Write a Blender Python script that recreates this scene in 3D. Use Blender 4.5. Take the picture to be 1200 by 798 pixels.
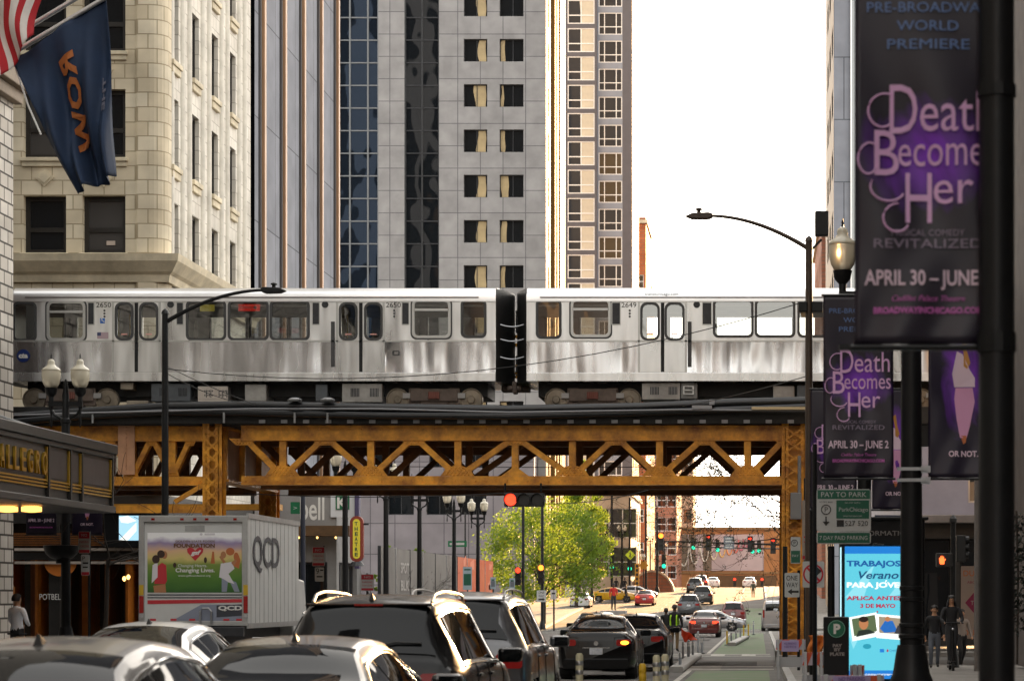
import bpy, math, random
from mathutils import Vector, Matrix
R = math.radians
for o in list(bpy.data.objects): bpy.data.objects.remove(o)
SC = bpy.context.scene
COL = SC.collection
# ------------------------------------------------------------------ camera, sky, sun, exposure
CZ = 1.75
cam_d = bpy.data.cameras.new('camera'); cam = bpy.data.objects.new('camera', cam_d); COL.objects.link(cam)
cam.location = (0, 0, CZ); cam.rotation_euler = (R(90), 0, 0)
cam_d.sensor_width = 36; cam_d.lens = 79.2
cam_d.shift_x = -290/1200; cam_d.shift_y = 301/1200
cam_d.clip_start = 0.5; cam_d.clip_end = 6000
cam_d.dof.use_dof = True; cam_d.dof.focus_distance = 68; cam_d.dof.aperture_fstop = 4.0
SC.camera = cam
SUN_AZ, SUN_EL = 13, 12          # degrees right of the street's direction, and above the horizon
W = bpy.data.worlds.new('World'); SC.world = W; W.use_nodes = True
nt = W.node_tree; bg = nt.nodes['Background']
sky = nt.nodes.new('ShaderNodeTexSky'); sky.sky_type = 'NISHITA'; sky.sun_disc = False
sky.sun_elevation = R(SUN_EL); sky.sun_rotation = R(SUN_AZ); sky.dust_density = 3.0; sky.air_density = 1.2; sky.ozone_density = 1.0
hs_ = nt.nodes.new('ShaderNodeHueSaturation'); hs_.inputs['Saturation'].default_value = 0.34; nt.links.new(sky.outputs[0], hs_.inputs['Color']); tint = nt.nodes.new('ShaderNodeMix'); tint.data_type = 'RGBA'; tint.blend_type = 'MULTIPLY'; tint.inputs[0].default_value = 1; tint.inputs[7].default_value = (1.05, 1.0, .93, 1); ga = nt.nodes.new('ShaderNodeGamma'); ga.inputs[1].default_value = 0.4; nt.links.new(hs_.outputs[0], ga.inputs[0]); nt.links.new(ga.outputs[0], tint.inputs[6]); nt.links.new(tint.outputs[2], bg.inputs[0]); bg.inputs[1].default_value = 0.15
sl = bpy.data.lights.new('sun', 'SUN'); so = bpy.data.objects.new('sun', sl); COL.objects.link(so)
sl.energy = 2.0; sl.angle = R(0.5); sl.color = (1.0, 0.58, 0.25)
sv = Vector((math.sin(R(SUN_AZ))*math.cos(R(SUN_EL)), math.cos(R(SUN_AZ))*math.cos(R(SUN_EL)), math.sin(R(SUN_EL))))
so.rotation_euler = sv.to_track_quat('Z', 'Y').to_euler(); so.location = sv*300
vs = SC.view_settings; vs.view_transform = 'Standard'; vs.look = 'None'; vs.gamma = 1; vs.use_curve_mapping = False
vs.exposure = 3.5
SC.cycles.max_bounces = 8; SC.cycles.transparent_max_bounces = 24
SC.cycles.caustics_reflective = False; SC.cycles.caustics_refractive = False

# ------------------------------------------------------------------ picture <-> place
F = 2640.0
def X(px, Y): return (px-890)*Y/F
def Zp(py, Y): return CZ+(700-py)*Y/F
GP = [(-400, 0), (30, 0), (60, -.25), (100, -.42), (135, -.55), (165, -.62), (180, -.1), (190, .3), (212, 1.0), (264, 2.35), (295, 3.0), (320, 3.2), (3000, 3.2)]
def gz(y):
    for (a, za), (b, zb) in zip(GP, GP[1:]):
        if y <= b: return za+(zb-za)*(y-a)/(b-a)
    return GP[-1][1]
def lin(c):
    if isinstance(c, str):
        c = c.lstrip('#'); c = [int(c[i:i+2], 16)/255 for i in (0, 2, 4)]
    return tuple((x/12.92 if x <= .04045 else ((x+.055)/1.055)**2.4) for x in c[:3])

# ------------------------------------------------------------------ materials
_M = {}
def mat(name, col=(.5, .5, .5), rough=.6, metal=0.0, nz=None, bump=0.0, bscale=8.0, bdet=3, emit=None, estr=1.0, ior=None, spec=None, coat=0.0, stretch=None, rnz=0.0, ndet=6):
    """principled material; nz=(scale, amount[, second colour]) mottles the base colour, bump roughens it"""
    if name in _M: return _M[name]
    m = bpy.data.materials.new(name); m.use_nodes = True; _M[name] = m
    t = m.node_tree; b = t.nodes['Principled BSDF']
    b.inputs['Base Color'].default_value = (*col, 1); b.inputs['Roughness'].default_value = rough; b.inputs['Metallic'].default_value = metal
    if spec is not None: b.inputs['Specular IOR Level'].default_value = spec
    if ior: b.inputs['IOR'].default_value = ior
    if coat: b.inputs['Coat Weight'].default_value = coat; b.inputs['Coat Roughness'].default_value = .03
    if emit is not None:
        b.inputs['Emission Color'].default_value = (*emit, 1); b.inputs['Emission Strength'].default_value = estr*.42
    if nz or bump or rnz:
        tc = t.nodes.new('ShaderNodeTexCoord'); mp = t.nodes.new('ShaderNodeMapping')
        t.links.new(tc.outputs['Object'], mp.inputs[0])
        if stretch: mp.inputs['Scale'].default_value = stretch
        if nz or rnz:
            n = t.nodes.new('ShaderNodeTexNoise'); n.inputs['Scale'].default_value = nz[0] if nz else 3; n.inputs['Detail'].default_value = ndet; n.inputs['Roughness'].default_value = .65
            t.links.new(mp.outputs[0], n.inputs['Vector'])
            r = t.nodes.new('ShaderNodeMapRange'); r.inputs[1].default_value = .3; r.inputs[2].default_value = .7
            t.links.new(n.outputs['Fac'], r.inputs[0])
        if nz:
            mx = t.nodes.new('ShaderNodeMix'); mx.data_type = 'RGBA'
            c2 = nz[2] if len(nz) > 2 else tuple(x*(1-nz[1]) for x in col)
            mx.inputs[6].default_value = (*c2, 1); mx.inputs[7].default_value = (*tuple(min(1, x*(1+nz[1]*.5)) for x in col), 1)
            t.links.new(r.outputs[0], mx.inputs[0]); t.links.new(mx.outputs[2], b.inputs['Base Color'])
        if rnz:
            r2 = t.nodes.new('ShaderNodeMapRange'); r2.inputs[3].default_value = max(.02, rough-rnz); r2.inputs[4].default_value = rough+rnz
            t.links.new(r.outputs[0], r2.inputs[0]); t.links.new(r2.outputs[0], b.inputs['Roughness'])
        if bump:
            n2 = t.nodes.new('ShaderNodeTexNoise'); n2.inputs['Scale'].default_value = bscale; n2.inputs['Detail'].default_value = bdet
            t.links.new(mp.outputs[0], n2.inputs['Vector'])
            bp = t.nodes.new('ShaderNodeBump'); bp.inputs['Strength'].default_value = 1; bp.inputs['Distance'].default_value = bump
            t.links.new(n2.outputs['Fac'], bp.inputs['Height']); t.links.new(bp.outputs[0], b.inputs['Normal'])
    return m
def tiles(name, c1, c2, mortar, bw, bh, gap=.02, rough=.6, off=.5, bump=.0, stain=.25, metal=0, offf=2):
    """brick-texture wall covering; works on every axis-aligned wall (u = x + y, v = z)"""
    if name in _M: return _M[name]
    m = bpy.data.materials.new(name); m.use_nodes = True; _M[name] = m
    t = m.node_tree; b = t.nodes['Principled BSDF']; L = t.links.new
    tc = t.nodes.new('ShaderNodeTexCoord'); sp = t.nodes.new('ShaderNodeSeparateXYZ'); L(tc.outputs['Object'], sp.inputs[0])
    ad = t.nodes.new('ShaderNodeMath'); L(sp.outputs[0], ad.inputs[0]); L(sp.outputs[1], ad.inputs[1])
    cb = t.nodes.new('ShaderNodeCombineXYZ'); L(ad.outputs[0], cb.inputs[0]); L(sp.outputs[2], cb.inputs[1])
    br = t.nodes.new('ShaderNodeTexBrick'); L(cb.outputs[0], br.inputs['Vector'])
    br.offset = off; br.offset_frequency = offf
    br.inputs['Color1'].default_value = (*c1, 1); br.inputs['Color2'].default_value = (*c2, 1); br.inputs['Mortar'].default_value = (*mortar, 1)
    br.inputs['Scale'].default_value = 1; br.inputs['Mortar Size'].default_value = gap; br.inputs['Brick Width'].default_value = bw; br.inputs['Row Height'].default_value = bh
    br.inputs['Mortar Smooth'].default_value = .2; br.inputs['Bias'].default_value = 0
    n = t.nodes.new('ShaderNodeTexNoise'); n.inputs['Scale'].default_value = .6; n.inputs['Detail'].default_value = 6; L(tc.outputs['Object'], n.inputs['Vector'])
    r = t.nodes.new('ShaderNodeMapRange'); r.inputs[1].default_value = .3; r.inputs[2].default_value = .7; r.inputs[3].default_value = 1-stain; r.inputs[4].default_value = 1+stain*.4
    L(n.outputs['Fac'], r.inputs[0])
    mx = t.nodes.new('ShaderNodeMix'); mx.data_type = 'RGBA'; mx.blend_type = 'MULTIPLY'; mx.inputs[0].default_value = 1
    L(br.outputs['Color'], mx.inputs[6]); L(r.outputs[0], mx.inputs[7]); L(mx.outputs[2], b.inputs['Base Color'])
    b.inputs['Roughness'].default_value = rough; b.inputs['Metallic'].default_value = metal; b.inputs['Specular IOR Level'].default_value = .2
    if bump:
        bp = t.nodes.new('ShaderNodeBump'); bp.inputs['Distance'].default_value = bump; L(br.outputs['Fac'], bp.inputs['Height']); bp.invert = True; L(bp.outputs[0], b.inputs['Normal'])
    return m
def glass(name, tint=(.6, .62, .6), refl=.12, rough=.02, wav=0.0, wscale=1.0, top=.9, through=1.0, body=(.01, .012, .014)):
    """thin pane: fresnel gloss over a tinted see-through sheet (or a dark body when nothing shows through)"""
    if name in _M: return _M[name]
    m = bpy.data.materials.new(name); m.use_nodes = True; _M[name] = m
    t = m.node_tree; L = t.links.new; t.nodes.remove(t.nodes['Principled BSDF']); out = t.nodes['Material Output']
    g = t.nodes.new('ShaderNodeBsdfGlossy'); g.inputs['Roughness'].default_value = rough
    if through >= 1:
        base = t.nodes.new('ShaderNodeBsdfTransparent'); base.inputs[0].default_value = (*tint, 1)
    else:
        base = t.nodes.new('ShaderNodeMixShader'); base.inputs[0].default_value = through
        d = t.nodes.new('ShaderNodeBsdfDiffuse'); d.inputs[0].default_value = (*body, 1); tr = t.nodes.new('ShaderNodeBsdfTransparent'); tr.inputs[0].default_value = (*tint, 1)
        L(d.outputs[0], base.inputs[1]); L(tr.outputs[0], base.inputs[2])
    lw = t.nodes.new('ShaderNodeLayerWeight'); lw.inputs[0].default_value = .35
    mr = t.nodes.new('ShaderNodeMapRange'); mr.inputs[3].default_value = refl; mr.inputs[4].default_value = top; L(lw.outputs['Fresnel'], mr.inputs[0])
    mx = t.nodes.new('ShaderNodeMixShader'); L(mr.outputs[0], mx.inputs[0]); L(base.outputs[0], mx.inputs[1]); L(g.outputs[0], mx.inputs[2]); L(mx.outputs[0], out.inputs[0])
    if wav:
        tc = t.nodes.new('ShaderNodeTexCoord'); n = t.nodes.new('ShaderNodeTexNoise'); n.inputs['Scale'].default_value = wscale; n.inputs['Detail'].default_value = 1
        L(tc.outputs['Object'], n.inputs['Vector']); bp = t.nodes.new('ShaderNodeBump'); bp.inputs['Distance'].default_value = wav; L(n.outputs['Fac'], bp.inputs['Height'])
        L(bp.outputs[0], g.inputs['Normal'])
    return m

# ------------------------------------------------------------------ objects
def tag(o, label=None, cat=None, group=None, kind=None):
    if label: o['label'] = label
    if cat: o['category'] = cat
    if group: o['group'] = group
    if kind: o['kind'] = kind
    return o
def thing(name, label, cat, loc=(0, 0, 0), rz=0, group=None):
    o = bpy.data.objects.new(name, None); COL.objects.link(o); o.location = loc; o.rotation_euler = (0, 0, rz); o.empty_display_size = .2
    return tag(o, label, cat, group)
def copy_tree(o, parent=None):
    c = o.copy(); COL.objects.link(c)
    if parent: c.parent = parent
    for ch in list(o.children): copy_tree(ch, c)
    return c
def dup(root, loc, rz=None, label=None, scale=None):
    c = copy_tree(root); c.location = loc
    if rz is not None: c.rotation_euler = (0, 0, rz)
    if label: c['label'] = label
    if scale: c.scale = (scale,)*3
    return c
class MB:
    """collects world-space shapes into ONE mesh; origin o is subtracted"""
    def __init__(s, o=None):
        p = o.location if hasattr(o, 'location') else (o or (0, 0, 0)); s.o = Vector(p); s.v = []; s.f = []; s.m = []; s.cur = 0
    def add(s, vs, fs):
        b = len(s.v); s.v += [tuple(Vector(v)-s.o) for v in vs]
        for f in fs: s.f.append([b+i for i in f]); s.m.append(s.cur)
        return s
    def quad(s, *p): return s.add(p, [list(range(len(p)))])
    def box(s, x0, x1, y0, y1, z0, z1):
        return s.add([(x0, y0, z0), (x1, y0, z0), (x1, y1, z0), (x0, y1, z0), (x0, y0, z1), (x1, y0, z1), (x1, y1, z1), (x0, y1, z1)],
                     [[3, 2, 1, 0], [4, 5, 6, 7], [0, 1, 5, 4], [1, 2, 6, 5], [2, 3, 7, 6], [3, 0, 4, 7]])
    def bar(s, p, q, w, h=None, up=(0, 0, 1)):
        p, q = Vector(p), Vector(q); h = h or w; d = (q-p).normalized(); u = Vector(up)
        if abs(d.dot(u)) > .98: u = Vector((0, 1, 0))
        r = d.cross(u).normalized(); u = r.cross(d)
        c = []
        for e in (p, q): c += [e-r*w/2-u*h/2, e+r*w/2-u*h/2, e+r*w/2+u*h/2, e-r*w/2+u*h/2]
        return s.add(c, [[3, 2, 1, 0], [4, 5, 6, 7], [0, 1, 5, 4], [1, 2, 6, 5], [2, 3, 7, 6], [3, 0, 4, 7]])
    def cyl(s, p, q, r0, r1=None, n=12, cap=True):
        p, q = Vector(p), Vector(q); r1 = r0 if r1 is None else r1; d = (q-p).normalized()
        u = Vector((0, 0, 1)) if abs(d.z) < .9 else Vector((1, 0, 0)); a = d.cross(u).normalized(); b = d.cross(a)
        vs = [p+(a*math.cos(2*math.pi*i/n)+b*math.sin(2*math.pi*i/n))*r0 for i in range(n)]+[q+(a*math.cos(2*math.pi*i/n)+b*math.sin(2*math.pi*i/n))*r1 for i in range(n)]
        fs = [[i, (i+1) % n, n+(i+1) % n, n+i] for i in range(n)]
        if cap: fs += [list(range(n-1, -1, -1)), list(range(n, 2*n))]
        return s.add(vs, fs)
    def tube(s, pts, r, n=6):
        pts = [Vector(p) for p in pts]; N = len(pts); rr = r if isinstance(r, (list, tuple)) else [r]*N; vs = []
        for i, p in enumerate(pts):
            d = (pts[min(i+1, N-1)]-pts[max(i-1, 0)]).normalized(); u = Vector((0, 0, 1)) if abs(d.z) < .95 else Vector((1, 0, 0))
            a = d.cross(u).normalized(); b = d.cross(a)
            vs += [p+(a*math.cos(2*math.pi*k/n)+b*math.sin(2*math.pi*k/n))*rr[i] for k in range(n)]
        fs = [[i*n+k, i*n+(k+1) % n, (i+1)*n+(k+1) % n, (i+1)*n+k] for i in range(N-1) for k in range(n)]
        fs += [list(range(n-1, -1, -1)), list(range((N-1)*n, N*n))]
        return s.add(vs, fs)
    def lathe(s, c, prof, n=16):
        c = Vector(c); vs = []
        for r, z in prof: vs += [c+Vector((r*math.cos(2*math.pi*k/n), r*math.sin(2*math.pi*k/n), z)) for k in range(n)]
        fs = [[i*n+k, i*n+(k+1) % n, (i+1)*n+(k+1) % n, (i+1)*n+k] for i in range(len(prof)-1) for k in range(n)]
        fs += [list(range(n-1, -1, -1)), list(range((len(prof)-1)*n, len(prof)*n))]
        return s.add(vs, fs)
    def prism(s, poly, fn, d0, d1):
        """poly: list of (u, v); fn(u, v, d) -> world"""
        n = len(poly)
        return s.add([fn(u, v, d0) for u, v in poly]+[fn(u, v, d1) for u, v in poly],
                     [list(range(n-1, -1, -1)), list(range(n, 2*n))]+[[i, (i+1) % n, n+(i+1) % n, n+i] for i in range(n)])
    def grid(s, fn, nu, nv):
        vs = [fn(i/nu, j/nv) for j in range(nv+1) for i in range(nu+1)]
        return s.add(vs, [[j*(nu+1)+i, j*(nu+1)+i+1, (j+1)*(nu+1)+i+1, (j+1)*(nu+1)+i] for j in range(nv) for i in range(nu)])
    def build(s, name, m, parent=None, smooth=None, bevel=0, solid=0, label=None):
        me = bpy.data.meshes.new(name); me.from_pydata(s.v, [], s.f); me.validate()
        for x in (m if isinstance(m, (list, tuple)) else [m]): me.materials.append(x)
        if len(me.polygons) == len(s.m): me.polygons.foreach_set('material_index', s.m)
        import bmesh
        b = bmesh.new(); b.from_mesh(me); bmesh.ops.recalc_face_normals(b, faces=b.faces); b.to_mesh(me); b.free()
        if smooth is not None:
            me.polygons.foreach_set('use_smooth', [True]*len(me.polygons)); me.set_sharp_from_angle(angle=R(smooth))
        o = bpy.data.objects.new(name, me); COL.objects.link(o)
        if parent is not None: o.parent = parent
        else: o.location = s.o
        if solid: md = o.modifiers.new('solid', 'SOLIDIFY'); md.thickness = solid; md.offset = 0
        if bevel: md = o.modifiers.new('bevel', 'BEVEL'); md.width = bevel; md.segments = 2; md.limit_method = 'ANGLE'; md.angle_limit = R(40)
        if label: o['label'] = label
        if name in ('rivets', 'grille_studs'): o['kind'] = 'stuff'
        return o
def PY(Y): return lambda u, v, d=0: (u, Y+d, v)        # wall facing the camera
def PXp(X0): return lambda u, v, d=0: (X0-d, u, v)      # wall facing +X
def PXm(X0): return lambda u, v, d=0: (X0+d, u, v)      # wall facing -X
def facade(m, fn, u0, u1, z0, z1, holes, depth=.3):
    """a wall sheet with real openings and their reveals; holes = (ua, ub, za, zb)"""
    us = sorted({u0, u1, *[h[0] for h in holes], *[h[1] for h in holes]}); zs = sorted({z0, z1, *[h[2] for h in holes], *[h[3] for h in holes]})
    us = [u for u in us if u0 <= u <= u1]; zs = [z for z in zs if z0 <= z <= z1]
    ins = lambda u, z: any(a < u < b and c < z < d for a, b, c, d in holes)
    for i in range(len(us)-1):
        st = None
        for j in range(len(zs)-1):
            hole = ins((us[i]+us[i+1])/2, (zs[j]+zs[j+1])/2)
            if not hole and st is None: st = zs[j]
            if st is not None and (hole or j == len(zs)-2):
                e = zs[j] if hole else zs[j+1]
                m.quad(fn(us[i], st), fn(us[i+1], st), fn(us[i+1], e), fn(us[i], e)); st = None
    for a, b, c, d in holes:
        if b <= u0 or a >= u1: continue
        for p, q in (((a, c), (b, c)), ((b, c), (b, d)), ((b, d), (a, d)), ((a, d), (a, c))):
            m.quad(fn(*p), fn(*q), fn(*q, depth), fn(*p, depth))
def lettering(s, h, m, fn, u, v, parent, width=None, name='lettering', thick=.006, bold=0.0, align='CENTER', shear=0, d0=-.004, o=None, curve=None):
    """words as a mesh: cap height h, centred on (u, v) of the plane fn, standing proud of it towards the viewer"""
    cu = bpy.data.curves.new(name, 'FONT'); cu.body = s; cu.size = h*1.38; cu.align_x = align; cu.align_y = 'CENTER'; cu.extrude = thick/2; cu.offset = bold; cu.shear = shear; cu.resolution_u = 3
    t = bpy.data.objects.new(name, cu); COL.objects.link(t); dg = bpy.context.evaluated_depsgraph_get()
    me = bpy.data.meshes.new_from_object(t.evaluated_get(dg)); bpy.data.objects.remove(t); bpy.data.curves.remove(cu)
    xs = [q.co.x for q in me.vertices] or [0]; sx = 1
    if width and max(xs) > min(xs): sx = width/(max(xs)-min(xs))
    org = Vector(parent.location if parent is not None and parent.parent is None else (o or (0, 0, 0)))
    if o is not None: org = Vector(o)
    ys = [q.co.y for q in me.vertices] or [0]; cy = (max(ys)+min(ys))/2
    for q in me.vertices:
        x, y, z = q.co; uu = u+x*sx; vv = v+y-cy
        if curve: vv += curve(x*sx)
        q.co = Vector(fn(uu, vv, d0-(z+thick/2)))-org
    me.materials.append(m); ob = bpy.data.objects.new(name, me); COL.objects.link(ob); ob.parent = parent
    return ob
def ell(cx, cy, rx, ry, n=20, a0=0, a1=360): return [(cx+rx*math.cos(R(a0+(a1-a0)*i/n)), cy+ry*math.sin(R(a0+(a1-a0)*i/n))) for i in range(n+(a1-a0 < 360))]
def rrect(x0, x1, y0, y1, r, n=4):
    p = []
    for cx, cy, a in ((x1-r, y1-r, 0), (x0+r, y1-r, 90), (x0+r, y0+r, 180), (x1-r, y0+r, 270)):
        p += [(cx+r*math.cos(R(a+90*i/n)), cy+r*math.sin(R(a+90*i/n))) for i in range(n+1)]
    return p
def ringpoly(m, outer, inner, fn, d0, d1):
    n = len(outer)
    m.add([fn(u, v, d0) for u, v in outer]+[fn(u, v, d0) for u, v in inner]+[fn(u, v, d1) for u, v in outer]+[fn(u, v, d1) for u, v in inner],
          [f for i in range(n) for j in ((i+1) % n,) for f in ([i, j, n+j, n+i], [2*n+i, 3*n+i, 3*n+j, 2*n+j], [i, 2*n+i, 2*n+j, j], [n+i, n+j, 3*n+j, 3*n+i])])
def pol(m_, poly, fn, d): m_.add([fn(u, v, d) for u, v in poly], [list(range(len(poly)))])
BLACKM = mat('black_painted_metal', (.0055, .006, .007), .45, .0, spec=.3, nz=(6, .4), bump=.001, bscale=60)
DARKM = mat('dark_grey_metal', (.035, .036, .04), .5, .3, nz=(5, .3))
STEEL = mat('galvanised_steel', (.42, .43, .44), .4, .8, nz=(4, .25))
WHITE = mat('white_paint', (.78, .78, .76), .5, nz=(3, .12))
SILV = mat('aluminium_trim', (.6, .6, .6), .3, .9)
CHROME = mat('chrome', (.75, .75, .75), .12, 1.0)
RUBBER = mat('rubber', (.012, .012, .012), .8)
# ------------------------------------------------------------------ ground, road, pavements, markings
asph = mat('worn_road_concrete', (.125, .118, .11), .8, nz=(.35, .35), bump=.004, bscale=30, spec=.15)
walk = mat('pavement_concrete', (.24, .225, .205), .85, spec=.15, nz=(.8, .25), bump=.003, bscale=20)
kerbm = mat('kerb_stone', (.33, .32, .3), .7, nz=(2, .3))
earth = mat('far_ground', (.16, .15, .14), .9, nz=(.02, .3))
ys = sorted({-60, -20, 0, *[g[0] for g in GP if -60 < g[0] < 400], *range(5, 380, 12), 420})
def strip(m, xa, xb, dz=0.0, y0=-60, y1=420):
    yy = [y for y in ys if y0 < y < y1]; yy = [y0]+yy+[y1]
    for a, b in zip(yy, yy[1:]): m.quad((xa, a, gz(a)+dz), (xb, a, gz(a)+dz), (xb, b, gz(b)+dz), (xa, b, gz(b)+dz))
m = MB(); 
for xa, xb in ((-3000, -60), (-60, 60), (60, 3000)):
    yy = [-2500, -60]+[y for y in ys if -60 < y < 420]+[420, 4000]
    for a, b in zip(yy, yy[1:]): m.quad((xa, a, gz(a)-.03), (xb, a, gz(a)-.03), (xb, b, gz(b)-.03), (xa, b, gz(b)-.03))
tag(m.build('ground', earth), kind='structure')
LK, RK = -15.9, 0.6      # left and right kerb lines
m = MB(); strip(m, LK, RK, 0); tag(m.build('road', asph), kind='structure')
m = MB()
for a, b in ((64.5, 79.5), (150, 163)): m.box(-60, LK, a, b, gz(a)-.3, gz((a+b)/2)+.0) if False else None
for a, b in ((64.0, 79.0), (149, 161)):
    m.quad((-60, a, gz(a)+.001), (LK, a, gz(a)+.001), (LK, b, gz(b)+.001), (-60, b, gz(b)+.001)); m.quad((RK, a, gz(a)+.001), (60, a, gz(a)+.001), (60, b, gz(b)+.001), (RK, b, gz(b)+.001))
tag(m.build('cross_street', asph), kind='structure')
def pave(name, xa, xb, kx, spans):
    m = MB(); k = MB()
    for a, b in spans:
        yy = [a]+[y for y in ys if a < y < b]+[b]
        for p, q in zip(yy, yy[1:]):
            m.quad((xa, p, gz(p)+.14), (xb, p, gz(p)+.14), (xb, q, gz(q)+.14), (xa, q, gz(q)+.14))
            s = 1 if kx > xa else -1
            k0, k1 = (kx-.18, kx) if kx >= xb else (kx, kx+.18)
            k.add([(k0, p, gz(p)-.05), (k1, p, gz(p)-.05), (k1, p, gz(p)+.145), (k0, p, gz(p)+.145), (k0, q, gz(q)-.05), (k1, q, gz(q)-.05), (k1, q, gz(q)+.145), (k0, q, gz(q)+.145)],
                  [[0, 1, 2, 3], [7, 6, 5, 4], [3, 2, 6, 7], [0, 4, 5, 1], [1, 5, 6, 2], [0, 3, 7, 4]])
        m.quad((xa, a, gz(a)-.03), (xb, a, gz(a)-.03), (xb, a, gz(a)+.14), (xa, a, gz(a)+.14)); m.quad((xa, b, gz(b)-.03), (xb, b, gz(b)-.03), (xb, b, gz(b)+.14), (xa, b, gz(b)+.14))
    tag(m.build(name, walk), kind='structure'); tag(k.build('kerb', kerbm), kind='structure')
SP = [(-60, 62.5), (80, 147), (163, 420)]
pave('pavement', -60, LK-.18, LK, SP); pave('pavement', RK+.18, 60, RK, SP)
# painted markings
wp = mat('worn_white_road_paint', (.5, .47, .42), .85, spec=.1, nz=(2.5, .45, (.25, .24, .22)))
gp = mat('worn_green_lane_paint', (.10, .16, .08), .85, spec=.1, nz=(.9, .5, (.2, .19, .16)))
yp = mat('worn_yellow_road_paint', (.55, .36, .05), .6, nz=(2.5, .4))
m = MB(); strip(m, -1.75, .25, .004, 40, 62); strip(m, -1.75, .25, .004, 84, 147); strip(m, -1.75, .25, .004, 166, 205); tag(m.build('green_bike_lane', gp), kind='structure')
m = MB()
for yc in (63.2, 66.2, 80.4, 83.4, 148.2, 151, 161.5, 164.5): strip(m, LK+.3, RK-.2, .008, yc-.3, yc+.3)
for k in range(14): strip(m, -15.2+k*1.12, -14.7+k*1.12, .008, 81, 83)
strip(m, -14.9, -14.0, .008, 54, 60)
for x0 in (-5.6, -8.9, -12.2):
    for k in range(8, 62, 9): strip(m, x0, x0+.13, .008, k-3, k)
    for k in range(90, 145, 9): strip(m, x0, x0+.13, .008, k-3, k)
    for k in range(170, 330, 9): strip(m, x0, x0+.13, .008, k-3, k)
strip(m, -2.0, -1.86, .008, -20, 62); strip(m, -2.0, -1.86, .008, 85, 146); strip(m, -2.0, -1.86, .008, 166, 330)
tag(m.build('white_road_markings', wp), kind='structure')
pm = mat('dark_tar_patch', (.05, .048, .046), .85, spec=.1, nz=(1.5, .4)); lp = mat('pale_concrete_patch', (.22, .2, .175), .85, spec=.1, nz=(1.2, .35))
rp = random.Random(9); m = MB(); m2 = MB()
for k in range(70):
    y = rp.uniform(60, 300); x = rp.uniform(LK+.6, RK-2.6); w, l = rp.uniform(.5, 2.2), rp.uniform(1.5, 9)
    if rp.random() < .5: w = rp.uniform(.05, .12); l = rp.uniform(6, 22)
    strip(m if rp.random() < .6 else m2, x, x+w, .004, y, y+l)
for k in range(16):
    y = 62+k*15+rp.uniform(-3, 3); strip(m, LK+.3, RK-.3, .004, y, y+.1)
tag(m.build('road_tar_patches', pm), kind='structure'); tag(m2.build('road_concrete_patches', lp), kind='structure')
# low kerb islands that guard the bike lane
def island(x0, x1, y0, y1, lab):
    r = thing('kerb_island', lab, 'kerb', (x0, y0, gz(y0)), group='concrete kerb islands by the bike lane')
    m = MB(r); z0, z1 = gz(y0), gz(y1)
    prof = rrect(-.2, .2, 0, .17, .07)
    m.prism([(u, v) for u, v in prof], lambda u, v, d: (x0+u+(x1-x0)*d, y0+(y1-y0)*d, z0+v+(z1-z0)*d), 0, 1)
    m.build('kerb_stone', kerbm, r)
island(X(801, 66), X(817, 79), 60, 78, 'long low concrete kerb beside the grey posts, nearer of two')
island(X(858, 103), X(874, 126), 101, 124, 'low concrete kerb with thin posts, farther up the green lane')
# ------------------------------------------------------------------ buildings
_WC = {}
def orient(o):
    return {'F': lambda u, v, d=0: (u, d, v), 'P': lambda u, v, d=0: (-d, u, v), 'M': lambda u, v, d=0: (d, u, v)}[o]
def window(parent, o, plane, u, z, w, h, depth=.25, fm=DARKM, gm=None, fw=.08, trans=(), mull=(), name='window'):
    """one window = frame mesh + a child pane; equal windows share mesh data"""
    key = (o, round(w, 2), round(h, 2), fm.name, gm.name, fw, trans, mull, name); f = orient(o)
    if key not in _WC:
        a = MB(); ringpoly(a, [(0, 0), (w, 0), (w, h), (0, h)], [(fw, fw), (w-fw, fw), (w-fw, h-fw), (fw, h-fw)], f, -.05, .06)
        for t in trans: a.prism([(fw, h*t-fw/2), (w-fw, h*t-fw/2), (w-fw, h*t+fw/2), (fw, h*t+fw/2)], f, -.04, .05)
        for t in mull: a.prism([(w*t-fw/2, fw), (w*t+fw/2, fw), (w*t+fw/2, h-fw), (w*t-fw/2, h-fw)], f, -.035, .045)
        p = MB(); p.quad(f(fw*.9, fw*.9, .02), f(w-fw*.9, fw*.9, .02), f(w-fw*.9, h-fw*.9, .02), f(fw*.9, h-fw*.9, .02))
        _WC[key] = (a.build(name, fm), p.build('pane', gm)); src = True
        fo, po = _WC[key]
    else:
        fo, po = [x.copy() for x in _WC[key]]; COL.objects.link(fo); COL.objects.link(po)
    po.parent = fo; po.location = (0, 0, 0); fo.parent = parent
    c = {'F': (u, plane+depth, z), 'P': (plane-depth, u, z), 'M': (plane+depth, u, z)}[o]
    fo.location = Vector(c)-parent.location
    return fo
WG = glass('dark_window_glass', refl=.04, through=0, wav=.006, wscale=.8)
WGB = glass('blue_window_glass', refl=.20, through=0, wav=.05, wscale=.3, body=(.012, .018, .028))
WGT = glass('tan_blind_window_glass', refl=.12, through=0, wav=.03, wscale=.6, body=(.075, .052, .026))
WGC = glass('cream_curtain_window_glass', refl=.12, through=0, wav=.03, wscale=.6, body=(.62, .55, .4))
WGG = glass('grey_blind_window_glass', refl=.12, through=0, wav=.03, wscale=.6, body=(.07, .068, .066))
LITW = mat('warm_lamp', (.9, .6, .2), .5, emit=(1, .55, .15), estr=.9)
rnd = random.Random(5)

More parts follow.
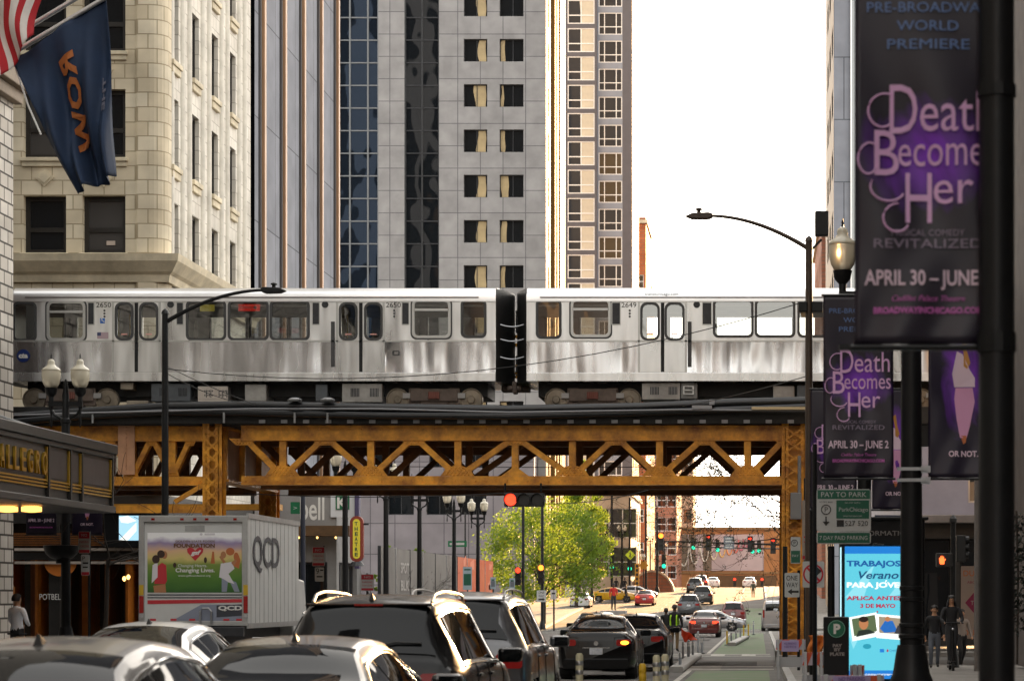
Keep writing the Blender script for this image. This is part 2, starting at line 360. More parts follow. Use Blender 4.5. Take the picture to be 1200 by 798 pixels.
# --- white tiled hotel at the left edge, street side nearest the camera
wt = tiles('white_glazed_tile', lin('cfc9c0'), lin('b9b2a8'), lin('4a4540'), .62, .39, .03, .75, bump=.01)
b = thing('tiled_hotel', 'hotel wall of glazed white tiles with dark joints, along the left edge', 'building', (-21.2, 62, 0))
m = MB(b); fn = PXp(-21.2)
holes = [(y, y+2.2, z, z+2.6) for y in (20, 26, 32, 38, 44, 50) for z in (7.5, 11.4, 19, 23, 27, 31)]
facade(m, fn, -30, 64.0, 0, 45, holes, .3);  m.quad((-21.2, -30, 0), (-50, -30, 0), (-50, -30, 45), (-21.2, -30, 45)); m.quad((-21.2, -30, 45), (-21.2, 64.0, 45), (-50, 64.0, 45), (-50, -30, 45))
m.build('wall', wt, b)
m = MB(b); m.quad((-21.21, 64.0, 0), (-50, 64.0, 0), (-50, 64.0, 45), (-21.21, 64.0, 45)); m.build('rear_wall', mat('dark_plain_brick', (.06, .045, .038), .9, nz=(1, .3)), b)
for h in holes: window(b, 'P', -21.2, h[0], h[2], 2.2, 2.6, .3, DARKM, WG, trans=(.5,))
m = MB(b); m.box(-21.2, -20.75, -30, 64.3, 16.1, 16.5); m.box(-21.2, -20.95, -30, 64.1, 15.75, 16.1); m.build('cornice', mat('brown_stone', lin('8a7a68'), .7, nz=(2, .3)), b, bevel=.03)

# --- cream terracotta office building past the cross street
tc1 = tiles('cream_terracotta', lin('ddd2ba'), lin('cdbfa4'), lin('a89a80'), .74, .52, .022, .7, stain=.3, bump=.006)
tcp = mat('plain_terracotta', lin('d2c6ac'), .7, spec=.2, nz=(1.2, .3))
b = thing('terracotta_office', 'cream terracotta office building with dark sash windows behind the train', 'building', (-21.2, 80.5, 0))
wx = [(X(27.5, 80.5), X(77.5, 80.5)), (X(96.5, 80.5), X(147, 80.5)), (X(-50, 80.5), X(-1, 80.5))]
wz = [(14.05, 16.1), (17.45, 19.9), (21.25, 23.7), (25.1, 27.5)]
m = MB(b); YF = 80.5; fn = PY(YF); xe = -22.3
facade(m, fn, -36, xe, 5.4, 45, [(a, c, z0, z1) for a, c in wx for z0, z1 in wz], .35)
# rounded corner pilaster
pts = [(xe, YF), (xe+.1, YF-.12)]+[(-21.75+.55*math.sin(R(a)), YF+.43-.55*math.cos(R(a))) for a in range(0, 91, 15)]+[(-21.2, YF+.75)]
for (xa, ya), (xb, yb) in zip(pts, pts[1:]): m.quad((xa, ya, 5.4), (xb, yb, 5.4), (xb, yb, 45), (xa, ya, 45))
# street side with deep windows between rounded piers
sy = [82.6+3.0*k for k in range(4)]; fnp = PXp(-21.3); sh = [(y-1.35, y, z0-.05, z1) for y in sy for z0, z1 in wz]
m.build('wall', tc1, b); m = MB(b)
facade(m, fnp, YF+.7, 94.3, 5.4, 45, sh, .22)
m.quad((-21.3, 94.3, 0), (-50, 94.3, 0), (-50, 94.3, 45), (-21.3, 94.3, 45)); m.quad((-36, YF, 45), (-21.3, YF, 45), (-21.3, 94.3, 45), (-36, 94.3, 45))
m.build('side_wall', tiles('light_paled_terracotta', lin('e2ddd2'), lin('d6d0c4'), lin('b4aea2'), .5, .52, .018, .75, stain=.25, bump=.004), b)  # side wall paled in its colour for the open street's light
m = MB(b)
for y in [81.2]+[y+.15 for y in sy]:
    m.cyl((-21.34, y+.3, 13.6), (-21.34, y+.3, 45), .17, n=10); m.cyl((-21.34, y+1.3, 13.6), (-21.34, y+1.3, 45), .17, n=10) if y > 82 else None
m.build('pier_moulding', mat('light_paled_pier', lin('d6d1c5'), .7, spec=.2, nz=(1.2, .25)), b, smooth=50)  # piers get the same street light in their pale colour
for z0, z1 in wz:
    for a, c in wx[:2]: m = MB(b); m.box(a-.1, c+.1, YF-.14, YF+.3, z0-.14, z0-.002); m.box(a-.05, c+.05, YF-.08, YF+.1, z0-.32, z0-.14); m.build('window_sill', tcp, b, bevel=.02)
    for y in sy: m = MB(b); m.box(-21.4, -21.12, y-1.3, y-.02, z0-.25, z0-.06); m.box(-21.4, -21.18, y-1.25, y-.07, z0-.5, z0-.25); m.build('window_sill', tcp, b, bevel=.02)
for z in (16.75, 20.6, 24.3):
    for a, c in wx[:2]:
        m = MB(b); cx = (a+c)/2; m.prism([(cx-.34, z), (cx, z-.34), (cx+.34, z), (cx, z+.34)], fn, -.05, .05); m.prism([(cx-.22, z), (cx, z-.22), (cx+.22, z), (cx, z+.22)], fn, -.09, -.04)
        m.build('diamond_ornament', tcp, b)
m = MB(b); cs = [(0, 13.0), (-.12, 13.0), (-.18, 13.25), (-.3, 13.35), (-.55, 13.7), (-.6, 13.95), (-.05, 14.0), (0, 14.0)]
m.prism([(YF+d, z) for d, z in cs], lambda u, v, d: (-36+d*(36-21.2-(YF-u)*-1 if False else 36-21.2-(u-YF)), u, v), 0, 1)
m.prism([(-d, z) for d, z in cs], lambda u, v, d: (-21.2+u, (YF-u)*(1-d)+94.3*d, v), 0, 1)
m.build('cornice', tcp, b)
wcol = mat('bronze_window_frame', (.02, .017, .014), .5)
for i, (a, c) in enumerate(wx):
    for j, (z0, z1) in enumerate(wz): window(b, 'F', YF, a, z0, c-a, z1-z0, .3, wcol, [WG, WGG, WG][(i+j) % 3], .16, trans=(.42,))
for y in sy:
    for z0, z1 in wz: window(b, 'P', -21.3, y-1.35, z0-.05, 1.35, z1-z0+.05, .2, wcol, WG, .08)
m = MB(b); m.box(X(118, 81.2), X(143, 81.2), 81.1, 81.14, Zp(258, 81.2), Zp(255, 81.2)); m.build('ceiling_lamp', LITW, b)
m = MB(b); m.box(X(126, 80.9), X(136, 80.9), 80.78, 80.8, Zp(288, 80.9), Zp(283, 80.9)); m.build('window_card', mat('pale_card', (.5, .42, .36), .7), b)
# ground floor: dark shop front with lit interior
shopd = mat('dark_bronze_shopfront', (.022, .02, .018), .45, nz=(3, .3)); wood = mat('varnished_wood', lin('7a4a20'), .45, nz=(4, .4), stretch=(1, 1, .2))
m = MB(b)
facade(m, fn, -36, -21.2, 0, 5.4, [(-33, -30.2, .3, 4.2), (-29.6, -25.4, .2, 3.1), (-25.0, -21.8, .2, 3.1), (-29.6, -25.4, 3.35, 4.4), (-25.0, -21.8, 3.35, 4.4)], .3)
facade(m, PXp(-21.2), YF, 94.3, 0, 5.4, [(y, y+2.9, .3, 3.6) for y in (81.4, 84.7, 88, 91)], .3); m.build('shop_wall', shopd, b)
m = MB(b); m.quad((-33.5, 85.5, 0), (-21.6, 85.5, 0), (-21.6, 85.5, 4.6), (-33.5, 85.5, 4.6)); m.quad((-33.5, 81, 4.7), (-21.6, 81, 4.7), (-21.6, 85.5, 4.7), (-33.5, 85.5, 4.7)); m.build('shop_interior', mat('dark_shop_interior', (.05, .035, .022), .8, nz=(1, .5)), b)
for k in range(11):
    x = -29.2+k*.72+rnd.uniform(-.15, .15); m = MB(b); m.box(x, x+rnd.choice((.09, .16, .24)), 82.2+rnd.uniform(0, 2), 82.5+rnd.uniform(2, 2.4), .2, 3.2); m.build('wooden_post', wood if k % 2 else mat('amber_panel', lin('b86a1c'), .5, nz=(3, .3)), b)
for x, z in ((X(597/4, 82), Zp(678, 82)), (X(8, 82), Zp(668, 82)), (X(154, 82), Zp(676, 82))):
    m = MB(b); m.lathe((x, 81.6, z), [(.02, -.09), (.06, -.04), (.07, .02), (.04, .07), (.02, .09)], 10); m.build('hanging_lamp', LITW, b, smooth=60)
m = MB(b)
for y in (643.5, 659): m.box(X(16, 80.2), X(165, 80.2), 80.28, 80.34, Zp(y+1.6, 80.2), Zp(y-1.6, 80.2))
m.build('pale_rail', mat('pale_rail_paint', lin('b5a89c'), .5, nz=(2, .3)), b)
m = MB(b); m.prism(ell(X(70, 80.3), Zp(660, 80.3), .56, .46, 24, 180, 360), PY(80.42), -.05, .0); m.build('orange_arc_sign', mat('orange_sign', lin('c8742a'), .5), b)
for y0, y1 in ((625, 641),):
    m = MB(b)
    for k in range(6): m.box(X(16, 80.4), X(158, 80.4), 80.36, 80.44, Zp(626+k*2.6, 80.4), Zp(624.6+k*2.6, 80.4))
    m.build('slatted_band', wood, b)
lettering('POTBELLY', .22, mat('white_letters', (.75, .74, .7), .5), PY(80.45), X(62, 80.4), Zp(699, 80.4), b, width=1.0)
m = MB(b); m.box(X(25, 82), X(32, 82), 80.6, 80.66, Zp(697, 81), Zp(687, 81)); m.build('framed_picture', mat('amber_picture', lin('a8682c'), .5, nz=(6, .5)), b)
m = MB(b); m.box(X(124, 80.2), X(168, 80.2), 80.0, 80.3, Zp(641, 80.2), Zp(599, 80.2)); sc = m.build('advert_screen_case', BLACKM, b)
m = MB(b); m.quad(*[(X(x, 80), 79.99, Zp(y, 80)) for x, y in ((139.5, 633), (172, 633), (172, 604), (139.5, 604))]); sc2 = m.build('lit_screen', mat('lit_screen_picture', (.1, .2, .3), .4, emit=(.35, .6, .75), estr=.28), b)
m = MB(b)
for pl, c in (([(139.5, 633), (160, 612), (160, 622), (150, 633)], 0), ([(139.5, 606), (150, 604), (160, 610), (150, 613), (142, 612)], 0)): m.quad(*[(X(x, 80), 79.985, Zp(y, 80)) for x, y in pl])
m.build('screen_picture', mat('screen_white', (.5, .5, .5), .4, emit=(.85, .9, .85), estr=.25), b)
m = MB(b); m.box(X(124, 80.2), X(330, 80.2), 79.7, 80.4, Zp(598, 80.2), Zp(591, 80.2)); m.build('awning_beam', mat('mustard_paint', lin('b07a22'), .5, nz=(2, .3)), b)

# --- grey stone slab with bronze fins
gs = tiles('grey_stone_panel', lin('8e9097'), lin('85878e'), lin('5c5d62'), 4.2, 4.4, .03, .9, off=.0, stain=.2)
br = mat('bronze_fin', lin('a07c5e'), .4, .35, nz=(.8, .4), stretch=(1, 1, .2))
b = thing('finned_office', 'grey stone office slab with upright bronze fins, beside the terracotta building', 'building', (-21.2, 94.5, 0))
m = MB(b); yf = [95.75+4.2*k for k in range(5)]
facade(m, PXp(-21.2), 94.6, 113.2, 6.4, 90, [], .2);  m.quad((-21.2, 94.6, 40), (-60, 94.6, 40), (-60, 94.6, 90), (-21.2, 94.6, 90)); m.quad((-21.2, 94.6, 90), (-21.2, 113.2, 90), (-60, 113.2, 90), (-60, 94.6, 90)); m.build('wall', gs, b); m = MB(b); m.quad((-21.21, 113.2, 0), (-78, 113.2, 0), (-78, 113.2, 105), (-21.21, 113.2, 105)); m.build('rear_wall', mat('unseen_black_wall', (.010, .011, .014), .9, spec=.0, nz=(.5, .3)), b)
for nm_, x0, x1, mm_ in (('unseen_blue_strip', -60.2, -56.6, mat('unseen_blue_panel', (.05, .085, .15), .6)), ('unseen_grey_strip', -51.6, -49.0, mat('unseen_grey_panel', (.08, .08, .085), .6))): m = MB(b); m.box(x0, x1, 113.22, 115, 0, 105); m.build(nm_, mm_, b)  # unseen strips added on the blackened back wall for the tower glass to mirror
for y in yf:
    m = MB(b); m.box(-21.25, -20.98, y-.16, y+.16, 6.4, 90); m.build('bronze_fin', br, b, bevel=.02)
    m = MB(b); m.box(-21.22, -21.1, y-.42, y-.2, 6.4, 90); m.build('dark_joint', mat('dark_joint', (.05, .045, .045), .5), b)
m = MB(b); facade(m, PXp(-21.2), 94.6, 113.2, 0, 6.4, [(96, 100, .4, 4), (101, 105, .4, 4), (106, 112, .4, 4)], .4); m.build('ground_floor_wall', mat('warm_grey_stone', lin('7d7672'), .6, nz=(1, .3)), b)
for a, c in ((96, 100), (101, 105), (106, 112)): window(b, 'P', -21.2, a, .4, c-a, 3.6, .35, DARKM, WG, .1, mull=(.5,))

# --- corner shop under the far side of the elevated track
b = thing('corner_restaurant', 'low grey restaurant front lettered TACO BELL with a dark awning', 'building', (-20, 98, 0))
m = MB(b); facade(m, PY(98), -22.6, -18.4, 0, 6.5, [(-22.2, -18.8, .3, 3.3)], .3); facade(m, PXp(-18.4), 98, 104, 0, 6.5, [(98.6, 103, .3, 3.3)], .3); m.quad((-22.6, 98, 6.5), (-18.4, 98, 6.5), (-18.4, 104, 6.5), (-22.6, 104, 6.5)); m.build('wall', mat('grey_render', lin('8f8d8b'), .7, nz=(1, .2)), b)
window(b, 'F', 98, -22.2, .3, 3.4, 3.0, .25, DARKM, WG, .1, mull=(.33, .66)); window(b, 'P', -18.4, 98.6, .3, 4.4, 3.0, .25, DARKM, WG, .1, mull=(.33, .66))
m = MB(b); m.box(-22.6, -17.6, 96.6, 98, Zp(628, 97), Zp(616, 97)); m.build('awning', mat('brown_awning', lin('5f4426'), .7, nz=(2, .4)), b)
wl = mat('white_letters', (.75, .74, .7), .5)
lettering('TACO', .62, wl, PY(98), X(307, 98), Zp(603, 98), b, width=1.3, bold=.015); lettering('bell', 1.0, wl, PY(98), X(366, 98), Zp(596, 98), b, width=1.05, bold=.02)
m = MB(b); m.box(X(388, 98), X(417, 98), 97.9, 98.02, Zp(606, 98), Zp(579, 98)); m.build('sign_panel', mat('white_sign_face', (.7, .72, .74), .5), b)
m = MB(b); m.box(X(394, 98), X(410, 98), 97.86, 97.9, Zp(597, 98), Zp(581, 98)); m.build('green_sign_square', mat('green_sign_paint', lin('0c6a42'), .5), b)
lettering('K', .5, wl, PY(97.86), X(401, 98), Zp(589, 98), b, bold=.02)
m = MB(b); m.box(X(417, 98), X(422, 98), 97.7, 98.1, 3, 6.5); m.build('purple_post', mat('purple_paint', lin('4c4468'), .5), b)
for k in range(6):
    m = MB(b); x = -22.3+k*.8; m.lathe((x, 97.3, Zp(629.5, 97)), [(.02, -.05), (.05, 0), (.02, .05)], 8); m.build('awning_lamp', LITW, b)

# --- grey tower with black glass strips
gp1 = tiles('pale_grey_panel', lin('a2a0a0'), lin('9a9898'), lin('6e6c70'), 2.25/1.0, 2.22, .045, .6, off=0, stain=.22)
YT = 224.0; b = thing('glass_strip_tower', 'tall grey panelled tower with two black glass strips and paired windows', 'building', (-30, YT, 0))
xr = X(640, YT); m = MB(b); ph = 53*YT/F
fnt = PY(YT); g1 = (X(396.5, YT), X(443.5, YT)); g2 = (X(474, YT), X(514.5, YT)); zt0, zt1 = 12.5, 140  # unseen top carried high to shade the finned office's back wall
rows = [Zp(72.5+53*k, YT) for k in range(-3, 12)]; rows = [z for z in rows if z > 13]; wh = 26.5*YT/F
wcols = [(X(543.5, YT), X(571, YT)), (X(585.5, YT), X(613.5, YT))]
hs = [(a, c, z, z+wh) for a, c in wcols for z in rows]
facade(m, fnt, -60, g1[0], 0, zt1, [], .2); facade(m, fnt, g1[1], g2[0], 0, zt1, [], .2); facade(m, fnt, g2[1], xr, 0, zt1, hs, .35)
m.quad((-60, YT, zt1), (xr, YT, zt1), (xr, YT+22, zt1), (-60, YT+22, zt1)); m.quad((-60, YT+22, 0), (xr, YT+22, 0), (xr, YT+22, zt1), (-60, YT+22, zt1)); m.build('wall', gp1, b)
APG = glass('slate_blue_glass', refl=.0, top=.5, through=0, body=(.022, .027, .034)); APT = glass('bronze_glass', refl=.0, top=.5, through=0, body=(.06, .046, .028))
panem = [WG, WG, WG, WGG]
tower_wins = []
for a, c in wcols:
    for z in rows: window(b, 'F', YT, a, z, c-a, wh, .3, DARKM, panem[rnd.randrange(3)], .07, mull=(.55,)); tower_wins.append((b.children[-1], c-a, wh, a))
for (ga, gb), nm in ((g1, WGB), (g2, WG)):
    m = MB(b); m.quad((ga, YT+.25, 0), (gb, YT+.25, 0), (gb, YT+.25, zt1), (ga, YT+.25, zt1)); gl = m.build('glass_strip', nm if nm is WGB else glass('smoke_window_glass', refl=.18, through=0, wav=.05, wscale=.3), b)
    m = MB(b); z = 0
    for k in range(-28, 26):
        zz = Zp(20.5+26.5*k, YT)
        if 0 < zz < zt1: m.box(ga, gb, YT+.17, YT+.3, zz-.06, zz+.06)
    for fr in ((.28, .73) if nm is WGB else (.5,)): m.box(ga+(gb-ga)*fr-.07, ga+(gb-ga)*fr+.07, YT+.1, YT+.3, 0, zt1)
    for s_ in (ga, gb-.1): m.box(s_, s_+.1, YT+.02, YT+.3, 0, zt1)
    o = m.build('glazing_bars', mat('grey_glazing_bar', (.2, .21, .22), .5) if nm is WGB else DARKM, gl)
creamc = mat('cream_reflection', lin('b8a278'), .5, nz=(.6, .3)); wbs = 0  # cream shapes on the panes imitate reflections of sunlit buildings
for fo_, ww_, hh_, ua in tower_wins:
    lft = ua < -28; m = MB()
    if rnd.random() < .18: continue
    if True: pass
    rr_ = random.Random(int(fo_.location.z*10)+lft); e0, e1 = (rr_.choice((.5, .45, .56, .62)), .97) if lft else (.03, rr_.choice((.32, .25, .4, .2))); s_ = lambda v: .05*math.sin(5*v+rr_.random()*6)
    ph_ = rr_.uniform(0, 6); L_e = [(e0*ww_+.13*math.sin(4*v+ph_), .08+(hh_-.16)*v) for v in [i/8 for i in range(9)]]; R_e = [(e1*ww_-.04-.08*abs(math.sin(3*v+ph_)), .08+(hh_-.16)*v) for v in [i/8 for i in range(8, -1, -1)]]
    m.add([(max(.08, u), .012, v) for u, v in L_e+R_e], [list(range(18))]); m.build('pane_reflection', creamc, fo_)
sun_gold = mat('sun_gold_side_stone', lin('8a6a3c'), .6, spec=.04, nz=(.5, .3), stretch=(1, 1, .15)); m = MB(b)  # low sun's gold on this side is put into the colour
sw = [(y, y+1.6, z, z+3.0) for y in (YT+2, YT+16) for z in [5+4.5*k for k in range(19)]]
facade(m, PXp(xr), YT, YT+22, 0, zt1, sw, .25); m.build('side_wall', sun_gold, b)
m = MB(b)
for y in (YT+6, YT+9, YT+12): m.box(xr, xr+.35, y, y+1.0, 0, zt1)
m.build('side_rib', sun_gold, b)
for h in sw: window(b, 'P', xr, h[0], h[2], 1.6, 3.0, .2, wcol, WGT, .08)
# its lower storeys
m = MB(b); hz = [(X(x, YT-4), X(x+24, YT-4), Zp(547, YT-4), Zp(520, YT-4)) for x in (436, 503, 545)]+[(X(x, YT-4), X(x+30, YT-4), Zp(603, YT-4), Zp(572, YT-4)) for x in (455, 500, 540)]
facade(m, PY(YT-4), -60, -22, 0, 17, hz, .3); m.quad((-60, YT-4, 17), (-22, YT-4, 17), (-22, YT, 17), (-60, YT, 17)); m.quad((-22, YT-4, 0), (-22, YT, 0), (-22, YT, 17), (-22, YT-4, 17))
m.build('podium_wall', tiles('mauve_panel', lin('8a8488'), lin('827c80'), lin('5e5a5e'), 2.4, 3.0, .05, .5, off=0, stain=.15), b)
for h in hz: window(b, 'F', YT-4, h[0], h[2], h[1]-h[0], h[3]-h[2], .25, DARKM, WG, .08, mull=(.5,))
for x in (443, 511, 523, 552):
    m = MB(b); m.lathe((X(x, YT), YT-4.3, Zp(527, YT)), [(.02, -.15), (.18, 0), (.02, .15)], 8); m.build('wall_lamp', LITW, b)

# --- apartment tower with white framed windows
YA = 300.0; b = thing('apartment_tower', 'brown and grey apartment tower with white framed windows, lit along its street edge', 'building', (-20, YA, 0))
brn = mat('brown_grey_cladding', lin('55545a'), .5, nz=(.6, .15)); lgr = mat('pale_grey_spandrel', lin('858c98'), .5, nz=(.6, .12))
xa0, xa1, xa2 = X(655, YA), X(700, YA), X(741, YA)
m = MB(b); za = 95; L1 = [Zp(31+33*k, YA) for k in range(-2, 20)]; L1 = [z for z in L1 if z > 6]; R1 = [Zp(41+32.8*k, YA) for k in range(-2, 20)]; R1 = [z for z in R1 if z > 6]
wL = (X(666, YA), X(697.5, YA)); wR = (X(701.5, YA), X(729, YA)); hl = 28*YA/F
facade(m, PY(YA-1.2), xa0, xa1, 0, za, [(wL[0], wL[1], z, z+hl) for z in L1], .2)
m.quad((xa1, YA-1.2, 0), (xa1, YA, 0), (xa1, YA, za), (xa1, YA-1.2, za)); facade(m, PY(YA), X(729.5, YA), xa2, 0, za, [], .2)
m.quad((xa0, YA-1.2, za), (xa1, YA-1.2, za), (xa1, YA+16, za), (xa0, YA+16, za)); m.quad((xa1, YA, za), (xa2, YA, za), (xa2, YA+16, za), (xa1, YA+16, za)); m.build('wall', brn, b)
m = MB(b); facade(m, PY(YA), xa1, X(729.5, YA), 0, za, [(wR[0], wR[1], z, z+hl*.92) for z in R1], .2); m.build('spandrel_wall', lgr, b)
m = MB(b); facade(m, PXp(xa2), YA, YA+16, 0, za, [(y, y+1.4, z, z+2) for y in (YA+2, YA+8) for z in [8+3.75*k for k in range(22)]], .25); m.build('side_wall', mat('sun_gold_side_panel', lin('8a6a40'), .6, spec=.04, nz=(.5, .2)), b)  # side wall coloured gold-brown to carry the sunlight on it
for z in L1: window(b, 'F', YA-1.2, wL[0], z, wL[1]-wL[0], hl, .1, WHITE, APG, .14, trans=(.36,), mull=(.5,)); m = MB(); fo_ = b.children[-1]; m.quad((1.84, .012, .14), (3.42, .012, .14), (3.42, .012, hl-.14), (1.84-rnd.uniform(0, .25), .012, hl-.14)); m.build('pane_reflection', mat('pale_cream_reflection', lin('c4bca8'), .5, nz=(.8, .15)), fo_)  # cream half of each left pane is a painted reflection
for z in R1: window(b, 'F', YA, wR[0], z, wR[1]-wR[0], hl*.92, .1, WHITE, [APT, APG, APG][rnd.randrange(3)], .12, trans=(.36,), mull=(.25, .75))

# --- row of brick and stone buildings farther along
def block(name, label, x0, x1, y0, y1, h, wm, cols, r0, pitch, ww, whh, side='P', gm=WG, fm=WHITE, sides=True, z0=0, cap=None):
    b = thing(name, label, 'building', (x0, y0, 0)); n = max(1, int((h-r0-1)/pitch)); rows = [r0+pitch*k for k in range(n) if r0+pitch*k+whh < h]
    us = [x0+(x1-x0)*(k+.5)/cols-ww/2 for k in range(cols)]
    m = MB(b); facade(m, PY(y0), x0, x1, z0, h, [(u, u+ww, z, z+whh) for u in us for z in rows], .25)
    sx = x1 if side == 'P' else x0; sf = PXp(x1) if side == 'P' else PXm(x0); nv = max(1, int((y1-y0)/4)) if sides else 0
    vs_ = [y0+(y1-y0)*(k+.5)/nv-ww/2 for k in range(nv)]
    facade(m, sf, y0, y1, z0, h, [(v, v+ww, z, z+whh) for v in vs_ for z in rows], .25)
    ox = x0 if side == 'P' else x1; m.quad((ox, y0, z0), (ox, y1, z0), (ox, y1, h), (ox, y0, h)); m.quad((x0, y1, z0), (x1, y1, z0), (x1, y1, h), (x0, y1, h)); m.quad((x0, y0, h), (x1, y0, h), (x1, y1, h), (x0, y1, h)); m.build('wall', wm, b)
    m = MB(b); m.box(x0-.25, x1+.25, y0-.25, y1+.25, h-.9, h-.4); m.build('cornice', cap or tcp, b)
    for z in rows:
        for u in us: window(b, 'F', y0, u, z, ww, whh, .2, fm, gm, .1, trans=(.5,))
        for v in vs_: window(b, side, sx, v, z, ww, whh, .2, fm, gm, .1, trans=(.5,))
    return b
obrick = tiles('orange_brick', lin('b5673f'), lin('a35734'), lin('8a6a52'), 1.2, .4, .05, .7, stain=.25)
rbrick = tiles('rose_brick', lin('b0745c'), lin('a2674f'), lin('8a6f60'), 1.2, .4, .05, .7, stain=.25)
block('brick_tower', 'slim orange brick tower standing just right of the apartment tower', X(744, 337), X(757, 337), 337, 352, 58.6, obrick, 1, 8, 5, 1.0, 2, gm=WGT)
block('brick_loft', 'orange brick loft building with a stepped lower roof, beyond the slim brick tower', X(735, 352.5), X(757.3, 352), 352.5, 380, 53, obrick, 2, 8, 5, 1.2, 2.2, gm=WGT)
block('rose_brick_block', 'rose brick block with white windows seen under the train', X(758, 395), X(793, 395), 395, 420, 45, rbrick, 3, 5, 4.2, 1.6, 2.4)
block('tan_stone_block', 'tan stone block whose edge meets the bright sky under the train', X(786, 430), X(812, 430), 430, 450, 42, mat('tan_stone', lin('b79a80'), .6, nz=(.4, .25)), 2, 6, 5, 1.4, 2.6, gm=WGT, fm=DARKM)
block('stone_podium_block', 'low pale stone building with a broad white ledge, left of the far road', X(690, 262), X(738, 262), 262, 285, 14.5, mat('pale_limestone', lin('b8a894'), .6, nz=(.5, .25)), 3, 4.2, 4.5, 3.2, 3.4, gm=WGG)
# --- mural wall across the end of the street
YM = 420.0; b = thing('mural_building', 'long tan building closing the street, painted with a pale looped mural', 'building', (0, YM, 3))
m = MB(b); m.box(X(752, YM), 40, YM, YM+15, 2.5, Zp(618, YM)); m.build('wall', mat('tan_render', lin('a87444'), .7, nz=(.25, .3)), b)
m = MB(b); m.box(X(752, YM), 40, YM-.3, YM, Zp(620.5, YM), Zp(617.5, YM)); m.box(X(752, YM), 40, YM-.2, YM, Zp(672, YM), Zp(670, YM)); m.build('ledge', mat('brown_ledge', lin('8a6b45'), .7), b)
m = MB(b); m.box(X(793, YM), X(895, YM), YM-.1, YM, Zp(668.5, YM), Zp(626, YM)); mu = m.build('mural', mat('mural_grey_lilac', lin('b9a9a8'), .6, nz=(.15, .2)), b)
m = MB(b)
for a, c in ((793, 806), (807, 815), (824, 834)): m.box(X(a, YM), X(c, YM), YM-.13, YM-.1, Zp(668, YM), Zp(626.5, YM))
m.build('mural_dark_field', mat('mural_umber', lin('7a6a58'), .6, nz=(.3, .2)), mu)
lc = ['d8d2c4', 'd8d2c4', 'dcd6c6', 'dcd0b0', 'e0b870', 'e09860', 'd87868', 'c07080']
for k in range(9):
    cx, w, hh = 801+k*13.5-k*k*.55, 6.5-k*.5, 31-k*2.6
    m = MB(b); pts = [(X(cx-w*math.cos(t), YM), YM-.17, Zp(632+hh*max(0, math.sin(t)), YM)) for t in [math.pi*i/16 for i in range(17)]]
    m.tube(pts, .13, 5); m.build('mural_loop', mat('mural_line_%s' % lc[min(k, 7)], lin(lc[min(k, 7)]), .6), mu)
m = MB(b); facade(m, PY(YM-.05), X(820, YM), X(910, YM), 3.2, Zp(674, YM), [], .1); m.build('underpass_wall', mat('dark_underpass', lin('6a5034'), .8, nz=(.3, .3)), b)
# --- right side
bg1 = tiles('blue_grey_panel', lin('8f939c'), lin('878b95'), lin('5c6068'), 1.7, 5.2, .05, .5, off=.5, stain=.15)
YR = 188.0; b = thing('blue_grey_tower', 'blue grey tower edge rising behind the banners, gold windows on its flank', 'building', (6.2, YR, 0))
m = MB(b); facade(m, PY(YR), 6.2, 30, 0, 85, [], .2); hs = [(y, y+3.4, z, z+2.4) for y in (190, 196, 202) for z in [6+5.2*k for k in range(15)]]; 
m.quad((6.2, YR, 85), (30, YR, 85), (30, 211, 85), (6.2, 211, 85)); m.box(8.6, 30, 211.1, 252, 0, 85); m.quad((6.2, 211, 0), (30, 211, 0), (30, 211, 85), (6.2, 211, 85)); m.quad((30, YR, 0), (30, 211, 0), (30, 211, 85), (30, YR, 85)); m.build('wall', bg1, b)  # unseen rear block added here to shade the finned office
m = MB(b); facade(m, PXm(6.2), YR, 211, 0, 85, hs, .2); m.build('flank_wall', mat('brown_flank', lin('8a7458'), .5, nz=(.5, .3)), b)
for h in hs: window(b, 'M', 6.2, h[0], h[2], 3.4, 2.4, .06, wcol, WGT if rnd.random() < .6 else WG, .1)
m = MB(b); m.box(X(996.5, YR), X(998, YR), YR-.35, YR, 0, 85); m.build('bright_fin', SILV, b); m = MB(b); m.box(X(998.3, YR), X(1030, YR), YR-.1, YR-.02, 0, 85); m.build('dark_glass_strip', WGB, b)
block('brick_warehouse', 'red brick building between the tower and the far street lamp', 6.4, 22, 232, 262, 41.5, rbrick, 4, 5, 5, 1.8, 2.8, side='M', gm=WGG, fm=WHITE)
b = thing('dark_corner_store', 'dark corner store front with a pale upper wall and coffee shop panel, right', 'building', (6, 82, 0))
m = MB(b); facade(m, PY(82), 5.2, 40, 4.6, 11, [(7.6, 9.2, 5.2, 8), (10, 12.5, 5.2, 8)], .3); m.quad((5.2, 82, 4.6), (5.2, 140, 4.6), (5.2, 140, 11), (5.2, 82, 11)); m.quad((5.2, 82, 11), (40, 82, 11), (40, 140, 11), (5.2, 140, 11)); m.build('upper_wall', mat('pale_lilac_panel', lin('9a97a3'), .5, nz=(.5, .2)), b)
for x, w in ((7.6, 1.6), (10, 2.5)): window(b, 'F', 82, x, 5.2, w, 2.8, .25, SILV, WGG, .08)
m = MB(b); facade(m, PY(82), 5.2, 40, 0, 4.6, [(5.6, 7.0, .2, 3.9), (7.3, 10.5, .3, 3.9)], .4); m.quad((5.2, 82, 0), (5.2, 140, 0), (5.2, 140, 4.6), (5.2, 82, 4.6)); m.build('shop_wall', shopd, b)
window(b, 'F', 82, 5.6, .2, 1.4, 3.7, .35, BLACKM, WG, .08); window(b, 'F', 82, 7.3, .3, 3.2, 3.6, .35, BLACKM, WG, .08, mull=(.5,))
m = MB(b); m.box(5.1, 40, 81.6, 82, 4.45, 4.75); m.build('ledge', mat('warm_grey_stone', lin('7d7672'), .6, nz=(1, .3)), b, bevel=.03)
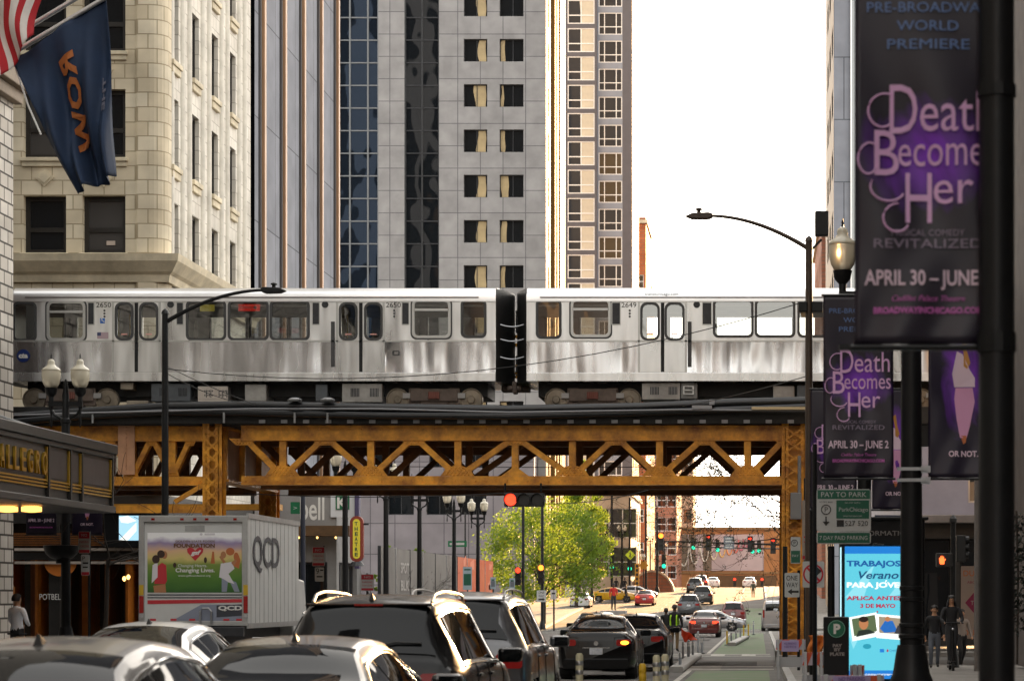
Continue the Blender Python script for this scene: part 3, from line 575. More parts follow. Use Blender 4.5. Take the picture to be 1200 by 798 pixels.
b = thing('brick_shop', 'dark stone shop wall at the right edge behind the nearest lamp post', 'building', (6.7, 40, 0))
m = MB(b); facade(m, PXm(6.7), -30, 60, 0, 30, [(y, y+2, z, z+2.6) for y in (20, 26, 32, 38, 44, 52) for z in (5.5, 10, 14, 18)], .3); m.quad((6.7, 60, 0), (40, 60, 0), (40, 60, 30), (6.7, 60, 30)); m.quad((6.7, -30, 30), (40, -30, 30), (40, 60, 30), (6.7, 60, 30)); m.quad((6.7, -30, 0), (40, -30, 0), (40, -30, 30), (6.7, -30, 30)); m.build('wall', mat('dark_granite', lin('5a5350'), .7, nz=(1.5, .4)), b)
for y in (20, 26, 32, 38, 44, 52):
    for z in (5.5, 10, 14, 18): window(b, 'M', 6.7, y, z, 2, 2.6, .25, WHITE, WG, .1)

# --- two unseen buildings behind the photographer, the dark one added: the panes and the train mirror them
block('tan_tower', 'tan stone tower behind the viewpoint, seen only in the panes', -44, -32, -125, -105, 130, mat('tan_stone', lin('b79a80')), 4, 6, 5, 2.2, 3.0, side='P', sides=False)
bpy.data.objects['tan_tower'].location  # stands behind the camera
b = thing('added_dark_tower', 'dark stone tower added behind the viewpoint for the panes to mirror', 'building', (-110, -110, 0))
m = MB(b); m.box(-130, -45, -130, -103, 0, 175); m.build('wall', mat('unseen_black_wall', (.010, .011, .014), .9, spec=.0, nz=(.5, .3)), b); 
for nm_, lab_, x0, x1, y0, y1, h_ in (('stone_block', 'long stone block behind the viewpoint on the left side of the street', -60, -21.2, -95, -31, 45), ('stone_block', 'far stone block behind the viewpoint on the left side of the street', -60, -21.2, -240, -126, 50), ('stone_block', 'long stone block behind the viewpoint on the right side of the street', 6.7, 50, -240, -31, 42), ('stone_block', 'broad stone block added far behind the viewpoint to darken reflections', -60, 50, -270, -245, 18)):  # the last block is added to darken what the cars mirror
    b = thing(nm_, lab_, 'building', ((x0+x1)/2, (y0+y1)/2, 0)); m = MB(b); m.box(x0, x1, y0, y1, 0, h_); m.build('wall', mat('dark_granite', lin('5a5350')), b)
# ------------------------------------------------------------------ elevated railway
YN = 66.0; xp = lambda p: X(p, YN); zp = lambda p: Zp(p, YN)
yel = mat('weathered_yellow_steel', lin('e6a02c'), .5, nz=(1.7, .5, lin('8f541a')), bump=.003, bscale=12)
yel2 = mat('shaded_weathered_yellow_steel', lin('7a4c1c'), .7, nz=(1.4, .5, lin('3e2512')))  # dark copy of the yellow steel: inner trusses' shade put into its colour
pinkst = mat('faded_pink_plate', lin('c99672'), .6, nz=(1.2, .3))
tar = mat('tarred_timber', (.02, .019, .018), .7, nz=(3, .4)); railm = mat('rail_steel', (.2, .17, .15), .4, .8)
conc = mat('grey_pad', (.32, .32, .33), .6)
el = thing('elevated_railway', 'yellow riveted steel truss bridge of the elevated railway crossing the street', 'railway bridge', (-7.4, YN, 0))
def rivets(m, p, q, n, r=.022):
    p, q = Vector(p), Vector(q)
    for i in range(n):
        c = p+(q-p)*((i+.5)/n); m.lathe((c.x, c.y-.012, c.z), [(r*.3, -r), (r, -r*.3), (r, r*.3), (r*.3, r)], 6)
def truss(Y, x0, x1, bots, tops, mt, close=True, gs=1.0):
    t = MB(el); t.box(x0, x1, Y-.16, Y+.16, zp(515.5)+.02, zp(500)); tr = t.build('truss', mt, el)
    m = MB(el); m.box(x0, x1, Y-.18, Y+.18, zp(516.5), zp(514.5)); m.box(x0, x1, Y-.19, Y+.19, zp(501), zp(499)); m.build('chord_flange', mt, tr)
    m = MB(el); m.box(x0, x1, Y-.16, Y+.16, zp(566.5), zp(558)); m.box(x0, x1, Y-.2, Y+.2, zp(568.5), zp(566.5)); m.build('bottom_chord', mt, tr)
    zb, zt = zp(559), zp(512)
    nodes = sorted([(x, 0) for x in bots]+[(x, 1) for x in tops]); dn = dt = None
    for (xa, ka), (xb, kb) in zip(nodes, nodes[1:]):
        if ka == kb: continue
        m = MB(el); p = (xa, Y, zt if ka else zb); q = (xb, Y, zt if kb else zb)
        for s in (-.09, .09): m.bar((p[0], p[1]+s, p[2]), (q[0], q[1]+s, q[2]), .05, .165*(1 if gs > .8 else .9), up=(0, 0, 1))
        m.bar(p, q, .14, .12*(1 if gs > .8 else .6))
        m.build('diagonal', mt, tr)
    for x in bots:
        m = MB(el); m.box(x-.1, x+.1, Y-.1, Y+.1, zb, zt); m.build('upright', mt, tr)
        if close:
            m = MB(el); m.prism([(x-.5*gs, zp(557.8)), (x+.5*gs, zp(557.8)), (x+.34*gs, zp(549)), (x+.12*gs, zp(546)), (x-.12*gs, zp(546)), (x-.34*gs, zp(549))], PY(Y-.13), -.012, .012)
            for i in range(4 if gs > .8 else 2): rivets(m, (x-.36+.06*i, Y-.145, zp(556)), (x+.36-.06*i, Y-.145, zp(556)+.075*i), 6-i//2) if False else rivets(m, (x-.38*gs+.05*i*gs, Y-.142, zp(556.5)+.07*i), (x+.38*gs-.05*i*gs, Y-.142, zp(556.5)+.07*i), 7-i)
            m.build('gusset', mt, tr)
    if close:
        for x in tops:
            m = MB(el); m.prism([(x-.42*gs, zp(514)), (x+.42*gs, zp(514)), (x+.2*gs, zp(522)), (x-.2*gs, zp(522))], PY(Y-.13), -.012, .012)
            for i in range(2): rivets(m, (x-.32*gs+.1*i*gs, Y-.142, zp(516.5)-.08*i), (x+.32*gs-.1*i*gs, Y-.142, zp(516.5)-.08*i), 6-i)
            m.build('gusset', mt, tr)
        m = MB(el); rivets(m, (x0, Y-.2, zp(500)), (x1, Y-.2, zp(500)), int((x1-x0)/.3)); rivets(m, (x0, Y-.17, zp(503.5)), (x1, Y-.17, zp(503.5)), int((x1-x0)/.3)); rivets(m, (x0, Y-.19, zp(564)), (x1, Y-.19, zp(564)), int((x1-x0)/.3)); m.build('rivets', mt, tr)
    return tr
C0 = 604
bots = [xp(C0+d) for d in (-272, -169, -67, 67, 169, 272)]; tops = [xp(C0+d) for d in (-318, -222, -118, 0, 118, 222, 318)]
# an upright under the middle apex too
truss(YN, xp(284), xp(918), bots, tops, yel)
m = MB(el); x = xp(604); m.box(x-.1, x+.1, YN-.1, YN+.1, zp(559), zp(514)); m.prism([(x-.4, zp(557.8)), (x+.4, zp(557.8)), (x, zp(546))], PY(YN-.13), -.012, .012); m.build('middle_upright', yel, el)
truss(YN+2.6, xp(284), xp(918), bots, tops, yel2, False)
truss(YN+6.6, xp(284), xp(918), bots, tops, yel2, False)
# left span along the cross street
lb = [xp(x) for x in (152, 200, 104, 56, 8, -40)]; lt = [xp(x) for x in (128, 176, 222, 80, 32, -16)]
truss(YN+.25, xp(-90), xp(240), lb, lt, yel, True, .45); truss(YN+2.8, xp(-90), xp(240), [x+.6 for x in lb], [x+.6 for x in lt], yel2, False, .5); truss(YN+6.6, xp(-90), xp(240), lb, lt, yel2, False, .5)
m = MB(el); m.box(xp(138.5), xp(158), YN-.02, YN+.03, zp(556), zp(498)); rivets(m, (xp(148.5), YN-.03, zp(555)), (xp(148.5), YN-.03, zp(499)), 14); m.build('cover_plate', pinkst, el)
def column(x0, x1, Y, zt=6.9):
    g = gz(Y); m = MB(el); w = x1-x0; d = .55
    for a in (x0, x1-.2): m.box(a, a+.2, Y-d/2, Y-d/2+.02, g, zt); m.box(a, a+.2, Y+d/2-.02, Y+d/2, g, zt); m.box(a+.09, a+.115, Y-d/2, Y+d/2, g, zt)
    m.box(x0+.11, x1-.11, Y-.03, Y+.03, g, zt)
    c = m.build('column', yel, el)
    for yy in (Y-d/2-.012, Y+d/2+.012):
        m = MB(el); z = g+.5
        while z < zt-.4:
            m.bar((x0+.1, yy, z), (x1-.1, yy, z+.36), .012, .05, up=(0, 0, 1)); m.bar((x0+.1, yy, z+.36), (x1-.1, yy, z), .014, .05, up=(0, 0, 1))
            z += .36
        m.build('lacing', yel, c)
    m = MB(el)
    for a in (x0+.045, x0+.155, x1-.155, x1-.045): rivets(m, (a, Y-d/2-.004, g+.2), (a, Y-d/2-.004, zt), 44, .018)
    m.build('rivets', yel, c)
    m = MB(el); m.box(x0-.15, x1+.15, Y-d/2-.15, Y+d/2+.15, g, g+.35); m.build('foot', mat('grey_concrete', (.3, .29, .28), .8, nz=(3, .3)), c, bevel=.03)
    return c
XL0, XL1, XR0, XR1 = xp(240), xp(262.5), xp(916), xp(946)
for Y in (YN, YN+7.4): column(XL0, XL1, Y); column(XR0, XR1, Y)
for a, b_, in ((XL0, XL1), (XR0, XR1)):
    xm = (a+b_)/2
    m = MB(el); m.box(xm+.1, xm+.13, YN+.3, YN+7.1, zp(562), zp(497)); g = m.build('cross_girder', pinkst if a < -5 else yel, el)
    m = MB(el); m.box(xm-.12, xm+.36, YN+.3, YN+7.1, zp(564), zp(561)); m.box(xm-.12, xm+.36, YN+.3, YN+7.1, zp(500), zp(497)); 
    for y in (YN+.32, YN+2.6, YN+4.9): m.box(xm+.13, xm+.3, y, y+.12, zp(561), zp(500))
    m.build('girder_flange', yel, g)
m = MB(el); m.bar((xp(205), YN, zp(588)), (xp(240), YN, zp(567)), .1, .13); m.box(xp(137), xp(241), YN-.08, YN+.08, zp(601), zp(592)); m.build('knee_brace', yel, el)
# deck: ties, rails, guard timber, cable trough, pipes
m = MB(el); m.box(-40, 40, YN-.1, YN+9.2, 6.78, 6.98); dk = m.build('deck_stringers', tar, el)
m = MB(el)
x = -38.0
while x < 38: m.box(x, x+.22, YN-.45, YN+8.9, 6.985, 7.13); x += .5
m.build('ties', tar, el)
for y in (YN+.98, YN+2.42, YN+5.2, YN+6.64):
    m = MB(el); m.box(-40, 40, y-.035, y+.035, 7.135, 7.25); m.build('rail', railm, el)
m = MB(el); m.box(-40, 40, YN-.2, YN+.02, 7.14, 7.32); m.box(-40, 40, YN-.52, YN-.46, 6.8, 7.12); m.build('guard_timber', tar, el, bevel=.01)
def sag(pxs, r, name, mt=tar, yo=-.62):
    m = MB(el); m.tube([(xp(a), YN+yo, zp(b)) for a, b in pxs], r, 8); return m.build(name, mt, el, smooth=60)
blk = mat('black_cable_sheath', (.014, .015, .017), .35, nz=(3, .3))
sag([(-40, 494), (20, 491), (100, 485), (200, 478.5), (300, 477), (450, 480), (600, 482), (750, 479), (860, 474), (945, 472)], .13, 'cable_trough', blk)
sag([(-40, 500), (20, 497), (100, 490), (200, 485), (300, 486), (450, 489), (600, 490), (750, 486), (945, 479)], .1, 'cable_trough', blk, -.72)
sag([(-40, 492), (100, 487), (300, 482), (450, 482), (600, 486), (800, 483), (945, 484)], .03, 'signal_cable', mat('grey_cable', (.2, .2, .21), .4), -.85)
for k in range(27):
    x = xp(312+k*25.6); m = MB(el); m.box(x-.09, x+.09, YN-.56, YN-.53, zp(497.5), zp(493.5)); m.build('tie_end_pad', conc, el)
m = MB(el); m.box(xp(832), xp(838), YN-.9, YN-.7, zp(477), zp(471)); m.box(xp(812), xp(835), YN-.9, YN-.7, zp(482), zp(478)); m.build('track_box', conc, el)
m = MB(el); m.box(xp(881), xp(946), YN-.98, YN-.55, zp(483), zp(480)); m.build('walkway_plank', mat('pale_walkway_plank', lin('c9b48c'), .6), el)
for px in (118, 270, 352, 390):
    m = MB(el); x = xp(px); m.cyl((x, YN-.8, zp(498)), (x, YN-.8, zp(486)), .035, n=8); m.lathe((x, YN-.8, zp(473)), [(.2, 0), (.22, .05), (.1, .1)], 8) if px > 300 else None; m.build('cable_bracket', STEEL, el)
m = MB(el); m.box(xp(926), xp(939), YN-.55, YN-.3, zp(609), zp(578)); m.build('junction_box', mat('grey_box_paint', (.2, .2, .2), .6), el, bevel=.02)
m = MB(el); m.cyl((xp(936.5), YN-.4, zp(578)), (xp(936.5), YN-.4, zp(535)), .05, n=8); m.build('conduit', mat('grey_box_paint', (.2, .2, .2)), el)

# ------------------------------------------------------------------ the train: two stainless cars
YC = 66.35; xc = lambda p: X(p, YC); zc = lambda p: Zp(p, YC); WID = 2.8
def steel(name, col, rough, metal, dent):
    m = mat(name, col, rough, metal, nz=(1.1, .34), ndet=2, bump=dent, bscale=1.1, bdet=1, stretch=(1.7, 1, .3), rnz=.08)
    return m
stU = steel('stainless_upper', (.74, .74, .73), .33, .85, .02); stL = steel('stainless_dented', (.66, .66, .67), .24, .95, .05); stS = steel('stainless_sill', (.76, .76, .75), .3, .8, .02)
roofm = mat('ribbed_roof_steel', (.8, .8, .8), .33, .8, nz=(1.2, .2), stretch=(.3, 1, 1)); endm = mat('black_car_end', (.02, .02, .02), .4, nz=(3, .4))
gask = mat('window_gasket', (.05, .05, .05), .5); trimw = mat('pale_window_trim', (.5, .5, .48), .35, .6)
TG = glass('train_window_glass', tint=(.62, .64, .62), refl=.14, wav=.004, wscale=1.5)
interior = mat('train_interior', (.42, .41, .38), .6, nz=(1, .2)); seatb = mat('train_seat', (.05, .06, .1), .6); yelp = mat('yellow_grab_pole', lin('b8961e'), .4)
num = mat('black_numerals', (.01, .01, .01), .5)
def rail_car(label, xa, xb, wins, doors, vents, rounds, slots, nums, bogies, boxes):
    c = thing('train_car', label, 'train car', (xc((xa+xb)/2), YC, 7.25), group='cars of the elevated train')
    f = PY(YC); ff = lambda u, v, d=0: (u, YC+WID-d, v)
    X0, X1 = xc(xa), xc(xb); zr, zb, zs, z0 = zc(352.5), zc(400), zc(436.5), zc(447)
    wh = [(xc(a), xc(b), zc(y1), zc(y0)) for a, b, y0, y1, k in wins]
    dh = []
    for d in doors: dh += [(xc(a), xc(b), zc(396.5), zc(357)) for a, b in (d[2], d[3])]
    for g_ in (f, ff):
        up = MB(c); facade(up, g_, X0, X1, zb, zr, wh+dh, .06); up.build('upper_side', stU, c)
    rd = random.Random(len(label)+int(xa)); dn = [(rd.uniform(X0, X1), rd.uniform(.12, .5), rd.uniform(-.012, .012)) for _ in range(34)]
    dent = lambda x, v: sum(a*math.exp(-((x-c0)/w)**2) for c0, w, a in dn)*math.sin(math.pi*min(1, max(0, v)))*1.8
    m = MB(c); m.grid(lambda u, v: (X0+(X1-X0)*u, YC-.014+abs(dent(X0+(X1-X0)*u, v)), zs+(zb-.008-zs)*v), 160, 8); m.quad(*[(x, YC+WID, z) for x, z in ((X0, zs), (X1, zs), (X1, zb), (X0, zb))]); m.build('lower_panel', stL, c, smooth=60)
    m = MB(c); m.box(X0, X1, YC-.045, YC+WID+.04, z0, zs-.004); m.build('sill', stS, c, bevel=.012)
    m = MB(c); m.box(X0, X1, YC-.03, YC-.004, zb-.02, zb+.03); m.build('belt_rail', trimw, c)
    # roof: rounded shoulders
    prof = [(-.03, zr-.03), (-.035, zr+.12), (.0, zr+.2), (.1, zr+.30), (.3, zr+.41), (.8, zr+.47), (WID/2, zr+.48), (WID-.8, zr+.47), (WID-.3, zr+.41), (WID-.1, zr+.30), (WID, zr+.2), (WID+.035, zr+.12), (WID+.03, zr-.03), (WID-.2, zr-.02), (.2, zr-.02)]
    m = MB(c); m.prism([(y, z) for y, z in prof], lambda u, v, d: (d, YC+u, v), X0, X1); m.build('roof', roofm, c, smooth=30)
    m = MB(c); m.box(X0+.4, X1-.5, YC-.06, YC-.025, zr+.08, zr+.11); m.build('roof_gutter', mat('dark_gutter', (.12, .1, .09), .5), c)
    # ends
    for e, s in ((X0, -1), (X1, 1)):
        m = MB(c); m.prism([(0, YC), (0, YC+WID)]+[(s*.42*math.sin(math.pi*i/10), YC+WID-WID*i/10) for i in range(1, 10)], lambda u, v, d: (e+u, v, d), z0, zr+.36); m.build('car_end', endm, c, smooth=40)
    m = MB(c); m.box(X0+.02, X1-.02, YC+.08, YC+WID-.08, zs-.15, zs-.1); m.box(X0+.02, X1-.02, YC+.08, YC+.1, zs-.1, zb); m.box(X0+.02, X1-.02, YC+WID-.1, YC+WID-.08, zs-.1, zb); m.build('floor', interior, c)
    m = MB(c); m.box(X0+.02, X1-.02, YC+.1, YC+WID-.1, zr-.16, zr-.1); m.build('ceiling', interior, c)
    n = int((X1-X0)/1.5)
    for k in range(n):
        x = X0+1.0+k*1.5
        if any(xc(d[0])-.5 < x < xc(d[1])+.2 for d in doors): continue
        for y in (YC+.15, YC+WID-1.15):
            m = MB(c); m.box(x, x+.14, y, y+1.0, zs-.1, zb+.12); m.box(x, x+.55, y, y+1.0, zs-.1, zs+.35); m.build('seat', seatb, c, bevel=.05)
    for d in doors:
        for x in (xc(d[0])-.1, xc(d[1])+.1):
            m = MB(c); m.cyl((x, YC+.8, zs-.1), (x, YC+.8, zr-.1), .03, n=8); m.cyl((x, YC+WID-.8, zs-.1), (x, YC+WID-.8, zr-.1), .03, n=8); m.build('grab_pole', yelp, c)
    # windows
    for (a, b, zl, zh), w in zip(wh, wins):
        kind = w[4]; ro = lambda g, r: rrect(a-g, b+g, zl-g, zh+g, r)
        for fx, far in ((f, 0), (ff, 1)):
            m = MB(c); ringpoly(m, ro(.055, .16), ro(-.02, .11), fx, -.02, .03); wn = m.build('window', gask if kind != 't' else trimw, c)
            m = MB(c); m.quad(fx(a-.02, zl-.02, .02), fx(b+.02, zl-.02, .02), fx(b+.02, zh+.02, .02), fx(a-.02, zh+.02, .02)); m.build('pane', TG, wn)
            if far: continue
            if kind == 't':
                m = MB(c); t = zl+(zh-zl)*.72; m.box(a, b, YC-.02, YC+.03, t, t+.07); m.build('transom', trimw, wn)
                m = MB(c); ringpoly(m, ro(.1, .18), ro(.057, .16), f, -.012, .02); m.build('gasket', gask, wn)
            if kind == 'h':
                m = MB(c); m.box(a+(b-a)*.55, b, YC+.022, YC+.03, zl, zh); m.build('grey_panel', mat('grey_panel', (.4, .41, .42), .5), wn)
            if kind == 'r':
                m = MB(c); m.box(a+.25, b-.22, YC+.03, YC+.05, zh-.26, zh-.06); s = m.build('sign', mat('red_sign', lin('c8281e'), .5, emit=lin('e0301e'), estr=.1), wn)
                lettering('Midway', .11, mat('white_letters', (.75, .74, .7)), PY(YC+.03), (a+b)/2-.1, zh-.16, s, width=.4, o=c.location)
                lettering('+', .12, mat('white_letters', (.75, .74, .7)), PY(YC+.03), b-.36, zh-.16, s, o=c.location, bold=.015)
            if kind == 'y':
                m = MB(c); m.box(a+.35, b-.3, YC+.03, YC+.05, zh-.27, zh-.07); m.build('yellow_card', mat('yellow_card', lin('c8b428'), .6, emit=lin('c8b428'), estr=.04), wn)
    # doors: two leaves with tall round-cornered panes
    for d in doors:
        xo, xe, l1, l2, gap = d
        for la, (wa, wb) in (((xo, gap[0]), l1), ((gap[1], xe), l2)):
            m = MB(c); a, b, zl, zh = xc(wa), xc(wb), zc(396.5), zc(357)
            ringpoly(m, rrect(xc(la[0]), xc(la[1]), zb-.01, zc(354.5), .04), rrect(a-.02, b+.02, zl-.02, zh+.02, .1), f, -.016, .01); m.quad(*[(xc(q), YC-.018, z) for q, z in ((la[0], zs+.01), (la[1], zs+.01), (la[1], zb-.01), (la[0], zb-.01))]); dr = m.build('door', stU, c)
            m = MB(c); ringpoly(m, rrect(a-.07, b+.07, zl-.07, zh+.07, .2), rrect(a, b, zl, zh, .15), f, -.035, .0); m.build('gasket', gask, dr)
            m = MB(c); m.quad((a-.02, YC+.01, zl-.02), (b+.02, YC+.01, zl-.02), (b+.02, YC+.01, zh+.02), (a-.02, YC+.01, zh+.02)); m.build('pane', TG, dr)
            m = MB(c); m.box((a+b)/2-.09, (a+b)/2+.09, YC-.012, YC+.0, zl+.1, zl+.14); m.build('sticker', mat('red_white_sticker', (.7, .35, .3), .5), dr)
        m = MB(c); m.box(xc(gap[0]), xc(gap[1]), YC-.03, YC-.005, zs+.02, zc(355)); m.build('door_seal', RUBBER, c)
        m = MB(c); ringpoly(m, [(xc(xo-2.5), zs), (xc(xe+2.5), zs), (xc(xe+2.5), zc(352.8)), (xc(xo-2.5), zc(352.8))], [(xc(xo), zs+.01), (xc(xe), zs+.01), (xc(xe), zc(354.8)), (xc(xo), zc(354.8))], f, -.03, .0); m.build('door_frame', trimw, c)
    for a, b in vents:
        m = MB(c); m.box(xc(a), xc(b), YC-.012, YC-.004, zc(380), zc(355)); v = m.build('louvre', DARKM, c)
        m = MB(c); ringpoly(m, rrect(xc(a-1), xc(b+1), zc(381), zc(354), .02), rrect(xc(a), xc(b), zc(380), zc(355), .01), f, -.02, .0); m.build('rim', trimw, v)
    for x in rounds: m = MB(c); m.cyl((xc(x), YC-.02, zc(357)), (xc(x), YC, zc(357)), .1, n=16); m.build('speaker', DARKM, c)
    for a, b in slots: m = MB(c); m.box(xc(a), xc(b), YC-.03, YC-.014, zc(430), zc(377)); m.build('door_pocket', gask, c)
    for x, s in nums:
        lettering(s, .15, num, PY(YC), xc(x), zc(357.4), c, width=.44)
        for k, yy in enumerate((364, 367.5, 371)):
            m = MB(c); m.cyl((xc(x+1), YC-.015, zc(yy)), (xc(x+1), YC, zc(yy)), .032, n=10); m.build('signal_light', gask, c)
    # underneath
    for (wa, wb) in bogies:
        for w in (wa, wb):
            m = MB(c); zz = 7.25+.34
            prof = [(.05, 0), (.1, 0), (.12, .03), (.3, .04), (.32, 0), (.34, .0), (.345, .06), (.345, .16), (.3, .18), (.05, .18)]
            n = 24
            for i, (r, dd) in enumerate(prof):
                pass
            vs = []; 
            for r, dd in prof: vs += [(xc(w)+r*math.cos(2*math.pi*k/n), YC+.2+dd, zz+r*math.sin(2*math.pi*k/n)) for k in range(n)]
            m.add(vs, [[i*n+k, i*n+(k+1) % n, (i+1)*n+(k+1) % n, (i+1)*n+k] for i in range(len(prof)-1) for k in range(n)]); m.cyl((xc(w), YC+.18, zz), (xc(w), YC+.3, zz), .1, n=12); m.build('wheel', mat('wheel_steel', (.24, .2, .15), .5, .6, nz=(3, .4)), c, smooth=40)
        m = MB(c); a, b = xc(wa)+.38, xc(wb)-.38
        m.box(a, b, YC+.12, YC+.38, zc(470), zc(455)); m.box(a+.3, b-.3, YC+.16, YC+.4, zc(476), zc(468)); m.box(a-.05, a+.3, YC+.18, YC+.4, zc(475), zc(454)); m.box(b-.3, b+.05, YC+.18, YC+.4, zc(475), zc(454)); bo = m.build('bogie_frame', mat('rusty_bogie', (.13, .095, .075), .7, nz=(3, .4)), c, bevel=.03)
        xm = (a+b)/2
        for k in range(5): m = MB(c); m.cyl((xm-.12+k*.06, YC+.1, zc(467)), (xm-.12+k*.06, YC+.1, zc(459)), .05, n=8); m.build('spring', mat('red_brown_spring', (.16, .05, .035), .6), bo)
        for s in (-1, 1): m = MB(c); m.box(xm+s*.62-.3, xm+s*.62+.3, YC+.14, YC+.2, zc(466), zc(460)); m.build('linkage', mat('grey_linkage', (.3, .29, .28), .5, .5), bo)
    for a, b, y0, y1, mt_ in boxes:
        m = MB(c); m.box(xc(a), xc(b), YC+.1, YC+1.2, zc(y1), zc(y0)); bx = m.build('equipment_box', mt_, c, bevel=.02)
        if b-a > 30:
            m = MB(c)
            for g in (.22, .7):
                for k in range(6): x = xc(a+(b-a)*g+k*1.8); m.box(x, x+.025, YC+.085, YC+.1, zc(y0+(y1-y0)*.7), zc(y0+(y1-y0)*.25))
            m.build('vent_slots', DARKM, bx)
    m = MB(c); m.box(X0+.3, X1-.3, YC+.5, YC+WID-.4, zc(463), z0-.002); m.build('underframe', mat('black_underframe', (.015, .014, .013), .7, nz=(2, .4)), c)
    return c
pale = mat('pale_equipment_box', (.4, .38, .35), .55, nz=(2, .35)); dkb = mat('slate_equipment_box', (.09, .1, .11), .5, nz=(2, .3)); tan_ = mat('tan_equipment_box', (.3, .25, .19), .6, nz=(2, .35))
c1 = rail_car('stainless train car numbered 2650, left of the gap between cars', 14, 581,
    [(17, 41, 356, 398, 'h'), (57, 98, 355, 397, 't'), (220, 263, 354, 397, 'y'), (269, 313, 354, 397, 'r'), (318, 361, 354, 397, 'p'), (485, 526, 353, 394, 't'), (542, 568, 353, 394, 'p')],
    [(134, 186, (137.5, 154), (166, 183), (158, 162)), (396.5, 448.5, (400, 416.5), (429.5, 446), (421, 425))], [(103.5, 110), (207.5, 214.5), (366.5, 374), (471.5, 479)], [200, 381], [(388, 392.5)], [(121.5, '2650'), (461, '2650')], [(37, 123), (464.5, 551)],
    [(140, 155, 448, 456, tan_), (147, 172, 469, 478, tan_), (176, 222, 449, 470, dkb), (231, 266, 452, 471, pale), (286, 311, 450, 470, pale), (369, 383, 450, 470, dkb), (400, 447, 449, 471, pale)])
m = MB(c1); p = (xc(27.5), zc(417)); m.prism(ell(p[0], p[1], .19, .19, 24), PY(YC-.02), -.006, .004); ro = m.build('round_badge', mat('transit_blue', lin('1c3270'), .4), c1)
lettering('cta', .14, mat('white_letters', (.75, .74, .7)), PY(YC-.026), p[0], p[1], ro, width=.27, o=c1.location, bold=.012)
m = MB(c1); m.box(xc(117.5), xc(123), YC-.012, YC-.003, zc(379), zc(373)); ac = m.build('access_plate', mat('access_blue', lin('2a68b8'), .5), c1)
m = MB(c1); m.tube([(xc(119.6), YC-.015, zc(374.2)), (xc(119.8), YC-.015, zc(376.3)), (xc(121.6), YC-.015, zc(376.5)), (xc(122.2), YC-.015, zc(378))], .012, 5); m.lathe((xc(119.5), YC-.016, zc(374)), [(.005, -.018), (.018, 0), (.005, .018)], 6); m.build('wheelchair_mark', mat('white_letters', (.75, .74, .7)), ac)
m = MB(c1); m.box(xc(114), xc(127), YC-.01, YC-.003, zc(397), zc(389.5)); fl = m.build('flag_decal', mat('flag_decal_stripes', lin('b09aa0'), .5), c1)
m = MB(c1); m.box(xc(114), xc(118.5), YC-.013, YC-.01, zc(393.5), zc(389.5)); m.build('flag_canton', mat('flag_blue', lin('3a4268'), .5), fl)
m = MB(c1); ringpoly(m, rrect(xc(460), xc(468), zc(416.5), zc(411), .02), rrect(xc(461), xc(467), zc(415.5), zc(412), .01), PY(YC-.015), -.015, 0); m.build('hatch_rim', gask, c1)
m = MB(c1); m.box(xc(231), xc(266), YC+.095, YC+.12, zc(470), zc(452.5))
for i in range(3):
    for j in range(7): m.box(xc(232.5+j*4.8), xc(235.2+j*4.8), YC+.07, YC+.1, zc(457+i*5), zc(453.8+i*5))
m.build('grille_studs', mat('pale_grille_stud', (.62, .55, .48), .6), c1)
c2 = rail_car('stainless train car numbered 2649, right of the gap between cars', 617, 1190,
    [(630, 656, 352.5, 395, 'p'), (671, 713.5, 352.5, 393, 't'), (837.5, 881, 352, 393.5, 'p'), (886.5, 930, 352, 393.5, 'p'), (936.5, 980, 352, 393.5, 'p'), (1100, 1143, 353, 394, 'p')],
    [(750, 802.5, (753, 770.5), (781.5, 799.5), (774.5, 778.5)), (1012, 1064, (1015, 1032), (1044, 1061), (1036, 1040))], [(717.5, 726.5), (823.5, 833.5), (986, 995)], [816.5, 1005], [(806, 810.5)], [(737, '2649'), (1080, '2649')], [(651, 737), (1080, 1165)],
    [(752, 797, 448, 468, pale), (798, 817, 448, 467, mat('grey_step_box', (.25, .25, .24), .55, nz=(2, .3))), (906, 931, 452, 468, pale), (934, 946, 451, 470, dkb)])
lettering('transitchicago.com', .085, num, PY(YC-.036), xc(775.5), zc(345), c2, width=.98)
m = MB(c2); ringpoly(m, rrect(xc(800.5), xc(813), zc(462), zc(452), .02), rrect(xc(802), xc(811.5), zc(461), zc(453), .02), PY(YC+.1), -.05, -.02); m.box(xc(801), xc(813), YC+.05, YC+.08, zc(457.5), zc(456.5)); m.build('step_rail', trimw, c2)
# chains and coupler between the cars
m = MB(c1)
for y in (379, 396, 417): m.tube([(xc(584)+(xc(614)-xc(584))*t/8, YC+.25, zc(y+3*math.sin(math.pi*t/8))) for t in range(9)], .022, 5)
m.build('safety_chain', STEEL, c1)
m = MB(c1); m.box(xc(583), xc(616), YC+1.0, YC+1.5, zc(455), zc(448)); m.cyl((xc(590), YC+.9, zc(452)), (xc(608), YC+.9, zc(452)), .09, n=10); m.box(xc(597), xc(602), YC+.75, YC+1.2, zc(458), zc(444)); m.build('coupler', mat('rusty_bogie', (.06, .042, .036)), c1, bevel=.02)
for q, (y0, y1) in enumerate(((385, 389), (395, 399), (430, 432), (434, 437), (421, 423))):
    m = MB(c1); m.box(xc(597), xc(611), YC+1.6, YC+1.7, zc(y1), zc(y0)); m.build('gate_bar', mat('sun_gold_gate_bar', lin('a8741e'), .4, .5), c1)  # bars coloured gold for the sunlight falling through the gap
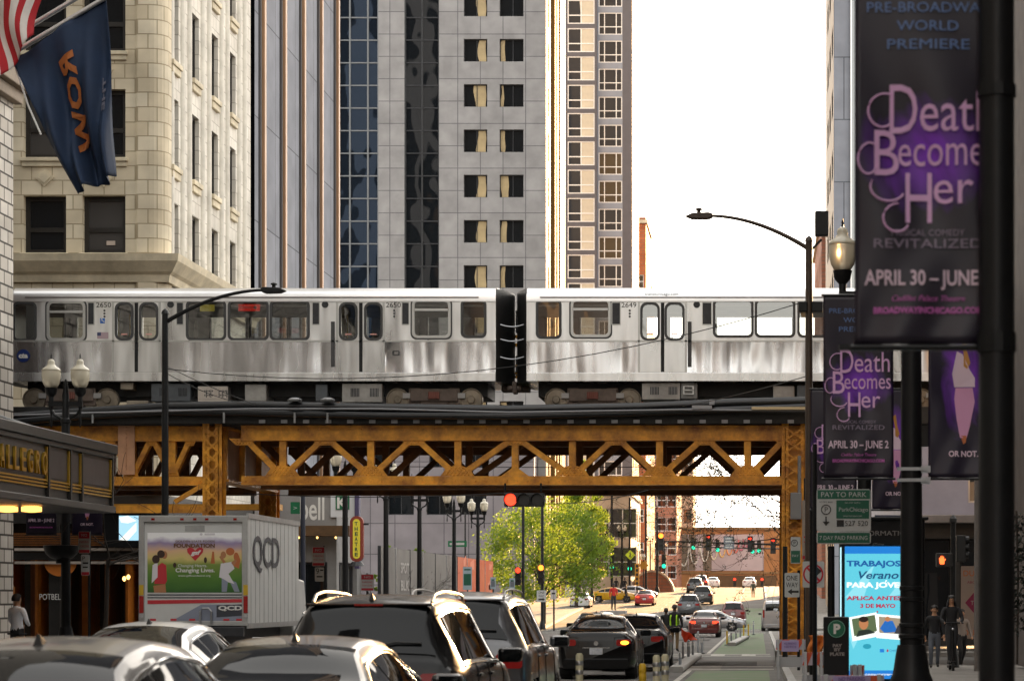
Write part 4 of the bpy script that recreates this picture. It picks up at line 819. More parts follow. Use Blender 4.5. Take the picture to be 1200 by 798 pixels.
# ------------------------------------------------------------------ vehicles
def pchip(pts):
    xs = [p[0] for p in pts]; ys_ = [p[1] for p in pts]; n = len(xs); h = [xs[i+1]-xs[i] for i in range(n-1)]; d = [(ys_[i+1]-ys_[i])/h[i] for i in range(n-1)]
    mm = [d[0]]+[0 if d[i-1]*d[i] <= 0 else 2*d[i-1]*d[i]/(d[i-1]+d[i]) for i in range(1, n-1)]+[d[-1]]
    def f(x):
        x = min(max(x, xs[0]), xs[-1]); i = 0
        while i < n-2 and x > xs[i+1]: i += 1
        t = (x-xs[i])/h[i]; return (1+2*t)*(1-t)**2*ys_[i]+t*(1-t)**2*h[i]*mm[i]+t*t*(3-2*t)*ys_[i+1]+t*t*(t-1)*h[i]*mm[i+1]
    return f
PROF = {   # length, width, height, roofline, belt, rear pane, windscreen, side panes, wheels, roof half width
 'sedan': dict(L=4.75, W=1.85, top=[(0, .84), (.04, 1.0), (.14, 1.06), (.7, 1.10), (1.45, 1.38), (2.1, 1.46), (2.7, 1.42), (3.65, 1.03), (4.4, .86), (4.68, .7), (4.75, .55)], belt=[(0, .9), (1.2, .98), (3.6, .94), (4.75, .6)], rear=(.74, 1.5), front=(2.78, 3.6), side=[(.98, 1.55), (1.6, 2.45), (2.53, 3.4)], wheels=(.95, 3.75), wr=.60, wd=.33),
 'fast': dict(L=4.75, W=1.86, top=[(0, .86), (.04, .99), (.12, 1.05), (.5, 1.07), (1.7, 1.36), (2.3, 1.42), (2.8, 1.38), (3.7, 1.0), (4.4, .84), (4.68, .7), (4.75, .55)], belt=[(0, .9), (1.2, .96), (3.6, .92), (4.75, .6)], rear=(.55, 1.75), front=(2.85, 3.65), side=[(1.15, 1.7), (1.75, 2.5), (2.58, 3.45)], wheels=(.95, 3.78), wr=.57, wd=.34),
 'suv': dict(L=4.85, W=1.95, top=[(0, .95), (.05, 1.12), (.13, 1.2), (.42, 1.66), (.62, 1.74), (1.4, 1.79), (2.6, 1.76), (3.0, 1.68), (3.75, 1.18), (4.5, 1.04), (4.78, .85), (4.85, .6)], belt=[(0, 1.06), (1, 1.10), (3.7, 1.04), (4.85, .7)], rear=(.145, .43), front=(3.02, 3.72), side=[(.55, 1.25), (1.32, 2.2), (2.28, 3.45)], wheels=(.9, 3.9), wr=.66, wd=.37),
 'van': dict(L=5.6, W=2.0, top=[(0, 1.1), (.03, 1.8), (.1, 2.05), (.3, 2.12), (3.6, 2.1), (4.0, 2.0), (4.8, 1.25), (5.4, 1.05), (5.55, .8), (5.6, .6)], belt=[(0, 1.15), (4.5, 1.12), (5.6, .7)], rear=(.012, .05), front=(4.05, 4.75), side=[(3.3, 4.4)], wheels=(1.1, 4.5), wr=.82, wd=.36)}
cg = glass('car_glass', refl=.0, top=.6, through=0, body=(.006, .007, .008), rough=.03); tyre = mat('tyre_rubber', (.014, .014, .014), .8); rim = mat('alloy_rim', (.4, .4, .4), .3, .9)
red = mat('red_lens', (.16, .006, .006), .2, emit=(1, .02, .01), estr=.012, coat=.4); redlit = mat('lit_brake_lens', (.6, .03, .02), .2, emit=(1, .045, .015), estr=.7); amb = mat('lit_amber_lens', (.7, .3, .02), .2, emit=(1, .28, .02), estr=1.3)
plastic = mat('black_bumper_plastic', (.018, .018, .018), .6); platem = mat('licence_plate_white', (.6, .62, .66), .4, nz=(14, .35)); headl = mat('headlamp', (.6, .6, .62), .08, .5)
def paint(name, c, metal=.3, rough=.28): return mat(name, c, rough, metal, nz=(1.2, .06), coat=.6)
def car(name, label, x, y, kind='sedan', col=None, rz=0, h=1.0, lights='red', rails=False, cat='car', group=None, plate=True, detail=True, wcol=None, roofc=None, trim=True, fin=True, ww=1.0):
    P = PROF[kind]; L, Wd = P['L'], P['W']*ww; root = thing(name, label, cat, (x, y, gz(y)), rz, group); tp = pchip(P['top']); bt = pchip(P['belt'])
    top = lambda s: tp(s)*h; belt = lambda s: min(bt(s)*h, top(s)-.05)
    hw = lambda s: Wd/2*(1-.10*max(0, 1-s/.35)**2-.20*max(0, 1-(L-s)/.6)**2)
    wr = lambda s: P['wr']*ww*(1-.05*max(0, 1-s/1.2))
    wb = lambda s: hw(s)-.03
    def sect(s):
        zt, zb_, b_ = top(s), .2+.08*max(0, 1-s/.5)+.05*max(0, 1-(L-s)/.5), belt(s); t = min(1, max(0, (zt-b_-.06)/.30)); w_, r_ = hw(s), hw(s)-.1+(wr(s)-hw(s)+.1)*t
        return [(0, zb_), (w_-.15, zb_), (w_-.04, zb_+.06), (w_-.005, zb_+.2), (w_, (zb_+b_)*.55), (w_-.012, b_-.10), (w_-.035, b_-.015), (w_-.06, b_+.01),
                (w_-.06+(r_-w_+.06)*.5, b_+.01+(zt-.07-b_)*.52), (r_, zt-.055-.02*t), (r_-.05, zt-.022), (r_-.14, zt-.004), (r_*.4, zt+.014*t+.004), (0, zt+.018*t+.006)]
    st = sorted({round(p[0], 3) for p in P['top']} | {round(L*i/44, 3) for i in range(45)} | {.02, .08})
    me = MB(); n = 14; rows = []
    for s in st:
        sc_ = sect(s); full = [(u, v) for u, v in sc_]+[(-u, v) for u, v in sc_[-2:0:-1]]; rows.append(full)
    N = len(rows[0]); R_ = .335*(1 if kind != 'suv' else 1.08); wy = P['wheels']
    vs_ = [(u, s, v) for s, full in zip(st, rows) for u, v in full]; fs = []
    for i in range(len(st)-1):
        for k in range(N):
            q = [i*N+k, i*N+(k+1) % N, (i+1)*N+(k+1) % N, (i+1)*N+k]; c_ = [sum(vs_[j][a] for j in q)/4 for a in range(3)]
            if abs(c_[0]) > Wd/2-.25 and any(math.hypot(c_[1]-w, c_[2]-R_) < R_+.05 for w in wy): continue
            fs.append(q)
    fs += [list(range(N)), [(len(st)-1)*N+k for k in range(N)]]; me.add(vs_, fs)
    body = me.build('body', col, root, smooth=38)
    for w in wy:
        for s in (-1, 1): m = MB(); m.cyl((s*(Wd/2-.28), w, R_), (s*(Wd/2-.035), w, R_), R_+.075, n=24); m.build('wheel_arch', plastic, root)
    for w in wy:
        for s in (-1, 1):
            xo = s*(Wd/2+.005); m = MB(); prof = [(.2, -.2), (R_-.03, -.2), (R_, -.16), (R_, -.03), (R_-.03, 0), (R_*.72, -.0), (R_*.68, -.03)]; nn = 22
            vv = [(xo+s*dd, w+r*math.cos(2*math.pi*k/nn), R_+r*math.sin(2*math.pi*k/nn)) for r, dd in prof for k in range(nn)]
            m.add(vv, [[i*nn+k, i*nn+(k+1) % nn, (i+1)*nn+(k+1) % nn, (i+1)*nn+k] for i in range(len(prof)-1) for k in range(nn)]); wo = m.build('wheel', tyre, root, smooth=40)
            m = MB(); m.cyl((xo-s*.06, w, R_), (xo-s*.04, w, R_), R_*.7, n=22); m.cyl((xo-s*.05, w, R_), (xo-s*.01, w, R_), .06, n=10)
            for k in range(5): a = 2*math.pi*k/5; m.bar((xo-s*.025, w, R_), (xo-s*.02, w+R_*.66*math.cos(a), R_+R_*.66*math.sin(a)), .07, .03, up=(1, 0, 0))
            m.build('rim', rim, wo)
    gm = wcol or cg
    def tz(s, u):
        q = sect(s)[8:]; q = sorted(q, key=lambda p: p[0]); u = abs(u)
        for (a, za), (b_, zb2) in zip(q, q[1:]):
            if u <= b_: return za+(zb2-za)*(u-a)/max(1e-6, b_-a)
        return q[-1][1]
    def crosspane(nm, s0, s1, off, f=.86):
        m = MB(); m.grid(lambda a, b_: (lambda s, u: (u, s+(off[0]), tz(s, u)+off[1]))(s0+(s1-s0)*b_, (2*a-1)*(sect(s0+(s1-s0)*b_)[10][0]-.02)*(1 if b_ > .04 else .985)), 14, 10); return m.build(nm, gm, root, smooth=60)
    rw = crosspane('rear_window', *P['rear'], (-.012 if kind in ('suv', 'van') else -.004, .008)); crosspane('windscreen', *P['front'], (.004, .008))
    def sidep(s, t, sg):
        q = sect(s); a, b_, c_ = q[7], q[8], q[9]; p = (a[0]+(b_[0]-a[0])*t*2, a[1]+(b_[1]-a[1])*t*2) if t < .5 else (b_[0]+(c_[0]-b_[0])*(t*2-1), b_[1]+(c_[1]-b_[1])*(t*2-1)); return (sg*(p[0]+.009), s, p[1])
    for sg in (-1, 1):
        for a, b_ in P['side']:
            m = MB(); m.grid(lambda i, j: sidep(a+(b_-a)*i+(.0), .07+.80*j, sg), 10, 6); m.build('side_window', gm, root, smooth=60)
        if detail:
            if trim:
                m = MB(); S = [P['side'][0][0]+(P['side'][-1][1]-P['side'][0][0])*i/16 for i in range(17)]; m.tube([Vector(sidep(s, .0, sg))+Vector((sg*.004, 0, 0)) for s in S], .011, 5); m.tube([Vector(sidep(s, .93, sg))+Vector((sg*.003, 0, .004)) for s in S], .009, 5); m.build('window_trim', CHROME, root, smooth=60)
            sm = P['side'][-1][1]-.12; m = MB(); bx_ = hw(sm); m.box(sg*(bx_-.05) if sg > 0 else -(bx_+.22), (bx_+.22) if sg > 0 else -(bx_-.05), sm-.08, sm+.1, belt(sm)+.0, belt(sm)+.16); mm_ = m.build('mirror', col, root, bevel=.045)
            m = MB(); m.box(sg*(bx_+.02) if sg > 0 else -(bx_+.20), (bx_+.20) if sg > 0 else -(bx_+.02), sm-.088, sm-.079, belt(sm)+.025, belt(sm)+.14); m.build('mirror_glass', gm, mm_)
            for a, b_ in P['side'][-2:]:
                m = MB(); m.box(sg*hw(a)-.016, sg*hw(a)+.016, a-.02, a+.2, belt(a)-.13, belt(a)-.10); m.build('door_handle', col, root, bevel=.006)
    if detail:
        for sg in (-1, 1):
            for a_ in [P['side'][-1][0]-.03, P['side'][-1][1]+.0] + ([P['side'][0][1]+.03] if len(P['side']) > 2 else [P['side'][-1][0]-.03]):
                m = MB(); pts_ = [Vector((sg*(u+.002), a_+(.10*(1-i_/4) if a_ == P['side'][-1][1] else 0), v)) for i_, (u, v) in enumerate(sect(a_)[3:8])]; m.tube(pts_, .0055, 4); m.build('panel_gap', RUBBER, root)
        s_ = P['rear'][0]; m = MB(); zt_ = top(.05)
        if kind in ('sedan', 'fast'): m.tube([Vector((hw(.6)*.80*q, s_*.96, tz(s_*.96, hw(.6)*.80)+.004)) for q in (-1, 1)], .006, 4); [m.tube([Vector((q*hw(.6)*.80, s, tz(s, hw(.6)*.80)+.004)) for s in (s_*.96, s_*.5, .16)]+[Vector((q*hw(.6)*.78, -.004, zt_-.03)), Vector((q*.44, -.004, zt_-.06)), Vector((q*.42, -.004, zt_-.3))], .0055, 4) for q in (-1, 1)]; m.build('panel_gap', RUBBER, root)
        if kind == 'suv':
            m = MB(); m.tube([Vector((.0, .13, tz(.15, 0)+.03)), Vector((.3, .16, tz(.2, .3)+.02)), Vector((.55, .17, tz(.2, .5)+.02))], .012, 5); m.lathe((0, .12, tz(.15, 0)+.01), [(.03, 0), (.03, .03)], 8); m.build('rear_wiper', plastic, root)
            m = MB(); m.box(-.62, .62, .40, .52, top(.5)-.012, top(.5)+.016); sp_ = m.build('roof_spoiler', col, root, bevel=.01); m = MB(); m.box(-.14, .14, .392, .402, top(.5)-.008, top(.5)+.01); m.build('high_brake_light', red, sp_)
    # tail end
    zt = top(.05); zl = zt-.06
    for sg in (-1, 1):
        m = MB(); lm = {'red': red, 'brake': redlit, 'amber': red}[lights]
        if kind in ('suv',): m.prism(rrect(.56, Wd/2-.085, zl-.2, zl-.02, .04), lambda u, v, d: (sg*u, d+.10*max(0, (u-.7))**1*1.2, v), -.022, .1)
        elif kind == 'van': m.prism(rrect(.78, Wd/2-.1, .95, 1.5, .03), lambda u, v, d: (sg*u, d+.05, v), -.06, .1)
        else: m.prism(rrect(.48, Wd/2-.105, zl-.2, zl-.05, .05), lambda u, v, d: (sg*u, d+.16*max(0, (u-.62)), v), -.02, .1)
        tl = m.build('tail_light', lm, root, smooth=40)
        if lights == 'amber' and sg > 0 or lights == 'amber2':
            m = MB(); m.prism(ell(.68, zl-.125, .1, .05, 14), lambda u, v, d: (sg*u, d+.02, v), -.04, .03); m.build('turn_signal', amb, tl)
        if detail:
            m = MB(); m.prism(rrect(.55, Wd/2-.2, .62 if kind != 'van' else 1.0, .84*min(1, h), .05), lambda u, v, d: (sg*u, L-d-.16*max(0, u-.5), v), -.02, .12); m.build('headlight', headl, root)
    m = MB(); m.prism(rrect(-Wd/2+.14, Wd/2-.14, .25, .50, .06), lambda u, v, d: (u, d, v), -.035, .15); m.build('rear_bumper', plastic if kind == 'suv' else col, root, bevel=.015)
    if plate:
        zp_ = zl-.33 if kind != 'suv' else zl-.17; m = MB(); m.prism(rrect(-.155, .155, zp_-.075, zp_+.075, .015), lambda u, v, d: (u, d, v), -.045, .0); m.build('licence_plate', platem, root)
    if fin:
        s0 = P['rear'][1]+.16; m = MB(); z0 = top(s0)+.012; m.add([(-.03, s0-.02, z0), (.03, s0-.02, z0), (.02, s0+.17, z0), (-.02, s0+.17, z0), (-.007, s0-.01, z0+.075), (.007, s0-.01, z0+.075), (.004, s0+.04, z0+.06), (-.004, s0+.04, z0+.06)], [[0, 1, 5, 4], [1, 2, 6, 5], [2, 3, 7, 6], [3, 0, 4, 7], [4, 5, 6, 7], [3, 2, 1, 0]]); m.build('roof_antenna', plastic if kind != 'van' else col, root)
    if rails:
        for sg in (-1, 1):
            m = MB(); S = [.62+(2.9-.62)*i/14 for i in range(15)]; m.tube([(sg*(wr(s)-.06), s, top(s)+(.045 if 0 < i < 14 else -.01)) for i, s in enumerate(S)], .016, 7); m.build('roof_rail', mat('satin_rail', (.3, .29, .28), .45, .8), root, smooth=60)
    if detail and kind != 'van':
        m = MB(); m.box(-.32, .32, -.024, .06, zl-.255 if kind != 'suv' else zl-.06, zl-.235 if kind != 'suv' else zl-.035); m.build('chrome_strip', CHROME, root)
        m = MB(); m.prism(ell(0, zl-.14 if kind != 'suv' else zl-.0, .055, .055, 16), lambda u, v, d: (u, d, v), -.03, .05); m.build('badge', CHROME, root)
    return root
grey = paint('warm_grey_paint', (.09, .083, .076), .35, .4); dgrey = paint('dark_grey_paint', (.03, .03, .031), .5); whitep = paint('pearl_white_paint', (.6, .6, .59), .0); black = mat('black_paint', (.003, .003, .0035), .22, spec=.2, coat=.12); silver = paint('silver_paint', (.35, .35, .36), .8); redp = paint('red_paint', (.35, .02, .02), .2); maroon = paint('maroon_paint', (.1, .012, .012), .2); taxiy = paint('taxi_yellow_paint', (.62, .33, .01), 0); slate = paint('slate_blue_paint', (.06, .065, .075), .4)
def rear(Y): return Y
car('parked_car', 'grey sedan nearest the camera, cut off at the lower left corner', -4.05, 11.0, 'sedan', grey, h=1.03)
car('parked_car', 'dark grey sedan with curved rear window, ahead of the nearest grey sedan', X(338, 18), 16.6, 'sedan', dgrey, h=.97)
car('parked_car', 'pearl white sedan behind the box truck, roof and rear window showing', X(166, 26), 24.4, 'fast', whitep, h=1.02)
car('suv', 'black SUV with pale roof rails and broad rear window, centre of the queue', X(432, 22), 21.6, 'suv', black, rails=True, h=.985, cat='suv')
car('suv', 'grey SUV ahead of the black SUV, only its right half showing', X(528, 28), 28.0, 'suv', paint('mid_grey_paint', (.10, .10, .105), .5), rails=True, h=1.01, cat='suv')
car('parked_car', 'black coupe with one amber light flashing and a white plate', X(700, 54), 53.6, 'fast', black, lights='amber', h=1.06)
car('parked_car', 'black sedan with tall red tail light, just ahead of the amber flashing coupe', X(742, 61), 61, 'sedan', black, h=1.06)
car('parked_car', 'low black hatchback seen over the roof of the black coupe', X(694, 76), 76, 'fast', black, h=1.1)
car('parked_car', 'silver roofed sedan between the black hatchback and the black sedan', X(708, 72), 70.6, 'sedan', silver, h=1.0, rz=R(0))
car('braking_car', 'dark maroon sedan with both tail lights glowing amber red', X(825, 129), 129, 'sedan', maroon, lights='brake', h=1.04)
car('crossing_car', 'silver sedan crossing the street sideways behind the maroon sedan', X(796, 160), 160, 'sedan', silver, rz=R(-90), h=1.0)
car('suv', 'dark red SUV with white roof glare, right of the crossing silver sedan', X(859, 172), 172, 'suv', maroon, cat='suv')
car('suv', 'dark blue grey SUV with red tail lights beyond the crossing silver sedan', X(807, 188), 188, 'suv', slate, cat='suv', lights='red')
car('suv', 'dark SUV climbing the bridge, just right of the blue grey SUV', X(823, 215), 215, 'suv', dgrey, cat='suv')
car('suv', 'grey hatchback high on the bridge, left of the farthest red lit SUV', X(814, 262), 262, 'suv', slate, cat='suv', detail=False)
car('suv', 'maroon SUV at the crest of the bridge under the mural', X(821, 288), 288, 'suv', maroon, cat='suv', lights='brake', detail=False)
car('parked_car', 'bright red sedan driving away beside the curved brick wall', X(755, 211), 211, 'sedan', redp, lights='brake', h=1.03)
car('taxi', 'yellow taxi crossing side-on beyond the green tree', X(689, 222), 224, 'sedan', taxiy, rz=R(-90), cat='taxi')
car('parked_car', 'grey sedan following the yellow taxi at its right', X(716, 231), 232, 'sedan', silver, rz=R(-90), detail=False)
car('van', 'silver grey van at the right partly behind the yellow column', X(909, 158), 158, 'van', silver, cat='van', fin=False)
car('parked_car', 'white roofed car beyond the crest right of the walking man', X(878, 302), 302, 'sedan', whitep, detail=False)
car('parked_car', 'white car just over the bridge crest, right of the maroon SUV', X(835, 306), 306, 'sedan', whitep, detail=False)
car('parked_car', 'white car parked in the shade left of the yellow taxi', X(679, 205), 205, 'sedan', whitep, detail=False)
# ------------------------------------------------------------------ box truck
tw = mat('truck_white_paint', (.62, .62, .6), .4, nz=(1, .12)); talu = mat('truck_aluminium', (.45, .45, .44), .4, .6, nz=(2, .2))
YTk = 52.0; xt0, xt1 = X(163, YTk), X(290.5, YTk); zt1, zt0 = Zp(604, YTk), Zp(733, YTk); gT = gz(54)
tk = thing('box_truck', 'white box truck with a painted charity scene on its rear door', 'truck', ((xt0+xt1)/2, YTk, gT)); fT = PY(YTk)
m = MB(tk); m.box(xt0, xt1, YTk+.02, YTk+5.75, zt0+.02, zt1-.02); m.build('cargo_box', tw, tk, bevel=.03)
m = MB(tk); ringpoly(m, [(xt0, zt0), (xt1, zt0), (xt1, zt1), (xt0, zt1)], [(xt0+.13, zt0+.1), (xt1-.13, zt0+.1), (xt1-.13, zt1-.15), (xt0+.13, zt1-.15)], fT, -.05, .03); m.build('rear_frame', talu, tk, bevel=.01)
m = MB(tk)
for z in (zt0, zt1): m.box(xt1-.03, xt1+.02, YTk, YTk+5.8, z-.06, z+.06)
for k in range(12): m.box(xt1, xt1+.006, YTk+.3+k*.46, YTk+.32+k*.46, zt0+.06, zt1-.06)
m.build('side_rails', talu, tk)
px = lambda p: X(p, YTk); pz = lambda p: Zp(p, YTk)
# printed door
dm = bpy.data.materials.new('printed_meadow_scene'); dm.use_nodes = True; t_ = dm.node_tree; L_ = t_.links.new; bs_ = t_.nodes['Principled BSDF']; tc_ = t_.nodes.new('ShaderNodeTexCoord'); sp_ = t_.nodes.new('ShaderNodeSeparateXYZ'); L_(tc_.outputs['Generated'], sp_.inputs[0])
nz_ = t_.nodes.new('ShaderNodeTexNoise'); nz_.inputs['Scale'].default_value = 5; nz_.inputs['Detail'].default_value = 5; L_(tc_.outputs['Generated'], nz_.inputs[0]); ma_ = t_.nodes.new('ShaderNodeMath'); ma_.operation = 'MULTIPLY_ADD'; ma_.inputs[1].default_value = .16; L_(nz_.outputs['Fac'], ma_.inputs[0]); L_(sp_.outputs[2], ma_.inputs[2])
cr_ = t_.nodes.new('ShaderNodeValToRGB'); e_ = cr_.color_ramp.elements
for p_, c_ in ((.1, '2f5e22'), (.35, '55802c'), (.55, '7a8f3c'), (.66, 'd8c47a'), (.78, 'e0b890'), (.9, '9a8ab0'), (1, '6a74a8')):
    q = e_.new(p_); q.color = (*lin(c_), 1)
e_.remove(e_[0]); e_.remove(e_[-1]); L_(ma_.outputs[0], cr_.inputs[0]); L_(cr_.outputs[0], bs_.inputs['Base Color']); bs_.inputs['Roughness'].default_value = .5
m = MB(tk); m.box(xt0+.13, xt1-.13, YTk-.01, YTk+.02, pz(728), pz(615.5)); door = m.build('roll_up_door', tw, tk)
m = MB(tk); m.box(px(173), px(285), YTk-.016, YTk-.01, pz(694), pz(624)); m.build('printed_scene', dm, door)
oT = tk.location
def flat(polys, name, mt, d, par=door):
    m = MB(tk)
    for p in polys: m.prism([(px(a), pz(b)) for a, b in p], fT, d-.003, d)
    return m.build(name, mt, par)
def blob(cx, cy, rx, ry, n=16): return [(cx+rx*math.cos(2*math.pi*i/n), cy+ry*math.sin(2*math.pi*i/n)) for i in range(n)]
skn, drk = mat('printed_skin', lin('b07850'), .5), mat('printed_dark_hair', lin('3a261c'), .5)
flat([[(181, 694-10), (184, 664), (190, 659), (195, 662), (196, 680), (194, 684)]], 'printed_red_dress', mat('printed_red', lin('c03038'), .5), -.018); flat([blob(193, 650, 3.4, 4.6)], 'printed_face', skn, -.019); flat([blob(189, 649, 4.5, 4.6), blob(183, 655, 4.5, 5)], 'printed_hair', drk, -.021); flat([[(178, 683), (179, 662), (185, 658), (185, 676)]], 'printed_white_sleeve', mat('printed_white', lin('d8d4d8'), .5), -.0205)
flat([[(257, 676), (259, 660), (272, 658), (275, 666), (268, 672), (275, 684), (268, 682), (262, 678)]], 'printed_white_shirt', mat('printed_white', lin('d8d4d8')), -.018); flat([blob(262, 650, 3.2, 4.2)], 'printed_face', skn, -.019); flat([blob(270, 646, 5, 4.5), blob(277, 652, 3, 5)], 'printed_ball', mat('printed_orange', lin('b86838'), .5), -.0185)
flat([blob(205, 662, 2, 3), blob(241, 656, 1.8, 3.5)], 'printed_far_child', drk, -.0186)
flat([[(229, 657), (220, 647), (219.5, 643), (222.5, 641), (226, 642), (229, 645), (232, 642), (236, 641), (238.5, 643), (238, 647)]], 'red_heart', mat('printed_red', lin('c03038')), -.022)
wlt = mat('white_letters', (.75, .74, .7)); gold_l = mat('printed_gold', lin('6a4818'), .5)
def tl_(s, h_px, x, y, w_px, mt=wlt, d0=-.024, par=door, **k): return lettering(s, h_px*YTk/F, mt, fT, px(x), pz(y), par, width=w_px*YTk/F if w_px else None, d0=d0, o=oT, **k)
tl_('gsf', 5, 229, 648, 12, bold=.006, shear=.3); tl_('GOLDEN STATE FOODS', 2.4, 229, 634, 46, gold_l); tl_('FOUNDATION', 4.6, 228, 639, 48, gold_l, bold=.004); tl_('Changing Hearts.', 3.6, 226, 663, 34); tl_('Changing Lives.', 4.8, 229, 668.5, 46, bold=.003); tl_('www.gsffoundation.org', 2.2, 228, 674.5, 38); flat([[(240, 624.6), (252, 624.6), (252, 626.8), (240, 626.8)], blob(236, 625.8, 1.8, 1.4)], 'printed_mark', mat('printed_white', lin('d8d4d8')), -.019); flat([[(260, 676), (268, 676), (266, 693), (260, 693)], [(268, 678), (277, 682), (281, 693), (275, 693)]], 'printed_trousers', mat('printed_slate', lin('8a90a0'), .5), -.0175); flat([[(262, 660), (257, 652), (259, 651), (265, 658)], [(271, 659), (276, 655), (278, 657), (274, 663)]], 'printed_arms', skn, -.0187); flat([[(180, 686), (194, 684), (195, 694), (181, 694)]], 'printed_legs', skn, -.0172); flat([[(247, 660), (249, 646), (251, 646), (252, 660)], [(272, 662), (280, 650), (282, 656), (280, 666)]], 'printed_far_child', mat('printed_orange', lin('b86838'), .5), -.0172)
flat([[(173, a), (285, a), (285, b_), (173, b_)] for a, b_ in ((696, 697.4), (699.3, 700.6))], 'printed_dark_lines', mat('printed_charcoal', lin('3a3c44'), .5), -.014); flat([[(173, 703), (285, 701.5), (285, 705.5), (173, 707.5)]], 'printed_red_stripe', mat('printed_red', lin('c03038')), -.014)
flat([[(202, 727), (236, 708), (285, 708), (285, 727)]], 'printed_grey_wedge', mat('printed_slate', lin('8a90a0'), .5), -.013); flat([[(254, 723), (254, 709), (285, 707.5), (285, 721)]], 'printed_charcoal_panel', mat('printed_charcoal', lin('3a3c44')), -.016)
tl_('QCD', 5, 270, 712.5, 28, d0=-.02, bold=.006)
flat([[(a, 727), (a+7, 727), (a+7, 724.6), (a, 724.6)] for a in (176, 200, 222, 262, 277)], 'reflector_tape', mat('printed_red', lin('c03038')), -.018)
lettering('QCD', .74, mat('charcoal_letters', lin('44464c'), .5), PXp(xt1+.012), YTk+1.9, Zp(650, 53.8), tk, width=2.9, bold=.012, o=oT)
for sx in (px(164), px(286)):
    m = MB(tk); m.box(sx, sx+.1, YTk-.075, YTk-.045, pz(718), pz(698)); m.build('tail_light', red, tk, bevel=.01); m = MB(tk); m.box(sx, sx+.1, YTk-.075, YTk-.045, pz(697), pz(685)); m.build('yellow_warning_plate', mat('yellow_plate', lin('c8a42a'), .5), tk)
    m = MB(tk); m.box(sx, sx+.1, YTk-.075, YTk-.045, pz(724), pz(720)); m.build('reversing_light', headl, tk)
m = MB(tk)
for q in (180, 214, 229, 243, 276): m.box(px(q-2), px(q+2), YTk-.065, YTk-.045, pz(609.5), pz(607)) 
m.build('marker_lights', red, tk)
m = MB(tk); m.box(px(217), px(240), YTk-.02, YTk-.008, pz(622.5), pz(615.5)); m.build('vent_plate', talu, tk)
m = MB(tk); m.box(xt0+.05, xt1-.05, YTk-.25, YTk-.05, zt0-.25, zt0-.02); m.build('rear_bumper', DARKM, tk, bevel=.02)
m = MB(tk); m.tube([(px(236), YTk-.12, pz(730)), (px(236), YTk-.12, pz(716)), (px(239), YTk-.12, pz(712.5)), (px(246), YTk-.12, pz(712.5)), (px(249), YTk-.12, pz(716)), (px(249), YTk-.12, pz(730))], .025, 7); m.build('grab_handle', STEEL, tk)
for y in (YTk+1.3, YTk+6.6):
    for x in (xt0+.2, xt1-.2):
        m = MB(tk); m.cyl((x-.13, y, gT+.45), (x+.13, y, gT+.45), .45, n=20); wo = m.build('wheel', tyre, tk); m = MB(tk); m.cyl((x-.135, y, gT+.45), (x+.135, y, gT+.45), .24, n=16); m.build('rim', STEEL, wo)
m = MB(tk); m.box(xt0+.5, xt1-.5, YTk, YTk+7, gT+.5, zt0-.02); m.build('chassis', plastic, tk)
m = MB(tk); m.prism([(YTk+5.85, gT+.45), (YTk+7.6, gT+.45), (YTk+7.6, gT+1.35), (YTk+7.2, gT+2.4), (YTk+5.85, gT+2.5)], lambda u, v, d: (d, u, v), xt0+.15, xt1-.15); m.build('cab', tw, tk, bevel=.05)
# ------------------------------------------------------------------ hotel canopy and flags
cb = mat('bronze_black_canopy', (.03, .028, .025), .4, .2, nz=(2, .3)); brass = mat('brass_trim', lin('c8a03c'), .3, .8); canopyp = mat('canopy_panel', (.045, .042, .045), .35, nz=(3, .3))
XCN = -15.6; ca = thing('hotel_canopy', 'dark hotel canopy with brass trim lettered ALLEGRO, projecting over the left pavement', 'canopy', (XCN, 52, 4.0))
m = MB(ca); m.box(-21.2, XCN, 33, 54.15, 3.834, 5.284); m.build('canopy_body', cb, ca); fC = PXp(XCN)
m = MB(ca); m.box(-21.2, XCN+.14, 32.9, 54.3, 5.193, 5.413); m.box(-21.2, XCN+.08, 33, 54.23, 5.082, 5.193); m.box(-21.2, XCN+.1, 33, 54.25, 3.779, 3.944); m.build('cornice', cb, ca, bevel=.02)
Yc = lambda p: -XCN*F/(890-p)
seg = [36, 41.5, Yc(-22), Yc(54.5), Yc(80.5), Yc(94), 54.15]
for a, b_ in zip(seg, seg[1:]):
    m = MB(ca); m.box(XCN, XCN+.012, a+.2, b_-.15, 4.385, 4.991); m.build('panel', canopyp, ca)
    m = MB(ca); m.box(XCN, XCN+.05, b_-.14, b_-.06, 4.274, 5.046)
    for z in (4.146, 4.219, 4.293): m.box(XCN, XCN+.045, a+.08, b_-.06, z, z+.035)
    m.build('brass_trim', brass, ca)
    m = MB(ca); m.box(XCN, XCN+.07, b_-.05, b_+.05, 3.953, 5.082); m.build('mullion', cb, ca)
m = MB(ca); m.box(-20, XCN+.01, 54.15, 54.16, 4.274, 5.009); m.build('end_panel', canopyp, ca)
L0, L1_ = Yc(-36), Yc(52.5); word = 'ALLEGRO'
for i, ch in enumerate(word): lettering(ch, .5, mat('brass_trim', lin('c8a03c')), fC, Yc((-.5, 8, 16, 24.5, 33, 41, 49.5)[i]), 4.669, ca, width=.27, bold=.008, thick=.05, d0=-.02)
for px_ in (9, 37):
    y = 50+px_*.03; m = MB(ca); x = X(px_, 50); m.lathe((x, 50, 3.659), [(.05, .14), (.22, .1), (.22, 0), (.05, -.02)], 14); m.build('downlight', mat('canopy_lamp', (.9, .5, .15), .5, emit=(1, .42, .08), estr=.8), ca)
m = MB(ca); m.tube([(-21.2, 50.5, Zp(415, 50.5)), (X(52, 49.5), 49.5, 5.413)], .03, 6); m.build('stay_rod', STEEL, ca)
